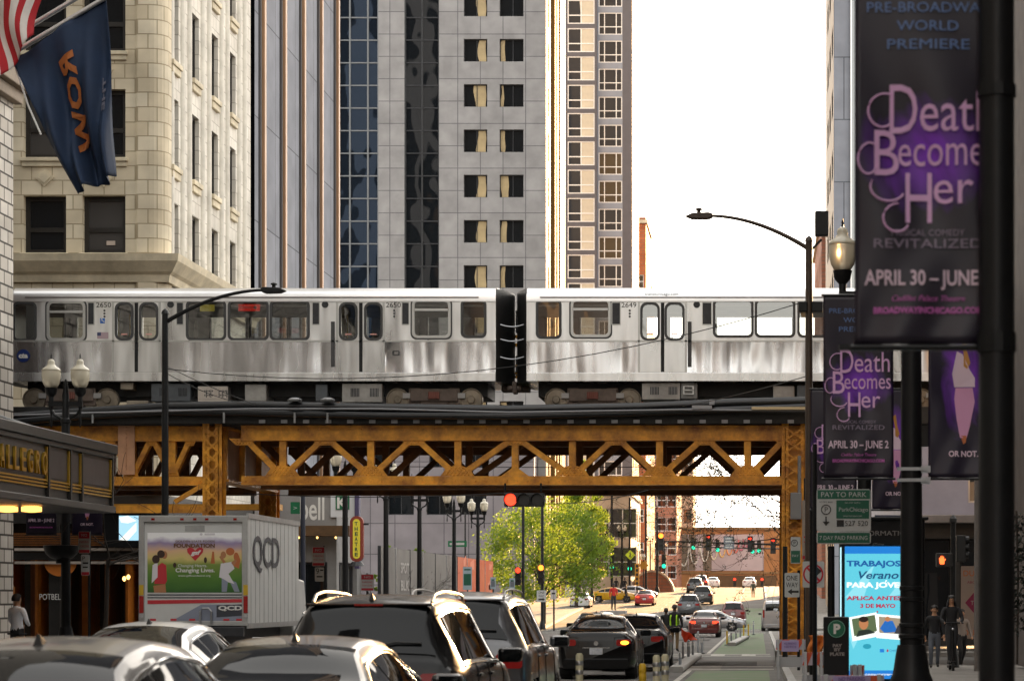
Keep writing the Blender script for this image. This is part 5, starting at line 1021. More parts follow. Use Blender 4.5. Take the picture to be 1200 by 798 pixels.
def flagpole(label, p, q):
    r = thing('flagpole', label, 'flagpole', p, group='flagpoles on the hotel wall'); m = MB(r); m.cyl(p, q, .06, .05, 10); m.build('pole', SILV, r, smooth=60); m = MB(r); m.cyl(Vector(p)+Vector((-.05, 0, 0)), Vector(p)+Vector((.2, 0, .12)), .13, n=12); m.build('bracket', DARKM, r)
YF_ = 48.0; fx = lambda p: X(p, YF_); fz = lambda p: Zp(p, YF_)
flagpole('slanting white flagpole holding the dark blue flag', (-21.2, YF_, fz(237)), (fx(190), YF_, fz(-42)))
flagpole('slanting white flagpole above the other, holding the striped flag', (-21.2, YF_+.5, fz(205)), (fx(150), YF_+.5, fz(-50)))
blue = mat('navy_flag_cloth', lin('182c48'), .8, nz=(1.5, .25)); orange = mat('orange_flag_letters', lin('a8602a'), .7)
hx = lambda u: (125-u*75, 0+u*46)     # hoist edge along the pole, in picture units at YF_
C4 = [(124, -4), (15, 71), (87, 226), (136, 208)]
def bil(u, v): # u 0..1 from upper right corner along pole to lower left; v 0..1 down to the fly
    a, b_, c_, d_ = C4; x = (1-v)*((1-u)*a[0]+u*b_[0])+v*((1-u)*d_[0]+u*c_[0]); y = (1-v)*((1-u)*a[1]+u*b_[1])+v*((1-u)*d_[1]+u*c_[1]); return x, y
def fwave(u, v): return .24*math.sin(u*10+v*4)*(.25+v)+.13*math.sin(u*23-v*6+1)*(.2+v)
def flagpt(u, v, off=0): x, y = bil(u, v); return (fx(x+3*math.sin(v*7)*v), YF_+fwave(u, v)-off, fz(y))
fl = thing('flag', 'dark blue flag with orange letters hanging from the lower flagpole', 'flag', (fx(70), YF_, fz(80)))
m = MB(fl); m.grid(lambda a, b_: flagpt(a, b_), 40, 40); m.build('cloth', blue, fl, smooth=80, solid=.01)
def flagtext(s, u0, u1, v0, v1, mt):
    cu = bpy.data.curves.new('lettering', 'FONT'); cu.body = s; cu.size = 1; cu.resolution_u = 2; cu.offset = .035
    t = bpy.data.objects.new('lettering', cu); COL.objects.link(t); me = bpy.data.meshes.new_from_object(t.evaluated_get(bpy.context.evaluated_depsgraph_get())); bpy.data.objects.remove(t)
    import bmesh
    bb = bmesh.new(); bb.from_mesh(me); bmesh.ops.triangulate(bb, faces=bb.faces); bmesh.ops.subdivide_edges(bb, edges=[e for e in bb.edges if e.calc_length() > .15], cuts=3); bb.to_mesh(me); bb.free()
    xs = [q.co.x for q in me.vertices]; ys2 = [q.co.y for q in me.vertices]; x0, x1, y0, y1 = min(xs), max(xs), min(ys2), max(ys2)
    for q in me.vertices:
        a = (q.co.x-x0)/(x1-x0); b_ = (q.co.y-y0)/(y1-y0); q.co = Vector(flagpt(u0+(u1-u0)*b_, v0+(v1-v0)*a, .05))-fl.location
    me.materials.append(mt); o = bpy.data.objects.new('lettering', me); COL.objects.link(o); o.parent = fl
flagtext('ROW', .40, .60, .18, .78, orange); flagtext('THE', .07, .12, .42, .62, mat('dim_flag_letters', lin('5a5a68'), .7))
m = MB(fl); m.tube([(fx(17), YF_, fz(76)), (fx(33), YF_, fz(124)), (fx(48), YF_, fz(158))], .02, 6); m.build('hoist_rope', WHITE, fl)
us = thing('flag', 'red and white striped national flag at the upper left corner', 'flag', (fx(20), YF_-.4, fz(30)))
redc, whc = mat('red_stripe_cloth', lin('b02028'), .8, nz=(2, .2)), mat('white_stripe_cloth', lin('d8cfc8'), .8, nz=(2, .15))
D4 = [(58, -40), (-60, 60), (-25, 135), (47, 46)]
def usp(u, v):
    a, b_, c_, d_ = D4; x = (1-v)*((1-u)*a[0]+u*b_[0])+v*((1-u)*d_[0]+u*c_[0]); y = (1-v)*((1-u)*a[1]+u*b_[1])+v*((1-u)*d_[1]+u*c_[1])
    return (fx(x+3*math.sin(6*v+u*4)), YF_-.4+.16*math.sin(u*13+v*3), fz(y))
m = MB(us); NU = 60
m.grid(lambda a, b_: usp(a, b_), NU, 20)
for i in range(len(m.f)): m.m[i] = int((i % NU)/(NU/13)) % 2
m.build('cloth', [redc, whc], us, smooth=80, solid=.01)
# ------------------------------------------------------------------ lamp posts with twin globes
globe = bpy.data.materials.new('frosted_lamp_glass'); globe.use_nodes = True; gb = globe.node_tree.nodes['Principled BSDF']; gb.inputs['Base Color'].default_value = (*lin('e6dcc4'), 1); gb.inputs['Roughness'].default_value = .25; gb.inputs['Subsurface Weight'].default_value = .0; gb.inputs['Transmission Weight'].default_value = .25
globe2 = mat('clear_lamp_crown', lin('cfc8b4'), .15, nz=(3, .2))
def lamp_post(label, x, y, rz=0):
    r = thing('street_lamp', label, 'lamp post', (x, y, gz(y)+.14), rz, group='twin globe lamp posts along the street'); m = MB()
    m.lathe((0, 0, 0), [(.3, 0), (.3, .25), (.26, .3), (.24, .7), (.2, .8), (.17, 1.0), (.15, 1.1)], 12); m.build('base', BLACKM, r, smooth=40)
    m = MB(); m.lathe((0, 0, 0), [(.125, 1.1), (.115, 3), (.105, 6.15), (.13, 6.17), (.13, 6.25), (.09, 6.29), (.085, 6.85), (.06, 7.0), (.07, 7.05), (.02, 7.25)], 12); m.build('pole', BLACKM, r, smooth=40)
    m = MB(); m.box(-.42, .42, -.045, .045, 6.57, 6.69)
    for s in (-1, 1):
        m.tube([(s*.08, 0, 6.25), (s*.28, 0, 6.37), (s*.4, 0, 6.57)], .035, 6); m.lathe((s*.36, 0, 6.05), [(.01, 0), (.035, .08), (.02, .3), (.05, .52)], 8)
    m.build('crossarm', BLACKM, r, smooth=40)
    for s in (-1, 1):
        m = MB(); m.lathe((s*.36, 0, 6.69), [(.06, 0), (.06, .12), (.13, .2), (.15, .3), (.16, .34)], 14); h_ = m.build('lamp_holder', BLACKM, r, smooth=40)
        m = MB(); m.lathe((s*.36, 0, 7.03), [(.13, 0), (.19, .1), (.225, .24), (.23, .36), (.222, .42), (.236, .425), (.236, .45)], 18); g = m.build('lamp_globe', globe, r, smooth=60)
        m = MB(); m.lathe((s*.36, 0, 7.47), [(.225, .012), (.2, .05), (.12, .1), (.085, .16), (.095, .2), (.07, .25), (.03, .28)], 18); m.build('globe_crown', globe2, g, smooth=60)
        m = MB(); m.lathe((s*.36, 0, 7.73), [(.035, 0), (.012, .06), (.02, .09), (.004, .16)], 8); m.build('finial', BLACKM, g, smooth=60)
    return r
L0_ = lamp_post('black twin globe lamp post rising in front of the left train car end', X(77, 56), 56.0)
XR_ = [(1.455*0+X(1013, 37), 37.0, 'black twin globe lamp post whose globe shows left of the nearest banner'), (X(1068, 24.4), 24.4, 'black banded lamp post between the two middle banners'),
       (-16.0, 87, 'twin globe lamp post seen through the truss just right of the green K sign'), (-16.0, 96.5, 'twin globe lamp post right of the yellow THEATRE sign'), (-16.0, 106, 'twin globe lamp post in front of the grey hoarding, second right of the THEATRE sign'), (-16.0, 118, 'twin globe lamp post standing before the orange part of the hoarding'), (-16.0, 128, 'twin globe lamp post at the left edge of the green tree'),
       (-16.0, 215, 'small twin globe lamp post at the right edge of the green tree'), (-16, 262, 'twin globe lamp post by the low pale stone building'), (-16, 330, 'first of the far twin globe lamp posts left of the mural'), (-16, 356, 'second of the far twin globe lamp posts left of the mural'), (-16, 380, 'third of the far twin globe lamp posts left of the mural'), (-16, 402, 'farthest twin globe lamp post left of the mural')]
for x, y, lb_ in XR_: dup(L0_, (x, y, gz(y)+.14), label=lb_)
r = thing('banner_post', 'broad black post nearest the camera at the right edge', 'post', (X(1168, 11.5), 11.5, .14)); xq = X(1168, 11.5)
m = MB(r); m.lathe((xq, 11.5, .14), [(.2, 0), (.2, .5), (.12, .7), (.093, .9), (.088, 6.4)], 16); m.build('pole', BLACKM, r, smooth=40)
m = MB(r); m.box(xq-.8, xq+.02, 11.66, 11.7, 3.03, 3.06); m.box(xq-.8, xq+.02, 11.66, 11.7, 5.03, 5.06)
m.lathe((xq, 11.5, 3.0), [(.1, 0), (.1, .1)], 14); m.lathe((xq, 11.5, 4.3), [(.1, 0), (.1, .06)], 14); m.build('banner_arm', BLACKM, r)
# bands and brackets on the middle post, hanging flower bowl on the left one
r = thing('post_bands', 'black rings and brackets clamped round the banded lamp post', 'bracket', (X(1068, 24.4), 24.4, .5)); x = X(1068, 24.4)
for z, a in ((.75, .17), (.95, .15), (1.3, .14), (1.42, .135), (1.7, .13), (1.82, .13)): m = MB(r); m.lathe((x, 24.4, z), [(a-.02, 0), (a, .015), (a, .05), (a-.02, .065)], 16); m.build('ring', BLACKM, r, smooth=40)
m = MB(r); m.lathe((x, 24.4, .14), [(.22, 0), (.22, .25), (.19, .3), (.17, .6)], 16); m.build('ring', BLACKM, r, smooth=40)
m = MB(r)
for z in (3.0, 3.12): m.box(x-.16, x+.16, 24.28, 24.34, z, z+.035); m.box(x+.1, x+.2, 24.3, 24.4, z-.02, z+.05)
m.build('clamp', STEEL, r)
r = thing('hanging_planter', 'round black bowl planter clasped to the left lamp post', 'planter', (X(72, 55.9), 56, 2.5)); m = MB(r); m.lathe((X(72, 56), 56, Zp(656, 56)), [(.12, 0), (.28, .06), (.38, .16), (.42, .28), (.44, .36), (.40, .37), (.36, .3)], 20); m.build('bowl', BLACKM, r, smooth=40)
m = MB(r); m.lathe((X(72, 56), 56, Zp(660, 56)), [(.13, 0), (.14, .06), (.13, .12)], 12); m.build('clasp', BLACKM, r)
# ------------------------------------------------------------------ banners
def glowmat(name, base, glow, cx, cz, rx, rz):
    m = bpy.data.materials.new(name); m.use_nodes = True; t = m.node_tree; L = t.links.new; b = t.nodes['Principled BSDF']; b.inputs['Roughness'].default_value = .42
    tc = t.nodes.new('ShaderNodeTexCoord'); mp = t.nodes.new('ShaderNodeMapping'); L(tc.outputs['Generated'], mp.inputs[0]); mp.inputs['Location'].default_value = (-cx/rx, 0, -cz/rz); mp.inputs['Scale'].default_value = (1/rx, 0, 1/rz)
    ln = t.nodes.new('ShaderNodeVectorMath'); ln.operation = 'LENGTH'; L(mp.outputs[0], ln.inputs[0])
    n = t.nodes.new('ShaderNodeTexNoise'); n.inputs['Scale'].default_value = 4; L(tc.outputs['Generated'], n.inputs[0]); ma = t.nodes.new('ShaderNodeMath'); ma.operation = 'MULTIPLY_ADD'; ma.inputs[1].default_value = .7; L(n.outputs['Fac'], ma.inputs[0]); L(ln.outputs['Value'], ma.inputs[2])
    r = t.nodes.new('ShaderNodeValToRGB'); L(ma.outputs[0], r.inputs[0]); e = r.color_ramp.elements; e[0].position = .42; e[0].color = (*glow, 1); e[1].position = 1.25 if False else 1.0; e[1].color = (*base, 1); L(r.outputs[0], b.inputs['Base Color'])
    return m
bt = glowmat('printed_title_cloth', lin('1c1526'), lin('8433c8'), .5, .52, .75, .24); bl = glowmat('printed_violet_cloth', lin('1a1229'), lin('8433c8'), .48, .55, .5, .5)
lil = mat('printed_lilac', lin('dcaeda'), .5); pk = mat('printed_pink', lin('d49ac0'), .5); mag = mat('printed_magenta', lin('c060b0'), .5); bluet = mat('printed_steel_blue', lin('5f7cb0'), .5); whp = mat('printed_pale_pink', lin('dcc4d4'), .5); gry = mat('printed_dim_grey', lin('8a7c90'), .5); goldp = mat('printed_gold_skin', lin('b88038'), .5)
def banner(label, xc_, Y, kind, zb=3.1, w=.76, h=1.97, full=True, seed=1):
    r = thing('banner', label, 'banner', (xc_, Y, zb), group='theatre banners on the lamp posts'); x0, x1 = xc_-w/2, xc_+w/2; rr = random.Random(seed); ph = rr.uniform(0, 6)
    def wv(u, v): return .035*math.sin(3.1*v+ph)*(1-abs(2*v-1))+.018*math.sin(9*u+7*v+ph)*(1-abs(2*v-1))+.012*math.sin(14*u-16*v+ph)*math.exp(-5*v)
    m = MB(r); m.grid(lambda a, b_: (x0+w*a, Y+wv(a, b_), zb+h*b_), 24, 40); c = m.build('cloth', bt if kind == 't' else bl, r, smooth=80, solid=.004)
    fb = lambda u, v, d=0: (u, Y+wv((u-x0)/w, (v-zb)/h)+d, v)
    def ln(s, hh, fr, wd, mt, dx=0, **k): lettering(s, hh*h, mt, fb, xc_+dx*w, zb+h*(1-fr), r, width=wd*w, d0=-.012, thick=.002, o=r.location, **k)
    if kind == 't':
        if full:
            ln('PRE-BROADWAY', .028, .085, .84, bluet); ln('WORLD', .028, .135, .42, bluet); ln('PREMIERE', .028, .185, .56, bluet)
        ln('D', .14, .36, .19, lil, -.17); ln('eath', .115, .366, .5, lil, .2); ln('B', .13, .478, .17, lil, -.29); ln('ecomes', .092, .484, .66, lil, .13); ln('H', .145, .60, .18, lil, -.06); ln('er', .1, .585, .27, lil, .17)
        m = MB(r)
        for cx, cy, sx, sy, a0, a1 in ((-.3, .37, .13, .055, 60, 300), (-.4, .5, .09, .05, 60, 330), (-.25, .575, .15, .045, 150, 330), (-.2, .66, .12, .045, 90, 330)):
            m.tube([Vector(fb(xc_+w*(cx+sx*(1-.35*i/14)*math.cos(R(a0+(a1-a0)*i/14))), zb+h*(1-cy)+h*sy*(1-.35*i/14)*math.sin(R(a0+(a1-a0)*i/14))))+Vector((0, -.012, 0)) for i in range(15)], .006, 5)
        m.build('letter_swirl', lil, r)
        if full: ln('MUSICAL COMEDY', .018, .695, .5, gry); ln('REVITALIZED', .026, .725, .74, gry)
        ln('APRIL 30 – JUNE 2', .042, .825, .86, whp, bold=.002)
        if full: ln('Cadillac Palace Theatre', .016, .875, .5, mag, shear=.3)
        m = MB(r); ln('BROADWAYINCHICAGO.COM', .017, .908, .74, mag, bold=.0015)
    else:
        for pts, mt, nm in (([(-.06, .80), (.02, .82), (.06, .70), (.12, .62), (.06, .58), (.0, .6), (.0, .68)], goldp, 'printed_arm'), ([(-.12, .70), (-.02, .68), (.1, .58), (.2, .52), (.2, .46), (-.16, .46), (-.2, .55)], whp, 'printed_bodice'), ([(-.14, .455), (.16, .455), (.2, .36), (.12, .2), (.06, .02+.1), (-.06, .12), (-.12, .25), (-.16, .38)], pk, 'printed_gown'), ([(-.05, .135), (.06, .135), (.04, .09), (.0, .075)], mat('printed_orange', lin('b86838')), 'printed_shoe')):
            m = MB(r); m.prism([(xc_+w*u*.8, zb+h*(.12+v*.86*.95)) for u, v in pts], fb, -.012, -.008); m.build(nm, mt, r)
        ln('OR NOT.', .032, .87, .42, whp, bold=.002)
    m = MB(r)
    for z in (zb-.015, zb+h): m.cyl((x0-.02, Y, z), (x1+.02, Y, z), .014, n=8)
    m.build('rod', BLACKM, r)
    return r
wpx = lambda a, b_, Y: (b_-a)*Y/F
banner('nearest title banner, large and dark purple, beside the broad black post', X(1090, 11.5), 11.66, 't', 3.06, wpx(1003, 1177, 11.5), 1.9)
banner('title banner left of the banded lamp post, APRIL 30 – JUNE 2 fully readable', X(1006, 24.4), 24.4, 't', 3.05, seed=2)
banner('violet banner with a pink gowned figure and OR NOT, right of the banded lamp post', X(1129, 24.4), 24.4, 'l', 3.05, seed=3)
banner('title banner mostly hidden behind the second banner, its left edge over the parking sign', X(977, 37), 37, 't', 3.2, full=False, seed=4)
banner('violet banner partly hidden behind the banded lamp post, above the INFORMATION kiosk', X(1049, 37), 37, 'l', 3.2, seed=5)
banner('small title banner under the hotel canopy, left of the left lamp post', X(48.5, 56.2), 56.2, 't', 3.32, full=False, seed=6)
banner('small violet OR NOT banner under the hotel canopy, right of the left lamp post', X(102, 56.2), 56.2, 'l', 3.32, seed=7)
# ------------------------------------------------------------------ cobra head street lights
def cobra(label, px_, Y, ptop, parm, hx_, hy, mt, rr_=.09):
    x = X(px_, Y); g = gz(Y)+.14; r = thing('street_light', label, 'street light', (x, Y, g), group='tall arm street lights'); zt = Zp(ptop, Y); m = MB(r)
    m.cyl((x, Y, g), (x, Y, zt), rr_+.02, rr_, 12); m.lathe((x, Y, zt), [(rr_+.02, 0), (rr_, .08), (.02, .14)], 10); m.build('pole', mt, r, smooth=50)
    xh, zh = X(hx_, Y), Zp(hy, Y); za = Zp(parm, Y); m = MB(r); m.tube([(x+(xh-x)*t, Y, za+(zh-za)*(1-(1-t)**1.9)) for t in [i/14 for i in range(15)]], [.06-.022*i/14 for i in range(15)], 8); m.build('arm', mt, r, smooth=60)
    s = 1 if xh > x else -1; m = MB(r); m.prism([(0, -.05), (.12, -.09), (.5, -.08), (.66, -.02), (.5, .05), (.1, .07), (0, .05)], lambda u, v, d: (xh+s*(u-.08), Y+d, zh+v), -.14, .14); hd = m.build('lamp_head', mt, r, bevel=.02)
    m = MB(r); m.cyl((xh+s*.25, Y, zh+.05), (xh+s*.25, Y, zh+.16), .05, n=8); m.lathe((xh+s*.25, Y, zh+.14), [(.09, 0), (.09, .03), (.03, .06)], 10); m.build('light_sensor', mt, hd)
    return r
brz = mat('brown_painted_pole', (.05, .03, .018), .5, nz=(2, .3))
cobra('tall black arm street light in front of the left train car', 193.5, 60, 368, 378, 310, 340, BLACKM, .085)
o = cobra('tall brown arm street light against the bright sky', 948, 55, 283, 292, 831, 253, brz, .085)
m = MB(o); x = X(948, 55); m.box(X(936, 55), X(946, 55), 54.85, 55.15, Zp(366, 55), Zp(354, 55)); m.box(X(951, 55), X(964, 55), 54.85, 55.15, Zp(366, 55), Zp(354, 55)); m.build('control_box', BLACKM, o, bevel=.02)
r = thing('traffic_signal', 'black signal box seen from behind above the brown street light pole', 'signal', (X(963, 57), 57, 9)); m = MB(r); m.box(X(955, 57), X(971, 57), 57, 57.25, Zp(276, 57), Zp(247, 57)); m.build('housing', BLACKM, r, bevel=.02); m = MB(r); m.bar((X(951, 57), 57.1, Zp(292, 57)), (X(963, 57), 57.1, Zp(280, 57)), .06); m.bar((X(949, 57), 57.1, Zp(300, 57)), (X(951, 57), 57.1, Zp(290, 57)), .06); m.build('bracket', BLACKM, r)
# ------------------------------------------------------------------ traffic signals
off = mat('dark_signal_lens', (.02, .02, .02), .3); sigs = {'r': mat('lit_red_lens', (.5, .02, .01), .3, emit=(1, .03, .01), estr=1.0), 'a': mat('lit_amber_red_lens', (.6, .15, .02), .3, emit=(1, .16, .015), estr=1.1), 'g': mat('lit_green_lens', (.02, .4, .25), .3, emit=(.01, .8, .42), estr=.42)}
hous = mat('black_signal_housing', (.012, .012, .012), .5)
def signal(label, px_, py_, Y, lit, pos, sc=1.0, horiz=False, arrow=False):
    """a three lens head whose lit lens sits at the given picture point"""
    x, z = X(px_, Y), Zp(py_, Y); r = thing('traffic_signal', label, 'traffic light', (x, Y, z), group='three lens traffic lights'); d = .34*sc; m = MB(r)
    ax = (lambda k: (x+k*d, z)) if horiz else (lambda k: (x, z-k*d))
    c0, c1_ = ax(0-pos), ax(2-pos); m.box(min(c0[0], c1_[0])-d*.5, max(c0[0], c1_[0])+d*.5, Y, Y+.2*sc, min(c0[1], c1_[1])-d*.5, max(c0[1], c1_[1])+d*.5); m.build('housing', hous, r, bevel=.02)
    for k in range(3):
        cx, cz = ax(k-pos); m = MB(r)
        if arrow and k == pos:
            q = d*.3; m.prism([(cx-q, cz+q*.3), (cx+q*.1, cz+q*.3), (cx+q*.1, cz+q), (cx+q, cz), (cx+q*.1, cz-q), (cx+q*.1, cz-q*.3), (cx-q, cz-q*.3)], PY(Y), -.02, -.005)
        else: m.cyl((cx, Y-.015, cz), (cx, Y, cz), d*.44, n=18)
        m.build('lens', sigs[lit] if k == pos else off, r)
        m = MB(r); n = 12; pts = [(cx+d*.46*math.cos(R(-20+220*i/n)), cz+d*.46*math.sin(R(-20+220*i/n))) for i in range(n+1)]
        m.add([(a, Y-.2*sc, b_) for a, b_ in pts]+[(a, Y, b_) for a, b_ in pts], [[i, i+1, n+2+i, n+1+i] for i in range(n)]); m.build('visor', hous, r, solid=.01)
    return r
s = signal('large sideways traffic light glowing red under the truss', 598.5, 585.5, 64, 'r', 0, 1.12, horiz=True)
m = MB(s)
for p in (592, 634): m.cyl((X(p, 64.1), 64.1, Zp(576, 64.1)), (X(p, 64.1), 64.1, Zp(566, 64.1)), .03, n=6)
m.build('hanger', BLACKM, s)
def pole(name, label, px_, Y, ytop, r_=.06, mt=None, extra=None, cat='pole', base=True):
    x = X(px_, Y); g = gz(Y)+.14; r = thing(name, label, cat, (x, Y, g)); m = MB(r); m.cyl((x, Y, g), (x, Y, Zp(ytop, Y)), r_*1.15, r_, 10); m.build('pole', mt or BLACKM, r, smooth=50)
    if base: m = MB(r); m.lathe((x, Y, g), [(r_*2.4, 0), (r_*2.2, .25), (r_*1.3, .6)], 10); m.build('base', mt or BLACKM, r, smooth=40)
    return r
pole('signal_pole', 'thin black pole in front of the tree, left of the two red lights', 613, 160, 574, .1); pole('signal_pole', 'thin black pole in front of the tree, right of the two red lights', 635.5, 156, 572, .1)
signal('small red traffic light at left in front of the green tree', 607, 668, 160, 'r', 0, 1.25); signal('small amber red traffic light at right in front of the green tree', 634, 665, 155.5, 'a', 0, 1.3)
r = thing('signal_mast', 'long horizontal signal mast arm across the far street', 'signal mast', (X(935, 195), 195, gz(195)+.14)); m = MB(r); m.cyl((X(935, 195), 195, gz(195)+.14), (X(935, 195), 195, Zp(630, 195)), .12, n=12); m.build('pole', BLACKM, r); m = MB(r); m.cyl((X(935, 195), 195.2, Zp(638.5, 195)), (X(776, 195), 195.2, Zp(634, 195)), .1, .06, n=10); m.build('mast_arm', BLACKM, r)
signal('amber red traffic light at the left end of the far mast arm', 774.5, 627.5, 194.9, 'a', 0, 1.5); signal('red arrow traffic light left of the grey road sign on the far mast', 830, 629, 194.9, 'r', 0, 1.35, arrow=True); signal('red arrow traffic light right of the grey road sign on the far mast', 879, 631, 194.9, 'r', 0, 1.35, arrow=True); signal('red arrow traffic light beside the yellow column on the far mast', 906, 633, 194.9, 'r', 0, 1.35, arrow=True)
def sign(name, label, x0, x1, y0, y1, Y, base, txt=(), post=None, rim_=None, rad=.03, cat='sign', postm=None, extra=None):
    xa, xb, za, zb = X(x0, Y), X(x1, Y), Zp(y1, Y), Zp(y0, Y); r = thing(name, label, cat, ((xa+xb)/2, Y, za)); f = PY(Y); m = MB(r); m.prism(rrect(xa, xb, za, zb, rad), f, -.004, .004); pn = m.build('panel', base, r)
    if rim_: q = .018; m = MB(r); ringpoly(m, rrect(xa+.006, xb-.006, za+.006, zb-.006, rad), rrect(xa+q, xb-q, za+q, zb-q, rad*.7), f, -.006, -.003); m.build('border', rim_, pn)
    for t in txt:
        if t[0] == 'T': _, s_, hh, u, v, wd, mt = t; lettering(s_, hh*Y/F, mt, f, X(u, Y), Zp(v, Y), pn, width=wd*Y/F if wd else None, d0=-.006, thick=.003, o=r.location, bold=.0)
        elif t[0] == 'B': _, a, b_, c_, d_, mt = t; m = MB(r); m.prism([(X(a, Y), Zp(d_, Y)), (X(b_, Y), Zp(d_, Y)), (X(b_, Y), Zp(c_, Y)), (X(a, Y), Zp(c_, Y))], f, -.0065, -.003); m.build('printed_block', mt, pn)
        elif t[0] == 'P': _, pts, mt = t; m = MB(r); m.prism([(X(a, Y), Zp(b_, Y)) for a, b_ in pts], f, -.0085, -.004); m.build('printed_shape', mt, pn)
        elif t[0] == 'R': _, cx, cy, ro, ri, mt = t; m = MB(r); k = Y/F; ringpoly(m, ell(X(cx, Y), Zp(cy, Y), ro*k, ro*k, 28), ell(X(cx, Y), Zp(cy, Y), ri*k, ri*k, 28), f, -.0095, -.003); m.build('printed_ring', mt, pn)
        elif t[0] == 'D': _, cx, cy, ro, mt = t; k = Y/F; m = MB(r); m.prism(ell(X(cx, Y), Zp(cy, Y), ro*k, ro*k, 28), f, -.0075, -.003); m.build('printed_disc', mt, pn)
    if post is not None:
        xq_ = X(post[0], Y); m = MB(r); m.cyl((xq_, Y+.05, gz(Y)+.14), (xq_, Y+.05, Zp(post[1], Y)), post[2] if len(post) > 2 else .035, n=8); m.build('post', postm or BLACKM, r)
    return r
sg_w, sg_g, sg_k, sg_r, sg_grey = mat('sign_white', lin('b8bab8'), .5, nz=(5, .12)), mat('sign_green', lin('1c5a44'), .5), mat('sign_black', (.015, .015, .015), .5), mat('sign_red', lin('b02030'), .5), mat('sign_grey', lin('6a7078'), .5)
def T(s, h, u, v, w, mt): return ('T', s, h, u, v, w, mt)
sign('road_sign', 'grey lettered road sign hung on the far mast arm', 848, 860.5, 628, 643.5, 194.7, sg_grey, [('B', 850, 858.6, 630+3.4*i, 631.6+3.4*i, sg_w) for i in range(4)])
for px_, py_, Y, l in ((717, 664, 262, 'leftmost green traffic light beyond the taxi'), (738, 666, 262, 'green traffic light under the yellow walking sign'), (778, 663, 262, 'green traffic light left of the far lamp row'), (812.5, 641.5, 300, 'green traffic light left of the red arrows over the bridge'), (841, 644, 300, 'green traffic light under the grey road sign'), (882, 646, 300, 'left of the paired green traffic lights over the bridge'), (889.5, 645, 300, 'right of the paired green traffic lights over the bridge')): signal(l, px_, py_, Y, 'g', 2, 1.6)
r = thing('signal_mast', 'second thinner signal arm farther over the bridge', 'signal mast', (X(925, 300), 300, gz(300)+.14)); m = MB(r); m.cyl((X(925, 300), 300.4, gz(300)), (X(925, 300), 300.4, Zp(634, 300)), .14, n=10); m.build('pole', BLACKM, r); m = MB(r); m.cyl((X(925, 300), 300.4, Zp(643, 300)), (X(784, 300), 300.4, Zp(640, 300)), .1, .07, n=8); m.build('mast_arm', DARKM, r)
for px_, l in ((861, 'left of two small red lights under the mural'), (893, 'right of two small red lights under the mural')): signal(l, px_, 678.5, 400, 'r', 0, 1.5)
for px_, Y, yt, l in ((717, 261, 575, 'tall thin black pole right of the tree carrying a green light'), (738, 261, 583, 'tall thin pole behind the yellow walking sign'), (770, 261, 600, 'far black pole left of the lamp row'), (757, 261, 580, 'far pole between the orange barrier and the red sedan')): pole('signal_pole', l, px_, Y, yt, .12)
# yellow pedestrian sign
r = sign('warning_sign', 'yellow green diamond sign with a walking figure', 735, 736, 650, 651, 225, mat('fluorescent_yellow', lin('c8d422'), .5)); bpy.data.objects.remove(r.children[0]); Y = 225; f = PY(Y)
m = MB(r); cx, cz = X(738.5, Y), Zp(650, Y); q = .5; m.prism([(cx-q, cz), (cx, cz-q), (cx+q, cz), (cx, cz+q)], f, -.01, .01); pn = m.build('panel', mat('fluorescent_yellow', lin('c8d422')), r)
m = MB(r); m.prism(ell(cx, cz+.2, .06, .06, 10), f, -.03, -.012); m.prism([(cx-.05, cz+.12), (cx+.06, cz+.12), (cx+.05, cz-.05), (cx+.14, cz-.25), (cx+.06, cz-.25), (cx, cz-.1), (cx-.1, cz-.25), (cx-.17, cz-.25), (cx-.06, cz-.04)], f, -.03, -.012); m.build('walking_figure', sg_k, pn)
# left parking signs
def restrict(label, x0, x1, y0, y1, Y, px_post): return sign('parking_sign', label, x0, x1, y0, y1, Y, sg_w, [('B', x0+.5, x1-.5, y0+.5, y0+(y1-y0)*.32, sg_r), T('NO', (y1-y0)*.13, (x0+x1)/2, y0+(y1-y0)*.17, (x1-x0)*.5, sg_w), T('PARKING', (y1-y0)*.11, (x0+x1)/2, y0+(y1-y0)*.48, (x1-x0)*.8, sg_r), T('TOW ZONE', (y1-y0)*.11, (x0+x1)/2, y0+(y1-y0)*.68, (x1-x0)*.8, sg_r), ('B', x0+.5, x1-.5, y1-(y1-y0)*.16, y1-.5, sg_r)], post=(px_post, y0-1))
restrict('red and white parking sign right of the black bowl planter, upper of its pair', 92, 105.5, 622.5, 648, 54, 104)
sign('parking_sign', 'white parking sign below the red and white one by the bowl planter', 95, 105, 649.5, 674, 54, sg_w, [T('P', 5, 98, 654, 3, sg_k), ('B', 97, 103.5, 658.5, 660.5, sg_k), ('B', 97, 103, 663.5, 665.2, sg_k), ('B', 95.5, 104.5, 670, 673.5, sg_r)])
restrict('red and white tow sign left of the yellow THEATRE sign', 366, 380.5, 640.5, 663, 74, 379.5)
sign('parking_sign', 'white sign with a bold 9 under the red tow sign', 369, 379.5, 664.5, 681, 74, sg_w, [T('9', 7, 372, 669, 4, sg_k), ('B', 375, 379, 667, 668.6, sg_k), ('B', 371, 378, 674.5, 676.2, sg_k)])
restrict('lone red and white tow sign over the black SUV roof', 423, 438, 672.5, 692, 70, 430)
sign('street_sign', 'blue street sign above the restaurant front', 357.5, 368.5, 570.5, 577, 92, mat('sign_blue', lin('2a3a78'), .5), [('B', 359.5+3*i, 361.3+3*i, 572.8, 574.8, sg_w) for i in range(3)])
navy = mat('navy_pole_paint', lin('1e2434'), .5)
pole('street_pole', 'navy blue pole left of the green K sign', 355, 88, 566, .09, navy)
sign('street_sign', 'green square sign beside the navy pole', 340.5, 351.5, 588, 602, 88.2, mat('green_sign_paint', lin('0c6a42')), [T('>', 5, 346, 595, 4, sg_w)])
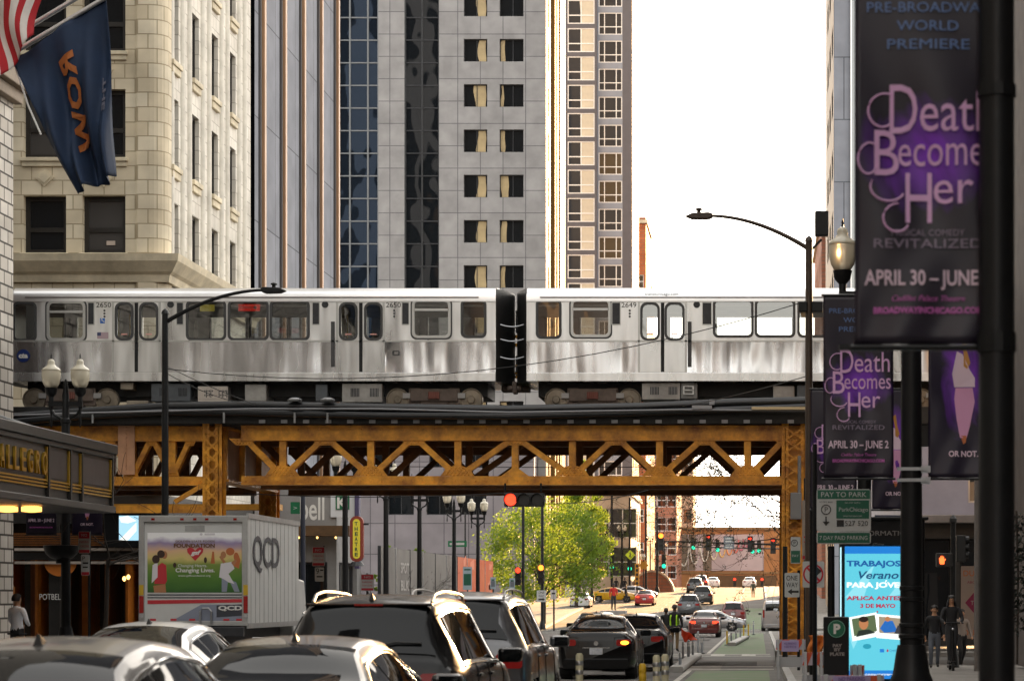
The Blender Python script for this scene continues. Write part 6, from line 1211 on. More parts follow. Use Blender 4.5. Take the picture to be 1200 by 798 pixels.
sign('street_sign', 'long green street name sign in front of the tree', 525, 547, 633.5, 640.5, 140, mat('green_sign_paint', lin('0c6a42')), [('B', 527, 532, 636, 638.4, sg_w), ('B', 533.5, 544, 635.6, 638.4, sg_w)], post=(545, 600, .05))
for a, b_, c_, d_, l, s_ in ((542.5, 553, 664, 691, 'tall green and white parking sign beyond the grey SUV', 'PAY'), (574.5, 581, 676, 690, 'small blue white sign at the right end of the hoarding', 'P'), (597, 603.5, 677, 690, 'small pale blue sign left of the red light by the tree', 'P')):
    sign('parking_sign', l, a, b_, c_, d_, 110, mat('pale_blue_sign', lin('9fb0b8'), .5), [('B', a+1, b_-1, c_+(d_-c_)*.3, c_+(d_-c_)*.8, sg_g if b_-a > 8 else sg_grey), ('B', a+1.5, b_-1.5, c_+2.4, c_+4, sg_g)], post=((a+b_)/2, c_))
sign('one_way_sign', 'small white ONE WAY sign below the amber red light by the tree', 629, 640, 691.5, 705, 155, sg_w, [T('ONE', 3, 634.5, 694, 7, sg_k), T('WAY', 3, 634.5, 698, 7, sg_k), ('P', [(631, 701), (636, 701), (636, 699.8), (638.5, 702), (636, 704), (636, 703), (631, 703)], sg_k)])
sign('road_sign', 'white sign on the post just right of the small ONE WAY sign', 645, 652, 691, 702, 150, sg_w, [('B', 646.5, 650.5, 694, 696, sg_k)], post=(649, 690, .06))
# theatre sign
Y = 96; r = thing('theatre_sign', 'upright yellow THEATRE sign with rounded ends and red rim', 'sign', (X(418, Y), Y, 3)); f = PY(Y); xa, xb, za, zb = X(410.5, Y), X(426, Y), Zp(658, Y), Zp(604.5, Y)
m = MB(r); m.prism(rrect(xa, xb, za, zb, (xb-xa)*.49, 8), f, -.1, .15); b_ = m.build('sign_box', mat('maroon_sign_box', lin('8a3a2c'), .5), r)
m = MB(r); m.prism(rrect(xa+.13, xb-.13, za+.13, zb-.13, (xb-xa-.26)*.49, 8), f, -.115, -.1); fc = m.build('sign_face', mat('yellow_sign_face', lin('d8c83c'), .5, emit=lin('d8c83c'), estr=.03), r)
for i, ch in enumerate('THEATRE'): lettering(ch, 4.2*Y/F, mat('green_sign_letters', lin('3c5a3c'), .5), f, X(418, Y), Zp(613.5+6.0*i, Y), fc, width=3.6*Y/F, d0=-.118, o=r.location, bold=.008)
m = MB(r); m.cyl((X(418, Y), Y, Zp(663, Y)), (X(418, Y), Y, Zp(658, Y)), .35, .2, n=14); m.build('bracket', DARKM, r); m = MB(r); m.box(X(426, Y), X(432, Y), Y, Y+.08, Zp(615, Y), Zp(613, Y)); m.build('bracket', DARKM, r)
# hoarding and planters on the left pavement
hb = mat('grey_printed_hoarding', lin('6c6864'), .6, nz=(.4, .3)); hr = mat('orange_printed_hoarding', lin('b86a40'), .6, nz=(.5, .4, lin('c04a2c')))
r = thing('hoarding', 'long printed site hoarding, grey turning orange towards the tree', 'hoarding', (-17.5, 104, gz(104)+.14)); f = PXp(-17.5)
for k in range(10):
    a = 104+k*4.4; m = MB(r); m.box(-17.56, -17.5, a+.02, a+4.38, gz(a)+.1, 4.12); m.build('hoarding_panel', hb if k < 6 else hr, r)
    m = MB(r); m.box(-17.62, -17.47, a-.05, a+.02, gz(a), 4.15); m.build('hoarding_post', STEEL if k % 2 else DARKM, r)
for k, (s1, s2) in enumerate((('SPOT', 'BLK'),)):
    for i, s_ in enumerate((s1, s2)): lettering(s_, .5, mat('pale_grey_letters', lin('a09c98'), .5), f, 111+k*5.5, 3.2-i*.85, r, width=2.6, d0=-.02, bold=.02)
m = MB(r)
for k in range(12): y = 131+rnd.uniform(0, 15); z = rnd.uniform(.8, 3.6); m.prism([(y, z), (y+rnd.uniform(.6, 2), z), (y+rnd.uniform(.6, 2), z+rnd.uniform(.3, .8)), (y, z+.4)], f, -.012, -.004)
m.build('printed_patches', mat('pale_orange_patch', lin('d8866a'), .6), r)
leafd = mat('dark_shrub_leaf', (.012, .018, .01), .6, nz=(8, .5))
def leafball(m, c, rx, ry, rz, n, s, rr):
    for _ in range(n):
        while True:
            p = Vector((rr.uniform(-1, 1), rr.uniform(-1, 1), rr.uniform(-1, 1)))
            if .25 < p.length < 1: break
        p = Vector((p.x*rx, p.y*ry, p.z*rz))+Vector(c); a = Vector((rr.gauss(0, 1), rr.gauss(0, 1), rr.gauss(0, 1))).normalized(); b_ = a.orthogonal().normalized(); c_ = a.cross(b_); q = s*rr.uniform(.6, 1.3)
        m.quad(p+b_*q, p+c_*q*.55, p-b_*q, p-c_*q*.55)
for i, (p0, p1, Y) in enumerate(((442, 472, 82), (476, 536, 88), (553, 575, 96))):
    xa, xb = X(p0, Y), X(p1, Y); g = gz(Y)+.14; r = thing('planter', ['short black planter of dark shrubs left of the hoarding front', 'long black planter of dark shrubs before the hoarding', 'small black planter of dark shrubs near the orange hoarding end'][i], 'planter', ((xa+xb)/2, Y, g), group='shrub planters on the left pavement'); m = MB(r); m.box(xa, xb, Y-.4, Y+.4, g, g+.75); m.build('box', BLACKM, r, bevel=.03)
    m = MB(r); leafball(m, ((xa+xb)/2, Y, g+1.15), (xb-xa)/2, .45, .5, int(500*(xb-xa)), .09, random.Random(i)); m.build('foliage', leafd, r)
# ------------------------------------------------------------------ right pavement: parking signs, kiosk, pay station, barriers
sign('pay_sign', 'large green and white PAY TO PARK sign with a downward arrow', 957, 1020.5, 573, 622.5, 29.5, sg_w, [('B', 958, 1019.5, 574, 584.5, sg_g), T('PAY TO PARK', 6, 988.5, 579.3, 53, sg_w), T('AT PAY BOX', 1.6, 968, 588, 16, sg_k), ('R', 968, 597, 6, 4.8, sg_k), T('P', 6.5, 968, 597, 3.6, sg_k), ('P', [(967.2, 605), (968.8, 605), (968.8, 611), (972, 611), (968, 616), (964, 611), (967.2, 611)], sg_k), ('B', 980, 1018.5, 586, 607.5, sg_g), T('OR PAY WITH', 1.6, 999, 589, 18, sg_w), T('ParkChicago', 5, 1000, 597.5, 34, sg_w), T('PARKCHICAGO.COM', 1.5, 999, 604.5, 22, sg_w), ('B', 980.5, 989, 609, 617, sg_k), T('527 520', 6, 1003.5, 613, 27, sg_k)], post=(955, 520, .03), rim_=None)
sign('pay_sign', 'long green 7 DAY PAID PARKING plate under the PAY TO PARK sign', 957, 1020.5, 622.9, 637, 29.5, sg_w, [('B', 958.2, 1019.3, 624, 636, sg_g), T('7 DAY PAID PARKING', 5, 988.5, 630, 56, sg_w)])
sign('pay_sign', 'upper green and white parking sign partly behind the title banner', 950.5, 979, 524.5, 571, 43, sg_w, [('R', 957, 534, 5, 4, sg_k), T('P', 5, 957, 534, 3, sg_k), ('B', 951.5, 978, 551, 570.5, sg_g), T('ParkChicago', 4, 965, 561.5, 22, sg_w), T('7 DAY', 2, 957, 545, 8, sg_k)])
sign('parking_sign', 'small green and white parking sign on the yellow column', 926.5, 938, 629, 660, 58, sg_w, [('R', 931, 636, 4, 3.2, sg_k), T('P', 4, 931, 636, 2.4, sg_k), ('B', 927, 937.5, 645, 659, sg_g), T('PAY', 3, 932, 651, 8, sg_w)])
sign('parking_sign', 'tall narrow pale sign right of the yellow column', 940, 949, 586, 656, 56, mat('faded_sign', lin('a09488'), .6, nz=(4, .2)), [('B', 940.5, 948.5, 651, 655, sg_r), ('B', 942, 947, 628, 630, sg_r), ('B', 942, 947, 634, 635.5, sg_r)], post=(944, 560, .04))
sign('one_way_sign', 'ONE WAY sign with left arrow on the yellow column', 919.5, 937, 671, 699.5, 57, sg_w, [T('ONE', 6, 928, 677, 13, sg_k), T('WAY', 6, 928, 685, 14, sg_k), ('P', [(936, 691.7), (928, 691.7), (928, 689.5), (923, 693), (928, 696.5), (928, 694.3), (936, 694.3)], sg_k)], post=(936, 668, .04))
sign('turn_sign', 'square no turn sign with red ring beside the ONE WAY sign', 940.5, 966, 657.5, 688, 48, sg_w, [('P', [(951, 681), (953.5, 681), (953.5, 671), (957, 671), (957, 674.5), (963, 669), (957, 663.5), (957, 667), (951, 667)], sg_k), ('R', 953, 672.5, 12, 10, sg_r), ('P', [(944.2, 665), (946, 663.3), (961.8, 680), (960, 681.7)], sg_r)], post=(952, 655, .06))
for px_, Y, yt, l in ((920, 62, 640, 'slim black post in front of the yellow column'), (953, 44, 560, 'black sign post under the PAY TO PARK sign'), (974, 45, 640, 'black post left of the bright kiosk')): pole('sign_post', l, px_, Y, yt, .07, base=False)
# kiosk
Y = 31.0; r = thing('advert_kiosk', 'street kiosk with a bright turquoise Spanish jobs advert on its screen', 'kiosk', (X(1034, Y), Y, gz(Y)+.14)); f = PY(Y); kx = lambda p: X(p, Y); kz = lambda p: Zp(p, Y); g = gz(Y)+.14
m = MB(r); m.box(kx(984.5), kx(1084), Y+.02, Y+.5, g, kz(606)); m.build('kiosk_body', BLACKM, r, bevel=.03)
m = MB(r); m.box(kx(984.5), kx(986), Y-.02, Y+.02, kz(722), kz(641)); m.build('side_light', mat('kiosk_side_glow', (.5, .8, .9), .4, emit=(.45, .8, .9), estr=.25), r)
def em(n, c, s=1.0): return mat('screen_'+n, tuple(q*.08 for q in lin(c)), .4, emit=lin(c), estr=.235)
m = MB(r); m.quad((kx(990), Y-.01, kz(795)), (kx(1078), Y-.01, kz(795)), (kx(1078), Y-.01, kz(640)), (kx(990), Y-.01, kz(640))); scn = m.build('screen', em('turquoise', '5fc8dc', .62), r)
def kp(polys, n, c, d=-.014, s=.62, nm='screen_shape'):
    m = MB(r)
    for p in polys: m.add([(kx(a), Y+d, kz(b_)) for a, b_ in p], [list(range(len(p)))])
    return m.build(nm, em(n, c, s), scn)
for q_ in ([(990, 648.5), (1078, 648.5), (1078, 640), (990, 640)], [(990, 795), (1078, 795), (1078, 785), (990, 785)]): kp([q_], 'blue', '1f7cd0', nm='screen_bar')
kp([[(990, 700), (1025, 660), (1012, 700)], [(1078, 652), (1040, 700), (1078, 690)], [(990, 730), (1020, 720), (1000, 760)]], 'pale_turquoise', '8fdcea', -.012, nm='screen_shard')
def kt(s_, h, u, v, w, n, c, **k): lettering(s_, h*Y/F, em(n, c), f, kx(u), kz(v), scn, width=w*Y/F, d0=-.016, thick=.002, o=r.location, **k)
kt('TRABAJOS DE', 6.5, 1034, 661, 84, 'deep_blue', '1c5a9c', bold=.004); kt('Verano', 9, 1028, 673.5, 47, 'teal', '1c4e78', shear=.25, bold=.003); kt('PARA JOVENES', 6, 1034, 686, 84, 'white', 'e8f4f4', bold=.004); kt('APLICA ANTES DEL', 4.6, 1034, 700.5, 84, 'red', 'b02848', bold=.003); kt('3 DE MAYO', 4.6, 1028.5, 709.5, 41, 'red', 'b02848', bold=.003); kt('www.onesummerchicago.org', 3, 1036, 790, 76, 'white', 'e8f4f4')
kp([[(1036.8, 682), (1038.2, 682), (1039.8, 679.4), (1038, 679.4)]], 'white', 'e8f4f4', -.0165, nm='screen_accent')
kp([[(995, 723), (1027, 717), (1031, 745), (999, 751)], [(1027, 719), (1066, 722), (1062, 750), (1027, 747)]], 'white', 'e8f4f4', -.0145, nm='screen_photo_frame')
kp([[(998, 725), (1025, 720), (1028, 739), (1001, 745)]], 'photo_olive', '5a6a4a', -.016); kp([blob(1012, 730, 5.6, 7.4)], 'photo_skin', 'b87a50', -.018); kp([blob(1012, 725.3, 5.6, 3.4)], 'photo_hair', '2a1c16', -.019); kp([[(1003, 746), (1006, 738.5), (1018, 737), (1026, 741)]], 'photo_dark_shirt', '26302a', -.0185)
kp([[(1030, 722), (1064, 725), (1060, 743), (1030, 741)]], 'photo_sand', 'a0907a', -.016); kp([[(1031, 736), (1037, 727), (1046, 727), (1052, 740), (1036, 741)]], 'photo_blue', '2468b8', -.018); kp([blob(1040, 725, 3, 3)], 'photo_skin', 'b87a50', -.019); kp([[(1048, 742), (1052, 732), (1062, 738), (1060, 743)]], 'photo_bike', '3a3a40', -.0185)
kp([blob(1016, 757, 5, 3)], 'teal_mark', '2a98b0', -.016); kp([[(1031, 764), (1036, 764), (1036, 760), (1031, 760)]], 'blue', '1f7cd0', -.016); kp([blob(1040, 762, 1.2, 1.6)], 'red', 'b02848', -.016); kt('CHICAGO', 2.6, 1051, 762, 18, 'deep_blue', '1c5a9c')
kp([blob(1028, 716.5, .9, 1.2)], 'red', 'b02848', -.016)
lettering('INFORMATION', .068, mat('grey_letters', lin('8a8480'), .5), PY(Y+.02), kx(1036), kz(624.5), r, width=.78, d0=-.006)
lettering('JCDecaux', .028, mat('grey_letters', lin('8a8480')), PY(Y+.02), kx(1029.5), kz(637.5), r, d0=-.006)
m = MB(r); m.box(kx(1027), kx(1058), Y+.45, Y+.5, kz(619), kz(602)); m.build('map_panel', mat('slate_map_panel', lin('3c4456'), .4, nz=(9, .4)), r)
m = MB(r); m.box(kx(980), kx(1088), Y-.04, Y+.52, kz(609), kz(605.5)); m.build('cap', BLACKM, r, bevel=.01)
# pay station
Y = 28.5; r = thing('pay_station', 'black parking pay station with a green P disc', 'pay station', (X(980, Y), Y, gz(Y)+.14)); f = PY(Y); m = MB(r); m.box(X(965.5, Y), X(995, Y), Y, Y+.3, gz(Y)+.14, Zp(722.5, Y)); m.build('case', BLACKM, r, bevel=.012)
k = Y/F; cx, cz = X(980.3, Y), Zp(736.5, Y); m = MB(r); m.prism(ell(cx, cz, 8.8*k, 8.8*k, 28), f, -.006, .0); d = m.build('disc', mat('pay_green', lin('14684c'), .5), r)
m = MB(r); ringpoly(m, ell(cx, cz, 10.2*k, 10.2*k, 28), ell(cx, cz, 9.2*k, 9.2*k, 28), f, -.008, 0); m.build('disc_ring', mat('pay_mint', lin('6ea890'), .5), d); lettering('P', 11*k, wlt, f, cx, cz, d, o=r.location, d0=-.007, bold=.008)
for s_, v, w in (('PAY', 756, 11), ('BY', 760.7, 8), ('PLATE', 766, 17)): lettering(s_, 3.6*k, mat('grey_letters', lin('8a8480')), f, X(981, Y), Zp(v, Y), r, width=w*k, d0=-.004, bold=.003)
r = thing('crowd_barrier', 'low steel railing barrier beside the box truck', 'barrier', (X(325, 47), 47, gz(47))); ba, bb = X(296, 47), X(352, 47); m = MB(r)
for z in (1.05, .25): m.cyl((ba, 47, gz(47)+z), (bb, 47, gz(47)+z), .02, n=8)
for i in range(15): x = ba+(bb-ba)*i/14; m.cyl((x, 47, gz(47)+.25), (x, 47, gz(47)+1.05), .009, n=6)
m.build('railing', STEEL, r)
for x in (ba, bb): m = MB(r); m.cyl((x, 47, gz(47)), (x, 47, gz(47)+1.05), .022, n=8); m.box(x-.03, x+.03, 46.75, 47.25, gz(47), gz(47)+.02); m.build('foot', STEEL, r)
# construction barricades with stripes
ow = mat('barricade_white', lin('b0a8b4'), .5, nz=(4, .2)); oo = mat('barricade_orange', lin('c8502c'), .5, nz=(4, .2)); lav = mat('lavender_notice', lin('a898c0'), .6)
def barricade(label, x0, x1, yt, Y, notice=None, lean=0):
    xa, xb = X(x0, Y), X(x1, Y); g = gz(Y)+(.14 if xa > RK else 0); r = thing('barricade', label, 'barricade', ((xa+xb)/2, Y, g), group='striped construction barricades'); z1 = Zp(yt, Y); hb_ = .24
    for i, z in enumerate((z1, z1-.42)):
        m = MB(r); m.box(xa, xb, Y-.02, Y+.02, z-hb_, z); bd = m.build('striped_board', ow if i == 0 else mat('grey_board', (.35, .35, .36), .6), r)
        if i == 0:
            m = MB(r); n = max(2, int((xb-xa)/.3)); w = (xb-xa)/n
            for q in range(n): a = xa+q*w; m.prism([(a, z-hb_), (a+w*.5, z-hb_), (min(xb, a+w*.95), z), (a+w*.45, z)], PY(Y), -.024, -.018)
            m.build('stripes', oo, bd)
    for x in (xa+.06, xb-.06):
        for s_ in (-1, 1): m = MB(r); m.bar((x, Y+.03*s_, z1), (x, Y+.3*s_, g), .05, .05); m.build('leg', mat('grey_plastic_leg', (.3, .3, .3), .6), r)
    if notice: m = MB(r); m.box(X(notice[0], Y), X(notice[1], Y), Y-.03, Y-.025, Zp(notice[3], Y), Zp(notice[2], Y)); nt_ = m.build('notice', lav, r); [lettering(s_, .05, mat('notice_purple_ink', lin('6a4a8a'), .5), PY(Y-.03), X((notice[0]+notice[1])/2, Y), Zp(notice[2]+3.5+4*i, Y), nt_, width=wpx(notice[0], notice[1], Y)*.7, d0=-.004, o=r.location) for i, s_ in enumerate(notice[4])]
    return r
barricade('orange striped barricade with lavender notice at the foot of the yellow column', 909, 944, 749, 54, (916, 936, 750, 763, ['NO PARKING', 'NOTICE']))
barricade('tall orange and white striped barricade panel behind the pay station', 940, 966, 764, 42)
barricade('orange ended barricade lettered NO PARKING below the pay station', 962, 1036, 791, 27, (976, 1020, 791.5, 802, ['NO PARKING']))
barricade('small barricade right of the pay station with a purple notice', 996, 1013, 779, 29.5)
vest = mat('orange_safety_cloth', lin('d0742c'), .8, nz=(7, .4))
r = thing('safety_vest', 'crumpled orange safety vest hung behind the pay station', 'vest', (X(957, 43), 43, .9)); m = MB(r); rr = random.Random(3)
m.grid(lambda a, b_: (X(948+17*a+2*math.sin(9*b_), 43), 43+.06*math.sin(a*9+b_*7), Zp(744+34*b_*(1-.15*math.sin(a*6)), 43)), 12, 16); m.build('cloth', vest, r, smooth=80, solid=.03)
def post(label, px_, yt, yb, Y, mt, w=.045, band=None):
    x = X(px_, Y); g = gz(Y); z1 = g+1.02 if yt is None else Zp(yt, Y); r = thing('delineator_post', label, 'bollard', (x, Y, g), group='flexible lane posts'); m = MB(r); m.lathe((x, Y, g), [(w, 0), (w, (z1-g)*.97), (w*.6, z1-g)], 12); m.build('tube', mt, r, smooth=40)
    m = MB(r); m.lathe((x, Y, g), [(.13, 0), (.12, .03), (w, .06)], 14); m.build('foot', RUBBER, r, smooth=40)
    for q in (.72, .84):
        m = MB(r); m.lathe((x, Y, g+(z1-g)*q), [(w+.001, 0), (w+.003, .01), (w+.003, .05), (w+.001, .06)], 12)
        m.build('reflective_band', SILV if mt is not yelpost else mt, r, smooth=40)
    return r
yelpost = mat('yellow_post', lin('c8a01e'), .5); greyp = mat('grey_post', lin('8c9094'), .5, nz=(3, .3)); crm = mat('cream_post', lin('b8b090'), .5, nz=(4, .2))
for a in ((679, 765, 0, 30, crm, 'cream lane post in front of the black coupe tail'), (753, 777, 0, 31.5, yelpost, 'yellow lane post beside the black coupe wheel'), (769.5, 767, 0, 30, crm, 'left of the two near cream lane posts right of the yellow one'), (779.5, 766, 0, 30.5, crm, 'right of the two near cream lane posts right of the yellow one'),
          (797, 764, 0, 62, greyp, 'grey lane post at the near end of the concrete kerb'), (800.5, 751, 0, 74, greyp, 'thin grey lane post left under the orange cloth'), (807, 750, 0, 72, greyp, 'thick grey lane post below the orange cloth'), (812, 750, 0, 75, greyp, 'grey lane post touching the orange cloth at right'), (818, 739, 0, 84, greyp, 'thin grey lane post, left of the pair behind the orange cloth'), (822.5, 747, 0, 84, greyp, 'thick grey lane post, right of the pair behind the orange cloth'),
          (852, 739, 0, 103, yelpost, 'yellow lane post at the near end of the far concrete kerb'), (857, 741, 0, 106, greyp, 'grey lane post next to the far yellow post'), (862.5, 738, 0, 112, greyp, 'grey lane post midway along the far concrete kerb'), (867.5, 735, 0, 118, greyp, 'grey lane post near the far end of the far concrete kerb'), (871.5, 732, 0, 124, yelpost, 'yellow lane post at the far end of the far concrete kerb'), (877, 731, 0, 134, yelpost, 'small yellow lane post beyond the far concrete kerb'), (883, 727, 0, 140, greyp, 'small grey lane post near the silver van')): post(a[5], a[0], a[1], None, a[3], a[4], .05 if a[3] < 60 or 'thick' in a[5] else .04)
r = thing('safety_cloth', 'bright orange mesh cloth draped on the grey lane posts', 'cloth', (X(808, 73), 73, .5)); orc = mat('bright_orange_mesh', lin('e8481c'), .7, nz=(10, .2)); m = MB(r)
m.grid(lambda a, b_: (X(798.5+(817.5-798.5)*(a if b_ < .5 else a*(1-(b_-.5)*1.1)+(b_-.5)*.4), 73), 73-.1*math.sin(a*7+2*b_)+.05, Zp(735.5+13*a*(1-b_)+(16-3*a)*b_+1.2*math.sin(a*9), 73)), 14, 10); m.build('cloth', orc, r, smooth=80, solid=.02)
# pedestrian signal, pole and shop poster at right
Y = 60; r = pole('pedestrian_signal', 'black pole with a glowing red hand signal', 1117, Y, 612, .07, cat='signal'); hx_, hz = X(1103.5, Y), Zp(656, Y); m = MB(r); m.box(X(1097, Y), X(1116, Y), Y-.1, Y+.15, Zp(664, Y), Zp(648, Y)); hd = m.build('signal_box', hous, r, bevel=.02)
m = MB(r); k = Y/F; m.prism([(hx_-2.8*k, hz-3*k), (hx_-2*k, hz-5*k), (hx_+2.4*k, hz-5*k), (hx_+3*k, hz-1*k), (hx_+4.6*k, hz+.8*k), (hx_+3.8*k, hz+1.6*k), (hx_+2.4*k, hz+.6*k), (hx_+2.2*k, hz+4*k), (hx_+1.2*k, hz+4*k), (hx_+.9*k, hz+1.4*k), (hx_+.5*k, hz+5*k), (hx_-.5*k, hz+5*k), (hx_-.7*k, hz+1.4*k), (hx_-1.1*k, hz+4.4*k), (hx_-2*k, hz+4.2*k), (hx_-2*k, hz+1*k), (hx_-2.8*k, hz+2.6*k), (hx_-3.4*k, hz+2.2*k)], PY(Y), -.13, -.1); m.build('hand_symbol', mat('lit_hand', (.6, .1, .02), .4, emit=(1, .1, .02), estr=.8), hd)
m = MB(r); m.lathe((X(1117, Y), Y, Zp(612, Y)), [(.1, 0), (.1, .1), (.03, .2)], 10); m.box(X(1121, Y), X(1132, Y), Y+.05, Y+.3, Zp(658, Y), Zp(627, Y)); m.build('signal_back', hous, r, bevel=.02)
for i in range(3): m = MB(r); zz = Zp(632+9*i, Y); m.cyl((X(1132, Y), Y+.17, zz), (X(1136, Y), Y+.17, zz), .1, n=10); m.build('visor', hous, r)
Y = 72; sign('shop_poster', 'cream coffee shop poster with orange and magenta print on an easel', 1126, 1160, 663, 748, Y, mat('cream_poster', lin('a89c94'), .6), [T('DUNKIN', 7, 1147, 671.5, 36, mat('poster_orange', lin('c86a20'), .5)), T('ABOVE', 3, 1141, 682, 15, mat('poster_magenta', lin('8a2050'), .5)), ('P', [(1143, 692), (1155, 706), (1143, 720), (1131, 706)], mat('poster_magenta', lin('8a2050'))), T('TRY', 5, 1143, 706, 11, sg_w), T('DUNKIN', 7, 1147, 741, 36, mat('poster_orange', lin('c86a20')))], post=(1143, 664, .03))
pole('sign_post', 'pale steel post right of the coffee shop poster', 1146, 56, 520, .09, mat('weathered_pale_pole', lin('6a6460'), .6, nz=(3, .3)), base=False)
# thin wires over the street
wire = mat('black_wire', (.01, .01, .01), .5)
def cable(label, p, q, sagm, r_=.012):
    p, q = Vector(p), Vector(q); r = thing('overhead_wire', label, 'wire', p, group='overhead wires'); m = MB(r); m.tube([p+(q-p)*t-Vector((0, 0, sagm*4*t*(1-t))) for t in [i/16 for i in range(17)]], r_, 5); m.build('wire', wire, r)
P3 = lambda a, b_, Y: (X(a, Y), Y, Zp(b_, Y))
cable('wire sloping across the train from the left street light to the sky side', P3(193, 432, 60), P3(948, 352, 55), .9); cable('upper of two wires dropping from the left street light to the track', P3(193, 428, 60), P3(300, 474, 65), .05); cable('lower of two wires dropping from the left street light to the track', P3(193, 436, 60), P3(300, 475, 65), .15)
cable('wire rising from the track to the brown street light', P3(800, 476, 65), P3(948, 440, 55), .05); cable('wire just under the truss at left of the red light', P3(286, 578, 66), P3(600, 577, 64), .12); cable('wire inside the truss across the bright gap', P3(420, 546, 70), P3(918, 545, 70), .05); cable('wire from the sideways red light to the far poles', P3(635, 590, 64.2), P3(760, 574, 64.2), .12)
for px_, yy in ((450, 665), (520, 648), (545, 630)): pass
# ------------------------------------------------------------------ trees
leafy = mat('spring_green_leaf', (.13, .21, .022), .55, nz=(1.0, .5, (.035, .075, .01)))
leafy.node_tree.nodes['Principled BSDF'].inputs['Transmission Weight'].default_value = 0.0
_t = leafy.node_tree; _tr = _t.nodes.new('ShaderNodeBsdfTranslucent'); _tr.inputs[0].default_value = (.24, .34, .03, 1); _mx = _t.nodes.new('ShaderNodeMixShader'); _mx.inputs[0].default_value = .5
_t.links.new(_t.nodes['Principled BSDF'].outputs[0], _mx.inputs[1]); _t.links.new(_tr.outputs[0], _mx.inputs[2]); _t.links.new(_mx.outputs[0], _t.nodes['Material Output'].inputs[0])
barkm = mat('tree_bark', (.045, .035, .028), .9, nz=(6, .4)); twigm = mat('dark_twig', (.03, .022, .016), .9)
def branch(m, p, d, L, r_, lev, rr, tips, spread=.55, up=.12):
    pts = [Vector(p)]; n = 5; d = Vector(d).normalized()
    for i in range(n): d = (d+Vector((rr.gauss(0, .16), rr.gauss(0, .16), rr.gauss(0, .12)+up*.3))).normalized(); pts.append(pts[-1]+d*L/n)
    m.tube(pts, [max(.006, r_*(1-.55*i/n)) for i in range(n+1)], 5 if lev > 0 else 4)
    tips.append(pts[-1])
    if lev > 0:
        for k in range(rr.choice((3, 4, 4))):
            i = rr.randint(2, n); a = Vector((rr.gauss(0, 1), rr.gauss(0, 1), rr.gauss(0, .7))).normalized(); branch(m, pts[i], d+a*spread*1.6, L*rr.uniform(.55, .78), r_*.5, lev-1, rr, tips, spread, up)
def leaf_tree(label, x, y, h, rx, seed, n=90, per=95, ls=.14, crown_z=None, trunk_r=.14):
    g = gz(y)+.1; r = thing('street_tree', label, 'tree', (x, y, g)); rr = random.Random(seed); m = MB(r); tips = []; hb_ = h*.28
    m.tube([(x, y, g), (x+.05, y, g+hb_*.5), (x, y, g+hb_)], [trunk_r*1.3, trunk_r, trunk_r*.85], 8)
    for k in range(7): a = 2*math.pi*k/7+rr.uniform(-.3, .3); branch(m, (x, y, g+hb_*rr.uniform(.75, 1)), (math.cos(a)*.8, math.sin(a)*.8, rr.uniform(.5, 1.3)), h*.34, trunk_r*.55, 2, rr, tips)
    m.build('trunk', barkm, r, smooth=60); m = MB(r); cz = g+h*.6
    cl = []
    for _ in range(n):
        a, u = rr.uniform(0, 6.283), rr.uniform(-1, 1); q = rr.uniform(.45, 1)**.5; s = math.sqrt(1-u*u); c_ = (x+rx*q*s*math.cos(a)*(1.05-.25*u), y+rx*q*s*math.sin(a)*.8, cz+h*.42*q*u); cl.append(c_)
    cl += [tuple(t) for t in tips[::5] if t.z > g+hb_ and math.hypot(t.x-x, t.y-y) < rx*1.05]
    for c_ in cl: s = rr.uniform(.5, 1.15)*rx/4; leafball(m, c_, s, s, s*.8, int(per*rr.uniform(.4, 1.2)), ls*.8, rr)
    m.build('crown', leafy, r); return r
leaf_tree('broad bright green street tree under the train, left of the far road', X(637, 172), 172, 9.3, 4.7, 11, n=190, per=95, ls=.15)
leaf_tree('smaller green tree just behind the broad one, towards the brown tower', -16.6, 204, 11.2, 3.1, 12, n=90, per=110, ls=.15)
leaf_tree('slim young green tree behind the broad one, beside the lit tower edge', -17.3, 216, 14, 2.1, 13, n=70, per=90, ls=.17)
leaf_tree('small yellow green sapling above the grey hoarding', -18.6, 122, 5.3, .9, 14, n=16, per=45, ls=.1, trunk_r=.05); leaf_tree('tiny yellow green sapling above the hoarding, left of the other', -18.6, 112, 5.0, .7, 15, n=9, per=40, ls=.09, trunk_r=.05)
def bare_tree(label, x, y, h, seed, lean=(0, 0), lev=4, r0=.11, buds=0, n0=5, hb_=.4):
    g = gz(y)+.1; r = thing('bare_tree', label, 'tree', (x, y, g)); rr = random.Random(seed); m = MB(r); tips = []; top = Vector((x+lean[0]*h*hb_, y, g+h*hb_))
    m.tube([(x, y, g), (x+lean[0]*h*hb_*.5+.03, y, g+h*hb_*.5), top], [r0*1.2, r0, r0*.8], 7)
    for k in range(n0): branch(m, top-Vector((0, 0, h*.014*k)), (rr.uniform(-1.2, .35)+lean[0]*4, rr.uniform(-.5, .5), rr.uniform(-.05, .9)), h*.36, r0*.5, lev-1, rr, tips, .6, .05)
    m.build('trunk', twigm, r, smooth=60)
    if buds:
        m = MB(r)
        for t in tips:
            for _ in range(buds): leafball(m, t+Vector((rr.gauss(0, .1), rr.gauss(0, .1), rr.gauss(0, .1))), .06, .06, .06, 2, .045, rr)
        m.build('buds', mat('olive_bud', (.07, .06, .02), .7), r)
    return r
bare_tree('bare budding tree with fine twigs against the bright gap under the truss', 2.0, 96, 10.5, 21, lean=(-.12, 0), lev=4, r0=.055, buds=6, n0=14, hb_=.6)
bare_tree('thin bare sapling left of the box truck', X(120, 58), 58, 5.2, 22, lean=(.05, 0), lev=3, r0=.06, n0=4, hb_=.55)
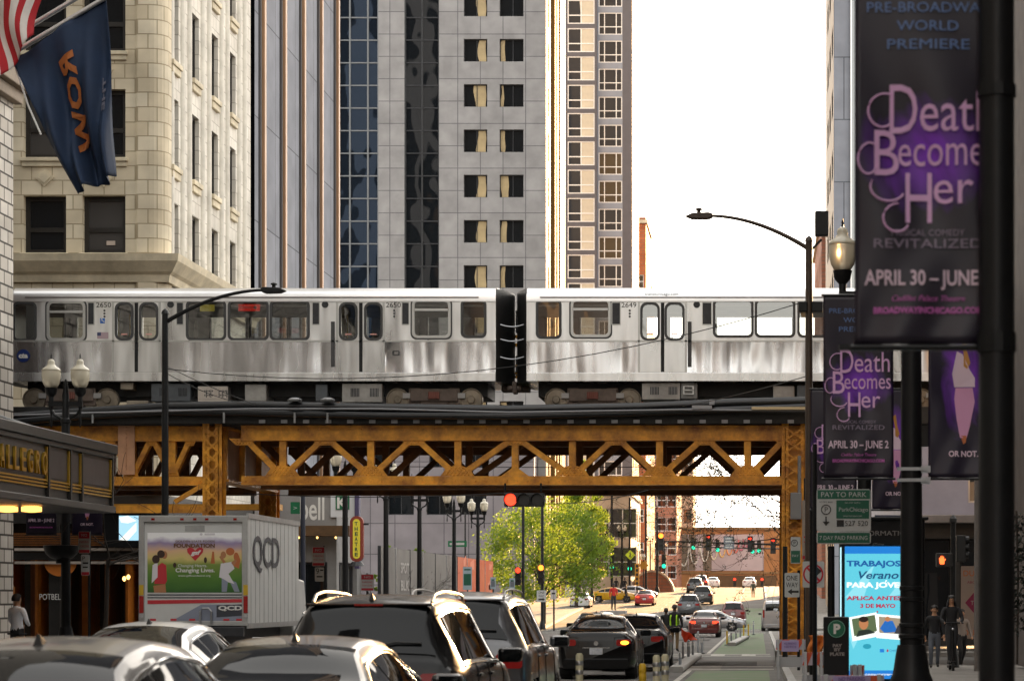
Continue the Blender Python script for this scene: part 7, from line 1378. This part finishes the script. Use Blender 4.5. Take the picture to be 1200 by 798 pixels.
r = thing('ivy_plant', 'small leafy shrub at the far right edge of the picture', 'plant', (X(1192, 56), 56, .1)); m = MB(r); leafball(m, (X(1192, 56), 56, 2.3), .35, .35, 1.6, 500, .07, random.Random(4)); m.build('foliage', leafd, r); m = MB(r); m.tube([(X(1192, 56), 56, .1), (X(1193, 56), 56, 2.4), (X(1191, 56), 56, 3.9)], .03, 6); m.build('stem', barkm, r)
# ------------------------------------------------------------------ people
def person(label, x, y, h, rz, pose, cols, group=None, z=None, fingers=False, hood=False, face=False, hair=None):
    """one continuous skinned body; pose maps joint -> offset of the resting position (1.75 m figure facing -Y before rz)"""
    J = {'pelvis': (0, 0, .95), 'waist': (0, 0, 1.1), 'chest': (0, .0, 1.3), 'neckb': (0, .01, 1.45), 'neck': (0, 0, 1.52), 'head': (0, -.015, 1.6), 'crown': (0, -.005, 1.69)}
    Rr = {'pelvis': (.155, .11), 'waist': (.135, .1), 'chest': (.165, .115), 'neckb': (.10, .075), 'neck': (.055, .058), 'head': (.078, .098), 'crown': (.062, .08)}
    E = [('pelvis', 'waist'), ('waist', 'chest'), ('chest', 'neckb'), ('neckb', 'neck'), ('neck', 'head'), ('head', 'crown')]
    for s, n in ((-1, 'r'), (1, 'l')):
        J.update({'sh'+n: (s*.185, .01, 1.41), 'el'+n: (s*.235, .03, 1.13), 'wr'+n: (s*.245, -.02, .88), 'ha'+n: (s*.245, -.04, .80), 'hip'+n: (s*.09, 0, .88), 'kn'+n: (s*.1, -.02, .5), 'an'+n: (s*.105, .03, .09), 'toe'+n: (s*.115, -.14, .035)})
        Rr.update({'sh'+n: (.07, .07), 'el'+n: (.05, .05), 'wr'+n: (.033, .033), 'ha'+n: (.036, .026), 'hip'+n: (.095, .1), 'kn'+n: (.066, .068), 'an'+n: (.045, .05), 'toe'+n: (.04, .033)})
        E += [('chest', 'sh'+n), ('sh'+n, 'el'+n), ('el'+n, 'wr'+n), ('wr'+n, 'ha'+n), ('pelvis', 'hip'+n), ('hip'+n, 'kn'+n), ('kn'+n, 'an'+n), ('an'+n, 'toe'+n)]
    for k, v in pose.items():
        if k in J: J[k] = v
    for n in 'rl':
        if fingers:
            w, hnd = Vector(J['wr'+n]), Vector(J['ha'+n]); d = (hnd-w).normalized(); sd = d.cross(Vector((0, 1, 0))).normalized()
            for i in range(5):
                off = sd*(-.03+.015*i); ln_ = (.05, .075, .08, .075, .06)[i]; a = hnd+off*.9+d*.01; b_ = a+d*ln_*.6+Vector((0, -.012, 0)); c_ = b_+d*ln_*.4+Vector((0, -.02, -.004))
                if i == 0: a = w+d*.03+sd*-.025; b_ = a+sd*-.03+d*.03; c_ = b_+d*.03
                ids = ['f%s%d%s' % (n, i, q) for q in 'abc']
                for id_, p in zip(ids, (a, b_, c_)): J[id_] = tuple(p); Rr[id_] = (.009, .009)
                E += [('ha'+n, ids[0]), (ids[0], ids[1]), (ids[1], ids[2])]
    names = list(J); me = bpy.data.meshes.new('person'); k = h/1.75; me.from_pydata([Vector(J[n])*k for n in names], [(names.index(a), names.index(b_)) for a, b_ in E], []); o = bpy.data.objects.new('tmp', me); COL.objects.link(o)
    o.modifiers.new('skin', 'SKIN'); sv_ = me.skin_vertices[0].data
    for i, n in enumerate(names): sv_[i].radius = (Rr[n][0]*k, Rr[n][1]*k); sv_[i].use_root = (n == 'pelvis')
    md = o.modifiers.new('sub', 'SUBSURF'); md.levels = 2; md.render_levels = 2
    bm_ = bpy.data.meshes.new_from_object(o.evaluated_get(bpy.context.evaluated_depsgraph_get())); bpy.data.objects.remove(o)
    seg = [(Vector(J[a])*k, Vector(J[b_])*k, a, b_) for a, b_ in E]; ms = {q: i for i, q in enumerate(('skin', 'top', 'pants', 'shoes'))}
    for q in ms: bm_.materials.append(cols[q])
    def region(c):
        best = (9, None)
        for a, b_, na, nb in seg:
            t = max(0, min(1, (c-a).dot(b_-a)/max(1e-9, (b_-a).length_squared))); dd = (c-(a+(b_-a)*t)).length
            if dd < best[0]: best = (dd, na, nb, t)
        _, na, nb, t = best
        if na in ('neck', 'head') or nb in ('crown',) or na.startswith('wr') or na.startswith('ha') or na.startswith('f'): return 'skin'
        if na == 'neckb': return 'skin' if t > .3 else 'top'
        if na.startswith('el'): return 'top' if cols.get('sleeve', 1) > t else 'skin'
        if na.startswith('sh') or na in ('waist', 'chest') : return 'top'
        if na == 'pelvis': return 'top' if (nb == 'waist' and t > .0) else 'pants'
        if na.startswith('hip'): return 'pants'
        if na.startswith('kn'): return 'pants' if t < .9 else 'shoes'
        return 'shoes'
    for p in bm_.polygons: p.material_index = ms[region(p.center)]; p.use_smooth = True
    zz = gz(y) if z is None else z; ob = bpy.data.objects.new('person', bm_); COL.objects.link(ob); ob.location = (x, y, zz); ob.rotation_euler = (0, 0, rz); tag(ob, label, 'person', group)
    def child(mb, nm, mt, **kw): c = mb.build(nm, mt, ob, **kw); return c
    hd = Vector(J['head'])*k; cr_ = Vector(J['crown'])*k; m = MB()
    if hair is not None:
        n = 12; prof = []
        m.grid(lambda a, b_: hd+Vector((.096*k*math.cos(6.283*a)*math.sin(1.9*b_+.001), (.03+.112*math.sin(6.283*a)*math.sin((1.9 if math.sin(6.283*a) > -.2 else 1.25)*b_+.001))*k, (.03+.125*math.cos((1.9 if math.sin(6.283*a) > -.2 else 1.25)*b_))*k)), 20, 8); child(m, 'hair', hair, smooth=80)
    if hood:
        m = MB(); m.grid(lambda a, b_: hd+Vector((.125*k*math.sin(3.14*(a-.5)*1.5)*math.sin(1.57*min(1, b_*1.1+.05)), (.02+.13*math.cos(3.14*(a-.5)*1.5)*math.sin(1.57*min(1, b_*1.1+.05)))*k, (.145-.3*b_)*k)), 18, 10); child(m, 'hood', cols['top'], smooth=80, solid=.012)
    if face:
        m = MB(); f0 = hd+Vector((0, -.1*k, .02*k)); m.add([f0+Vector(v)*k for v in ((-.014, .012, -.03), (.014, .012, -.03), (0, .012, .025), (0, -.022, -.026))], [[0, 1, 3], [1, 2, 3], [2, 0, 3]]); child(m, 'nose', cols['skin'], smooth=80)
        for s in (-1, 1):
            m = MB(); m.lathe(f0+Vector((s*.032*k, .012*k, .022*k)), [(.002, -.011), (.013, 0), (.002, .011)], 8); child(m, 'eye', mat('eye_dark', (.03, .02, .02), .2)); m = MB(); m.lathe(hd+Vector((s*.085*k, .01*k, .0)), [(.004, -.03), (.016, .0), (.004, .03)], 8); child(m, 'ear', cols['skin'])
        m = MB(); m.box(f0.x-.024*k, f0.x+.024*k, f0.y+.006*k, f0.y+.02*k, f0.z-.058*k, f0.z-.05*k); child(m, 'mouth', mat('lip', (.25, .08, .07), .5))
    return ob, J, k
skin = mat('skin', lin('b98a6a'), .5); skd = mat('dark_skin', lin('5a3a28'), .5); hairb = mat('dark_hair', (.012, .009, .007), .6); blk_c = mat('black_clothes', (.012, .012, .014), .8, nz=(5, .3)); khaki = mat('khaki_cloth', lin('7a6446'), .8, nz=(5, .3)); shirt = mat('pale_blue_shirt', lin('f2f4fa'), .8, nz=(3, .06)); darkp = mat('charcoal_trousers', (.03, .03, .033), .8); redv = mat('red_jacket', lin('c02c22'), .8, nz=(5, .2)); hivis = mat('lime_reflective_tape', lin('a8e024'), .6, emit=lin('a8e024'), estr=0.0); shoe = mat('black_shoe', (.01, .01, .01), .5); jean = mat('grey_jeans', lin('5a5f68'), .8)
walkp = {'knr': (-.1, -.12, .5), 'anr': (-.1, -.02, .1), 'toer': (-.11, -.2, .05), 'knl': (.1, .04, .5), 'anl': (.1, .24, .12), 'toel': (.11, .1, .05), 'elr': (-.24, .1, 1.14), 'wrr': (-.25, .1, .9), 'har': (-.25, .1, .82), 'ell': (.24, -.05, 1.14), 'wrl': (.25, -.16, .92), 'hal': (.25, -.19, .85)}
o, J, k = person('man in a pale blue shirt with hands before him on the left pavement', X(20, 51), 51, 1.86, R(150), {'elr': (-.25, -.05, 1.14), 'wrr': (-.12, -.22, 1.08), 'har': (-.05, -.25, 1.08), 'ell': (.25, -.05, 1.14), 'wrl': (.12, -.22, 1.05), 'hal': (.05, -.25, 1.05)}, dict(skin=skin, top=shirt, pants=darkp, shoes=shoe), z=gz(51)+.16, hair=hairb)
m = MB(); m.box(-.19, .19, -.125, .13, .93, .965); m.build('belt', shoe, o, bevel=.02)
o, J, k = person('worker in black with lime reflective stripes standing by the black sedan', X(790.5, 88), 88, 1.86, R(165), {'elr': (-.27, .0, 1.14), 'wrr': (-.26, -.12, .95), 'har': (-.24, -.16, .9)}, dict(skin=skd, top=blk_c, pants=khaki, shoes=shoe), hair=hairb)
for s in (-1, 1): m = MB(); m.tube([(s*.12, -.125, 1.0), (s*.13, -.15, 1.2), (s*.12, -.12, 1.42), (s*.11, -.0, 1.5), (s*.12, .125, 1.4), (s*.13, .15, 1.2), (s*.12, .125, 1.0)], .032, 6); m.build('reflective_stripe', hivis, o, smooth=60)
m = MB(); m.box(-.27, .27, -.17, .17, .82, 1.06); m.build('jacket_hem', blk_c, o, bevel=.07)
o, J, k = person('darker worker half hidden behind the lime striped worker', X(780.5, 92), 92, 1.72, R(190), {'wrr': (-.2, -.18, .98), 'har': (-.18, -.22, .96)}, dict(skin=skd, top=blk_c, pants=darkp, shoes=shoe), hair=hairb); m = MB(); m.box(-.33, -.16, -.3, -.15, .72, .98); m.build('tool_bag', RUBBER, o, bevel=.03)
person('person in a red jacket by the pole beyond the black hatchback', X(719, 150), 150, 1.8, R(20), {'wrl': (.2, -.15, 1.0), 'hal': (.18, -.2, .98)}, dict(skin=skd, top=redv, pants=darkp, shoes=shoe), z=Zp(715, 150), hair=hairb)[0]
g_ = thing('traffic_island', 'low concrete island under the person in the red jacket', 'kerb', (X(719, 150), 150, gz(150)))
m = MB(g_); m.box(X(704, 150), X(734, 150), 149, 151, gz(150)-.1, Zp(715, 150)-.003); m.build('island_slab', kerbm, g_, bevel=.04)
person('man walking away with a shoulder bag on the sunlit bridge road', X(882.5, 240), 240, 1.8, R(180), walkp, dict(skin=skin, top=mat('grey_green_jacket', lin('5a6258'), .8), pants=khaki, shoes=shoe), hair=hairb)
person('dark clothed pedestrian right of the yellow taxi', X(735, 224), 222, 1.75, R(90), walkp, dict(skin=skd, top=blk_c, pants=darkp, shoes=shoe), hair=hairb)
for i, (px_, l) in enumerate(((722, 'left of two tiny dark pedestrians under the pale stone building'), (732, 'right of two tiny dark pedestrians under the pale stone building'))): person(l, X(px_, 258), 258, 1.8, R(180*i), walkp, dict(skin=skd, top=blk_c, pants=darkp, shoes=shoe), hair=hairb)
Yp = 57; gp_ = gz(Yp)+.14
o, J, k = person('hooded rider in black with glasses standing on an electric scooter', X(1115, Yp), Yp, 1.76, 0, {'elr': (-.27, -.1, 1.14), 'wrr': (-.2, -.3, 1.05), 'har': (-.2, -.35, 1.05), 'ell': (.27, -.1, 1.14), 'wrl': (.2, -.3, 1.05), 'hal': (.2, -.35, 1.05), 'knr': (-.07, -.1, .5), 'anr': (-.05, -.04, .1), 'toer': (-.05, -.2, .04), 'knl': (.07, .0, .5), 'anl': (.05, .16, .1), 'toel': (.05, .0, .04)}, dict(skin=skin, top=blk_c, pants=darkp, shoes=shoe), z=gp_+.14, fingers=True, hood=True, face=True, hair=hairb)
m = MB(); [ringpoly(m, ell(s*.032, 1.635, .024, .02, 12), ell(s*.032, 1.635, .019, .015, 12), PY(-.125), -.004, .004) for s in (-1, 1)]; m.box(-.01, .01, -.128, -.122, 1.633, 1.638); m.build('glasses', RUBBER, o)
r = thing('scooter', 'black electric scooter carrying the hooded rider', 'scooter', (X(1115, Yp), Yp, gp_)); x = X(1115, Yp); m = MB(r); m.box(x-.09, x+.09, Yp-.35, Yp+.4, gp_+.09, gp_+.14); m.build('deck', BLACKM, r, bevel=.02)
for y in (Yp-.48, Yp+.45): m = MB(r); m.cyl((x-.03, y, gp_+.11), (x+.03, y, gp_+.11), .11, n=18); w_ = m.build('wheel', RUBBER, r); m = MB(r); m.cyl((x-.034, y, gp_+.11), (x+.034, y, gp_+.11), .05, n=12); m.build('hub', DARKM, w_)
m = MB(r); m.cyl((x, Yp-.46, gp_+.15), (x, Yp-.36, gp_+1.2), .03, n=10); m.build('stem', BLACKM, r, smooth=60); m = MB(r); m.cyl((x-.27, Yp-.36, gp_+1.2), (x+.27, Yp-.36, gp_+1.2), .018, n=8); m.build('handlebar', BLACKM, r); m = MB(r); m.box(x-.07, x+.07, Yp-.55, Yp-.4, gp_+.2, gp_+.24); m.build('mudguard', BLACKM, r, bevel=.01)
m = MB(r); m.lathe((x, Yp-.41, gp_+1.05), [(.01, -.03), (.035, 0), (.01, .03)], 8); m.build('front_lamp', headl, r)
person('dark haired pedestrian in black top and grey jeans beside the scooter rider', X(1095, 59), 59, 1.66, 0, walkp, dict(skin=skin, top=blk_c, pants=jean, shoes=shoe), z=gz(59)+.14, fingers=True, face=True, hair=hairb)
person('figure in dark clothes behind the scooter rider by the poster', X(1127, 64), 64, 1.7, R(25), walkp, dict(skin=skin, top=mat('beige_top', lin('8a8078'), .8), pants=blk_c, shoes=shoe), z=gz(64), hair=hairb, face=True)
# small far things
r = thing('curved_wall', 'curved brick wall by the far bridge stair', 'wall', (X(764, 268), 268, gz(268))); m = MB(r); n = 16
for a0, rad, zt_ in ((0, 2.6, 0), ): m.prism([(X(764, 268)+2.6*math.cos(math.pi*i/n), gz(268)-.4+2.9*math.sin(math.pi*i/n)) for i in range(n+1)], PY(268), 0, 6)
m.build('wall', rbrick, r); m = MB(r); ringpoly(m, [(X(764, 268)+2.75*math.cos(2*math.pi*i/n), gz(268)-.4+3.05*math.sin(2*math.pi*i/n)) for i in range(n)], [(X(764, 268)+2.5*math.cos(2*math.pi*i/n), gz(268)-.4+2.8*math.sin(2*math.pi*i/n)) for i in range(n)], PY(268), -.2, .1); m.build('stone_rim', mat('pale_limestone', lin('b8a894')), r)
r = thing('barrier_board', 'yellow and black warning board by the far pole', 'board', (X(746, 230), 230, 2)); m = MB(r); m.box(X(744, 230), X(749, 230), 230, 230.1, Zp(686, 230), Zp(660, 230)); b_ = m.build('board', mat('amber_board', lin('b8862a'), .6), r); m = MB(r)
for i in range(5): m.prism(ell(X(746.5, 230), Zp(663+5*i, 230), .14, .16, 10), PY(230), -.02, -.01)
m.build('dark_spots', sg_k, b_); m = MB(r); m.cyl((X(746.5, 230), 230.05, gz(230)), (X(746.5, 230), 230.05, Zp(686, 230)), .06, n=8); m.build('post', BLACKM, r)
r = thing('round_sign', 'amber flower shaped sign on the far left of the bridge', 'sign', (X(754, 240), 240, 4)); m = MB(r); m.prism([(X(754, 240)+.45*(1+.18*math.cos(6*t))*math.cos(t), Zp(662, 240)+.45*(1+.18*math.cos(6*t))*math.sin(t)) for t in [i*math.pi/24 for i in range(48)]], PY(240), -.04, .04); m.build('panel', mat('amber_board', lin('b8862a')), r); m = MB(r); m.cyl((X(754, 240), 240.08, gz(240)), (X(754, 240), 240.08, Zp(645, 240)), .06, n=8); m.build('post', BLACKM, r); m = MB(r); m.lathe((X(753, 240), 240, Zp(652, 240)), [(.2, -.3), (.32, 0), (.2, .3)], 10); m.build('lamp_globe', globe, r)
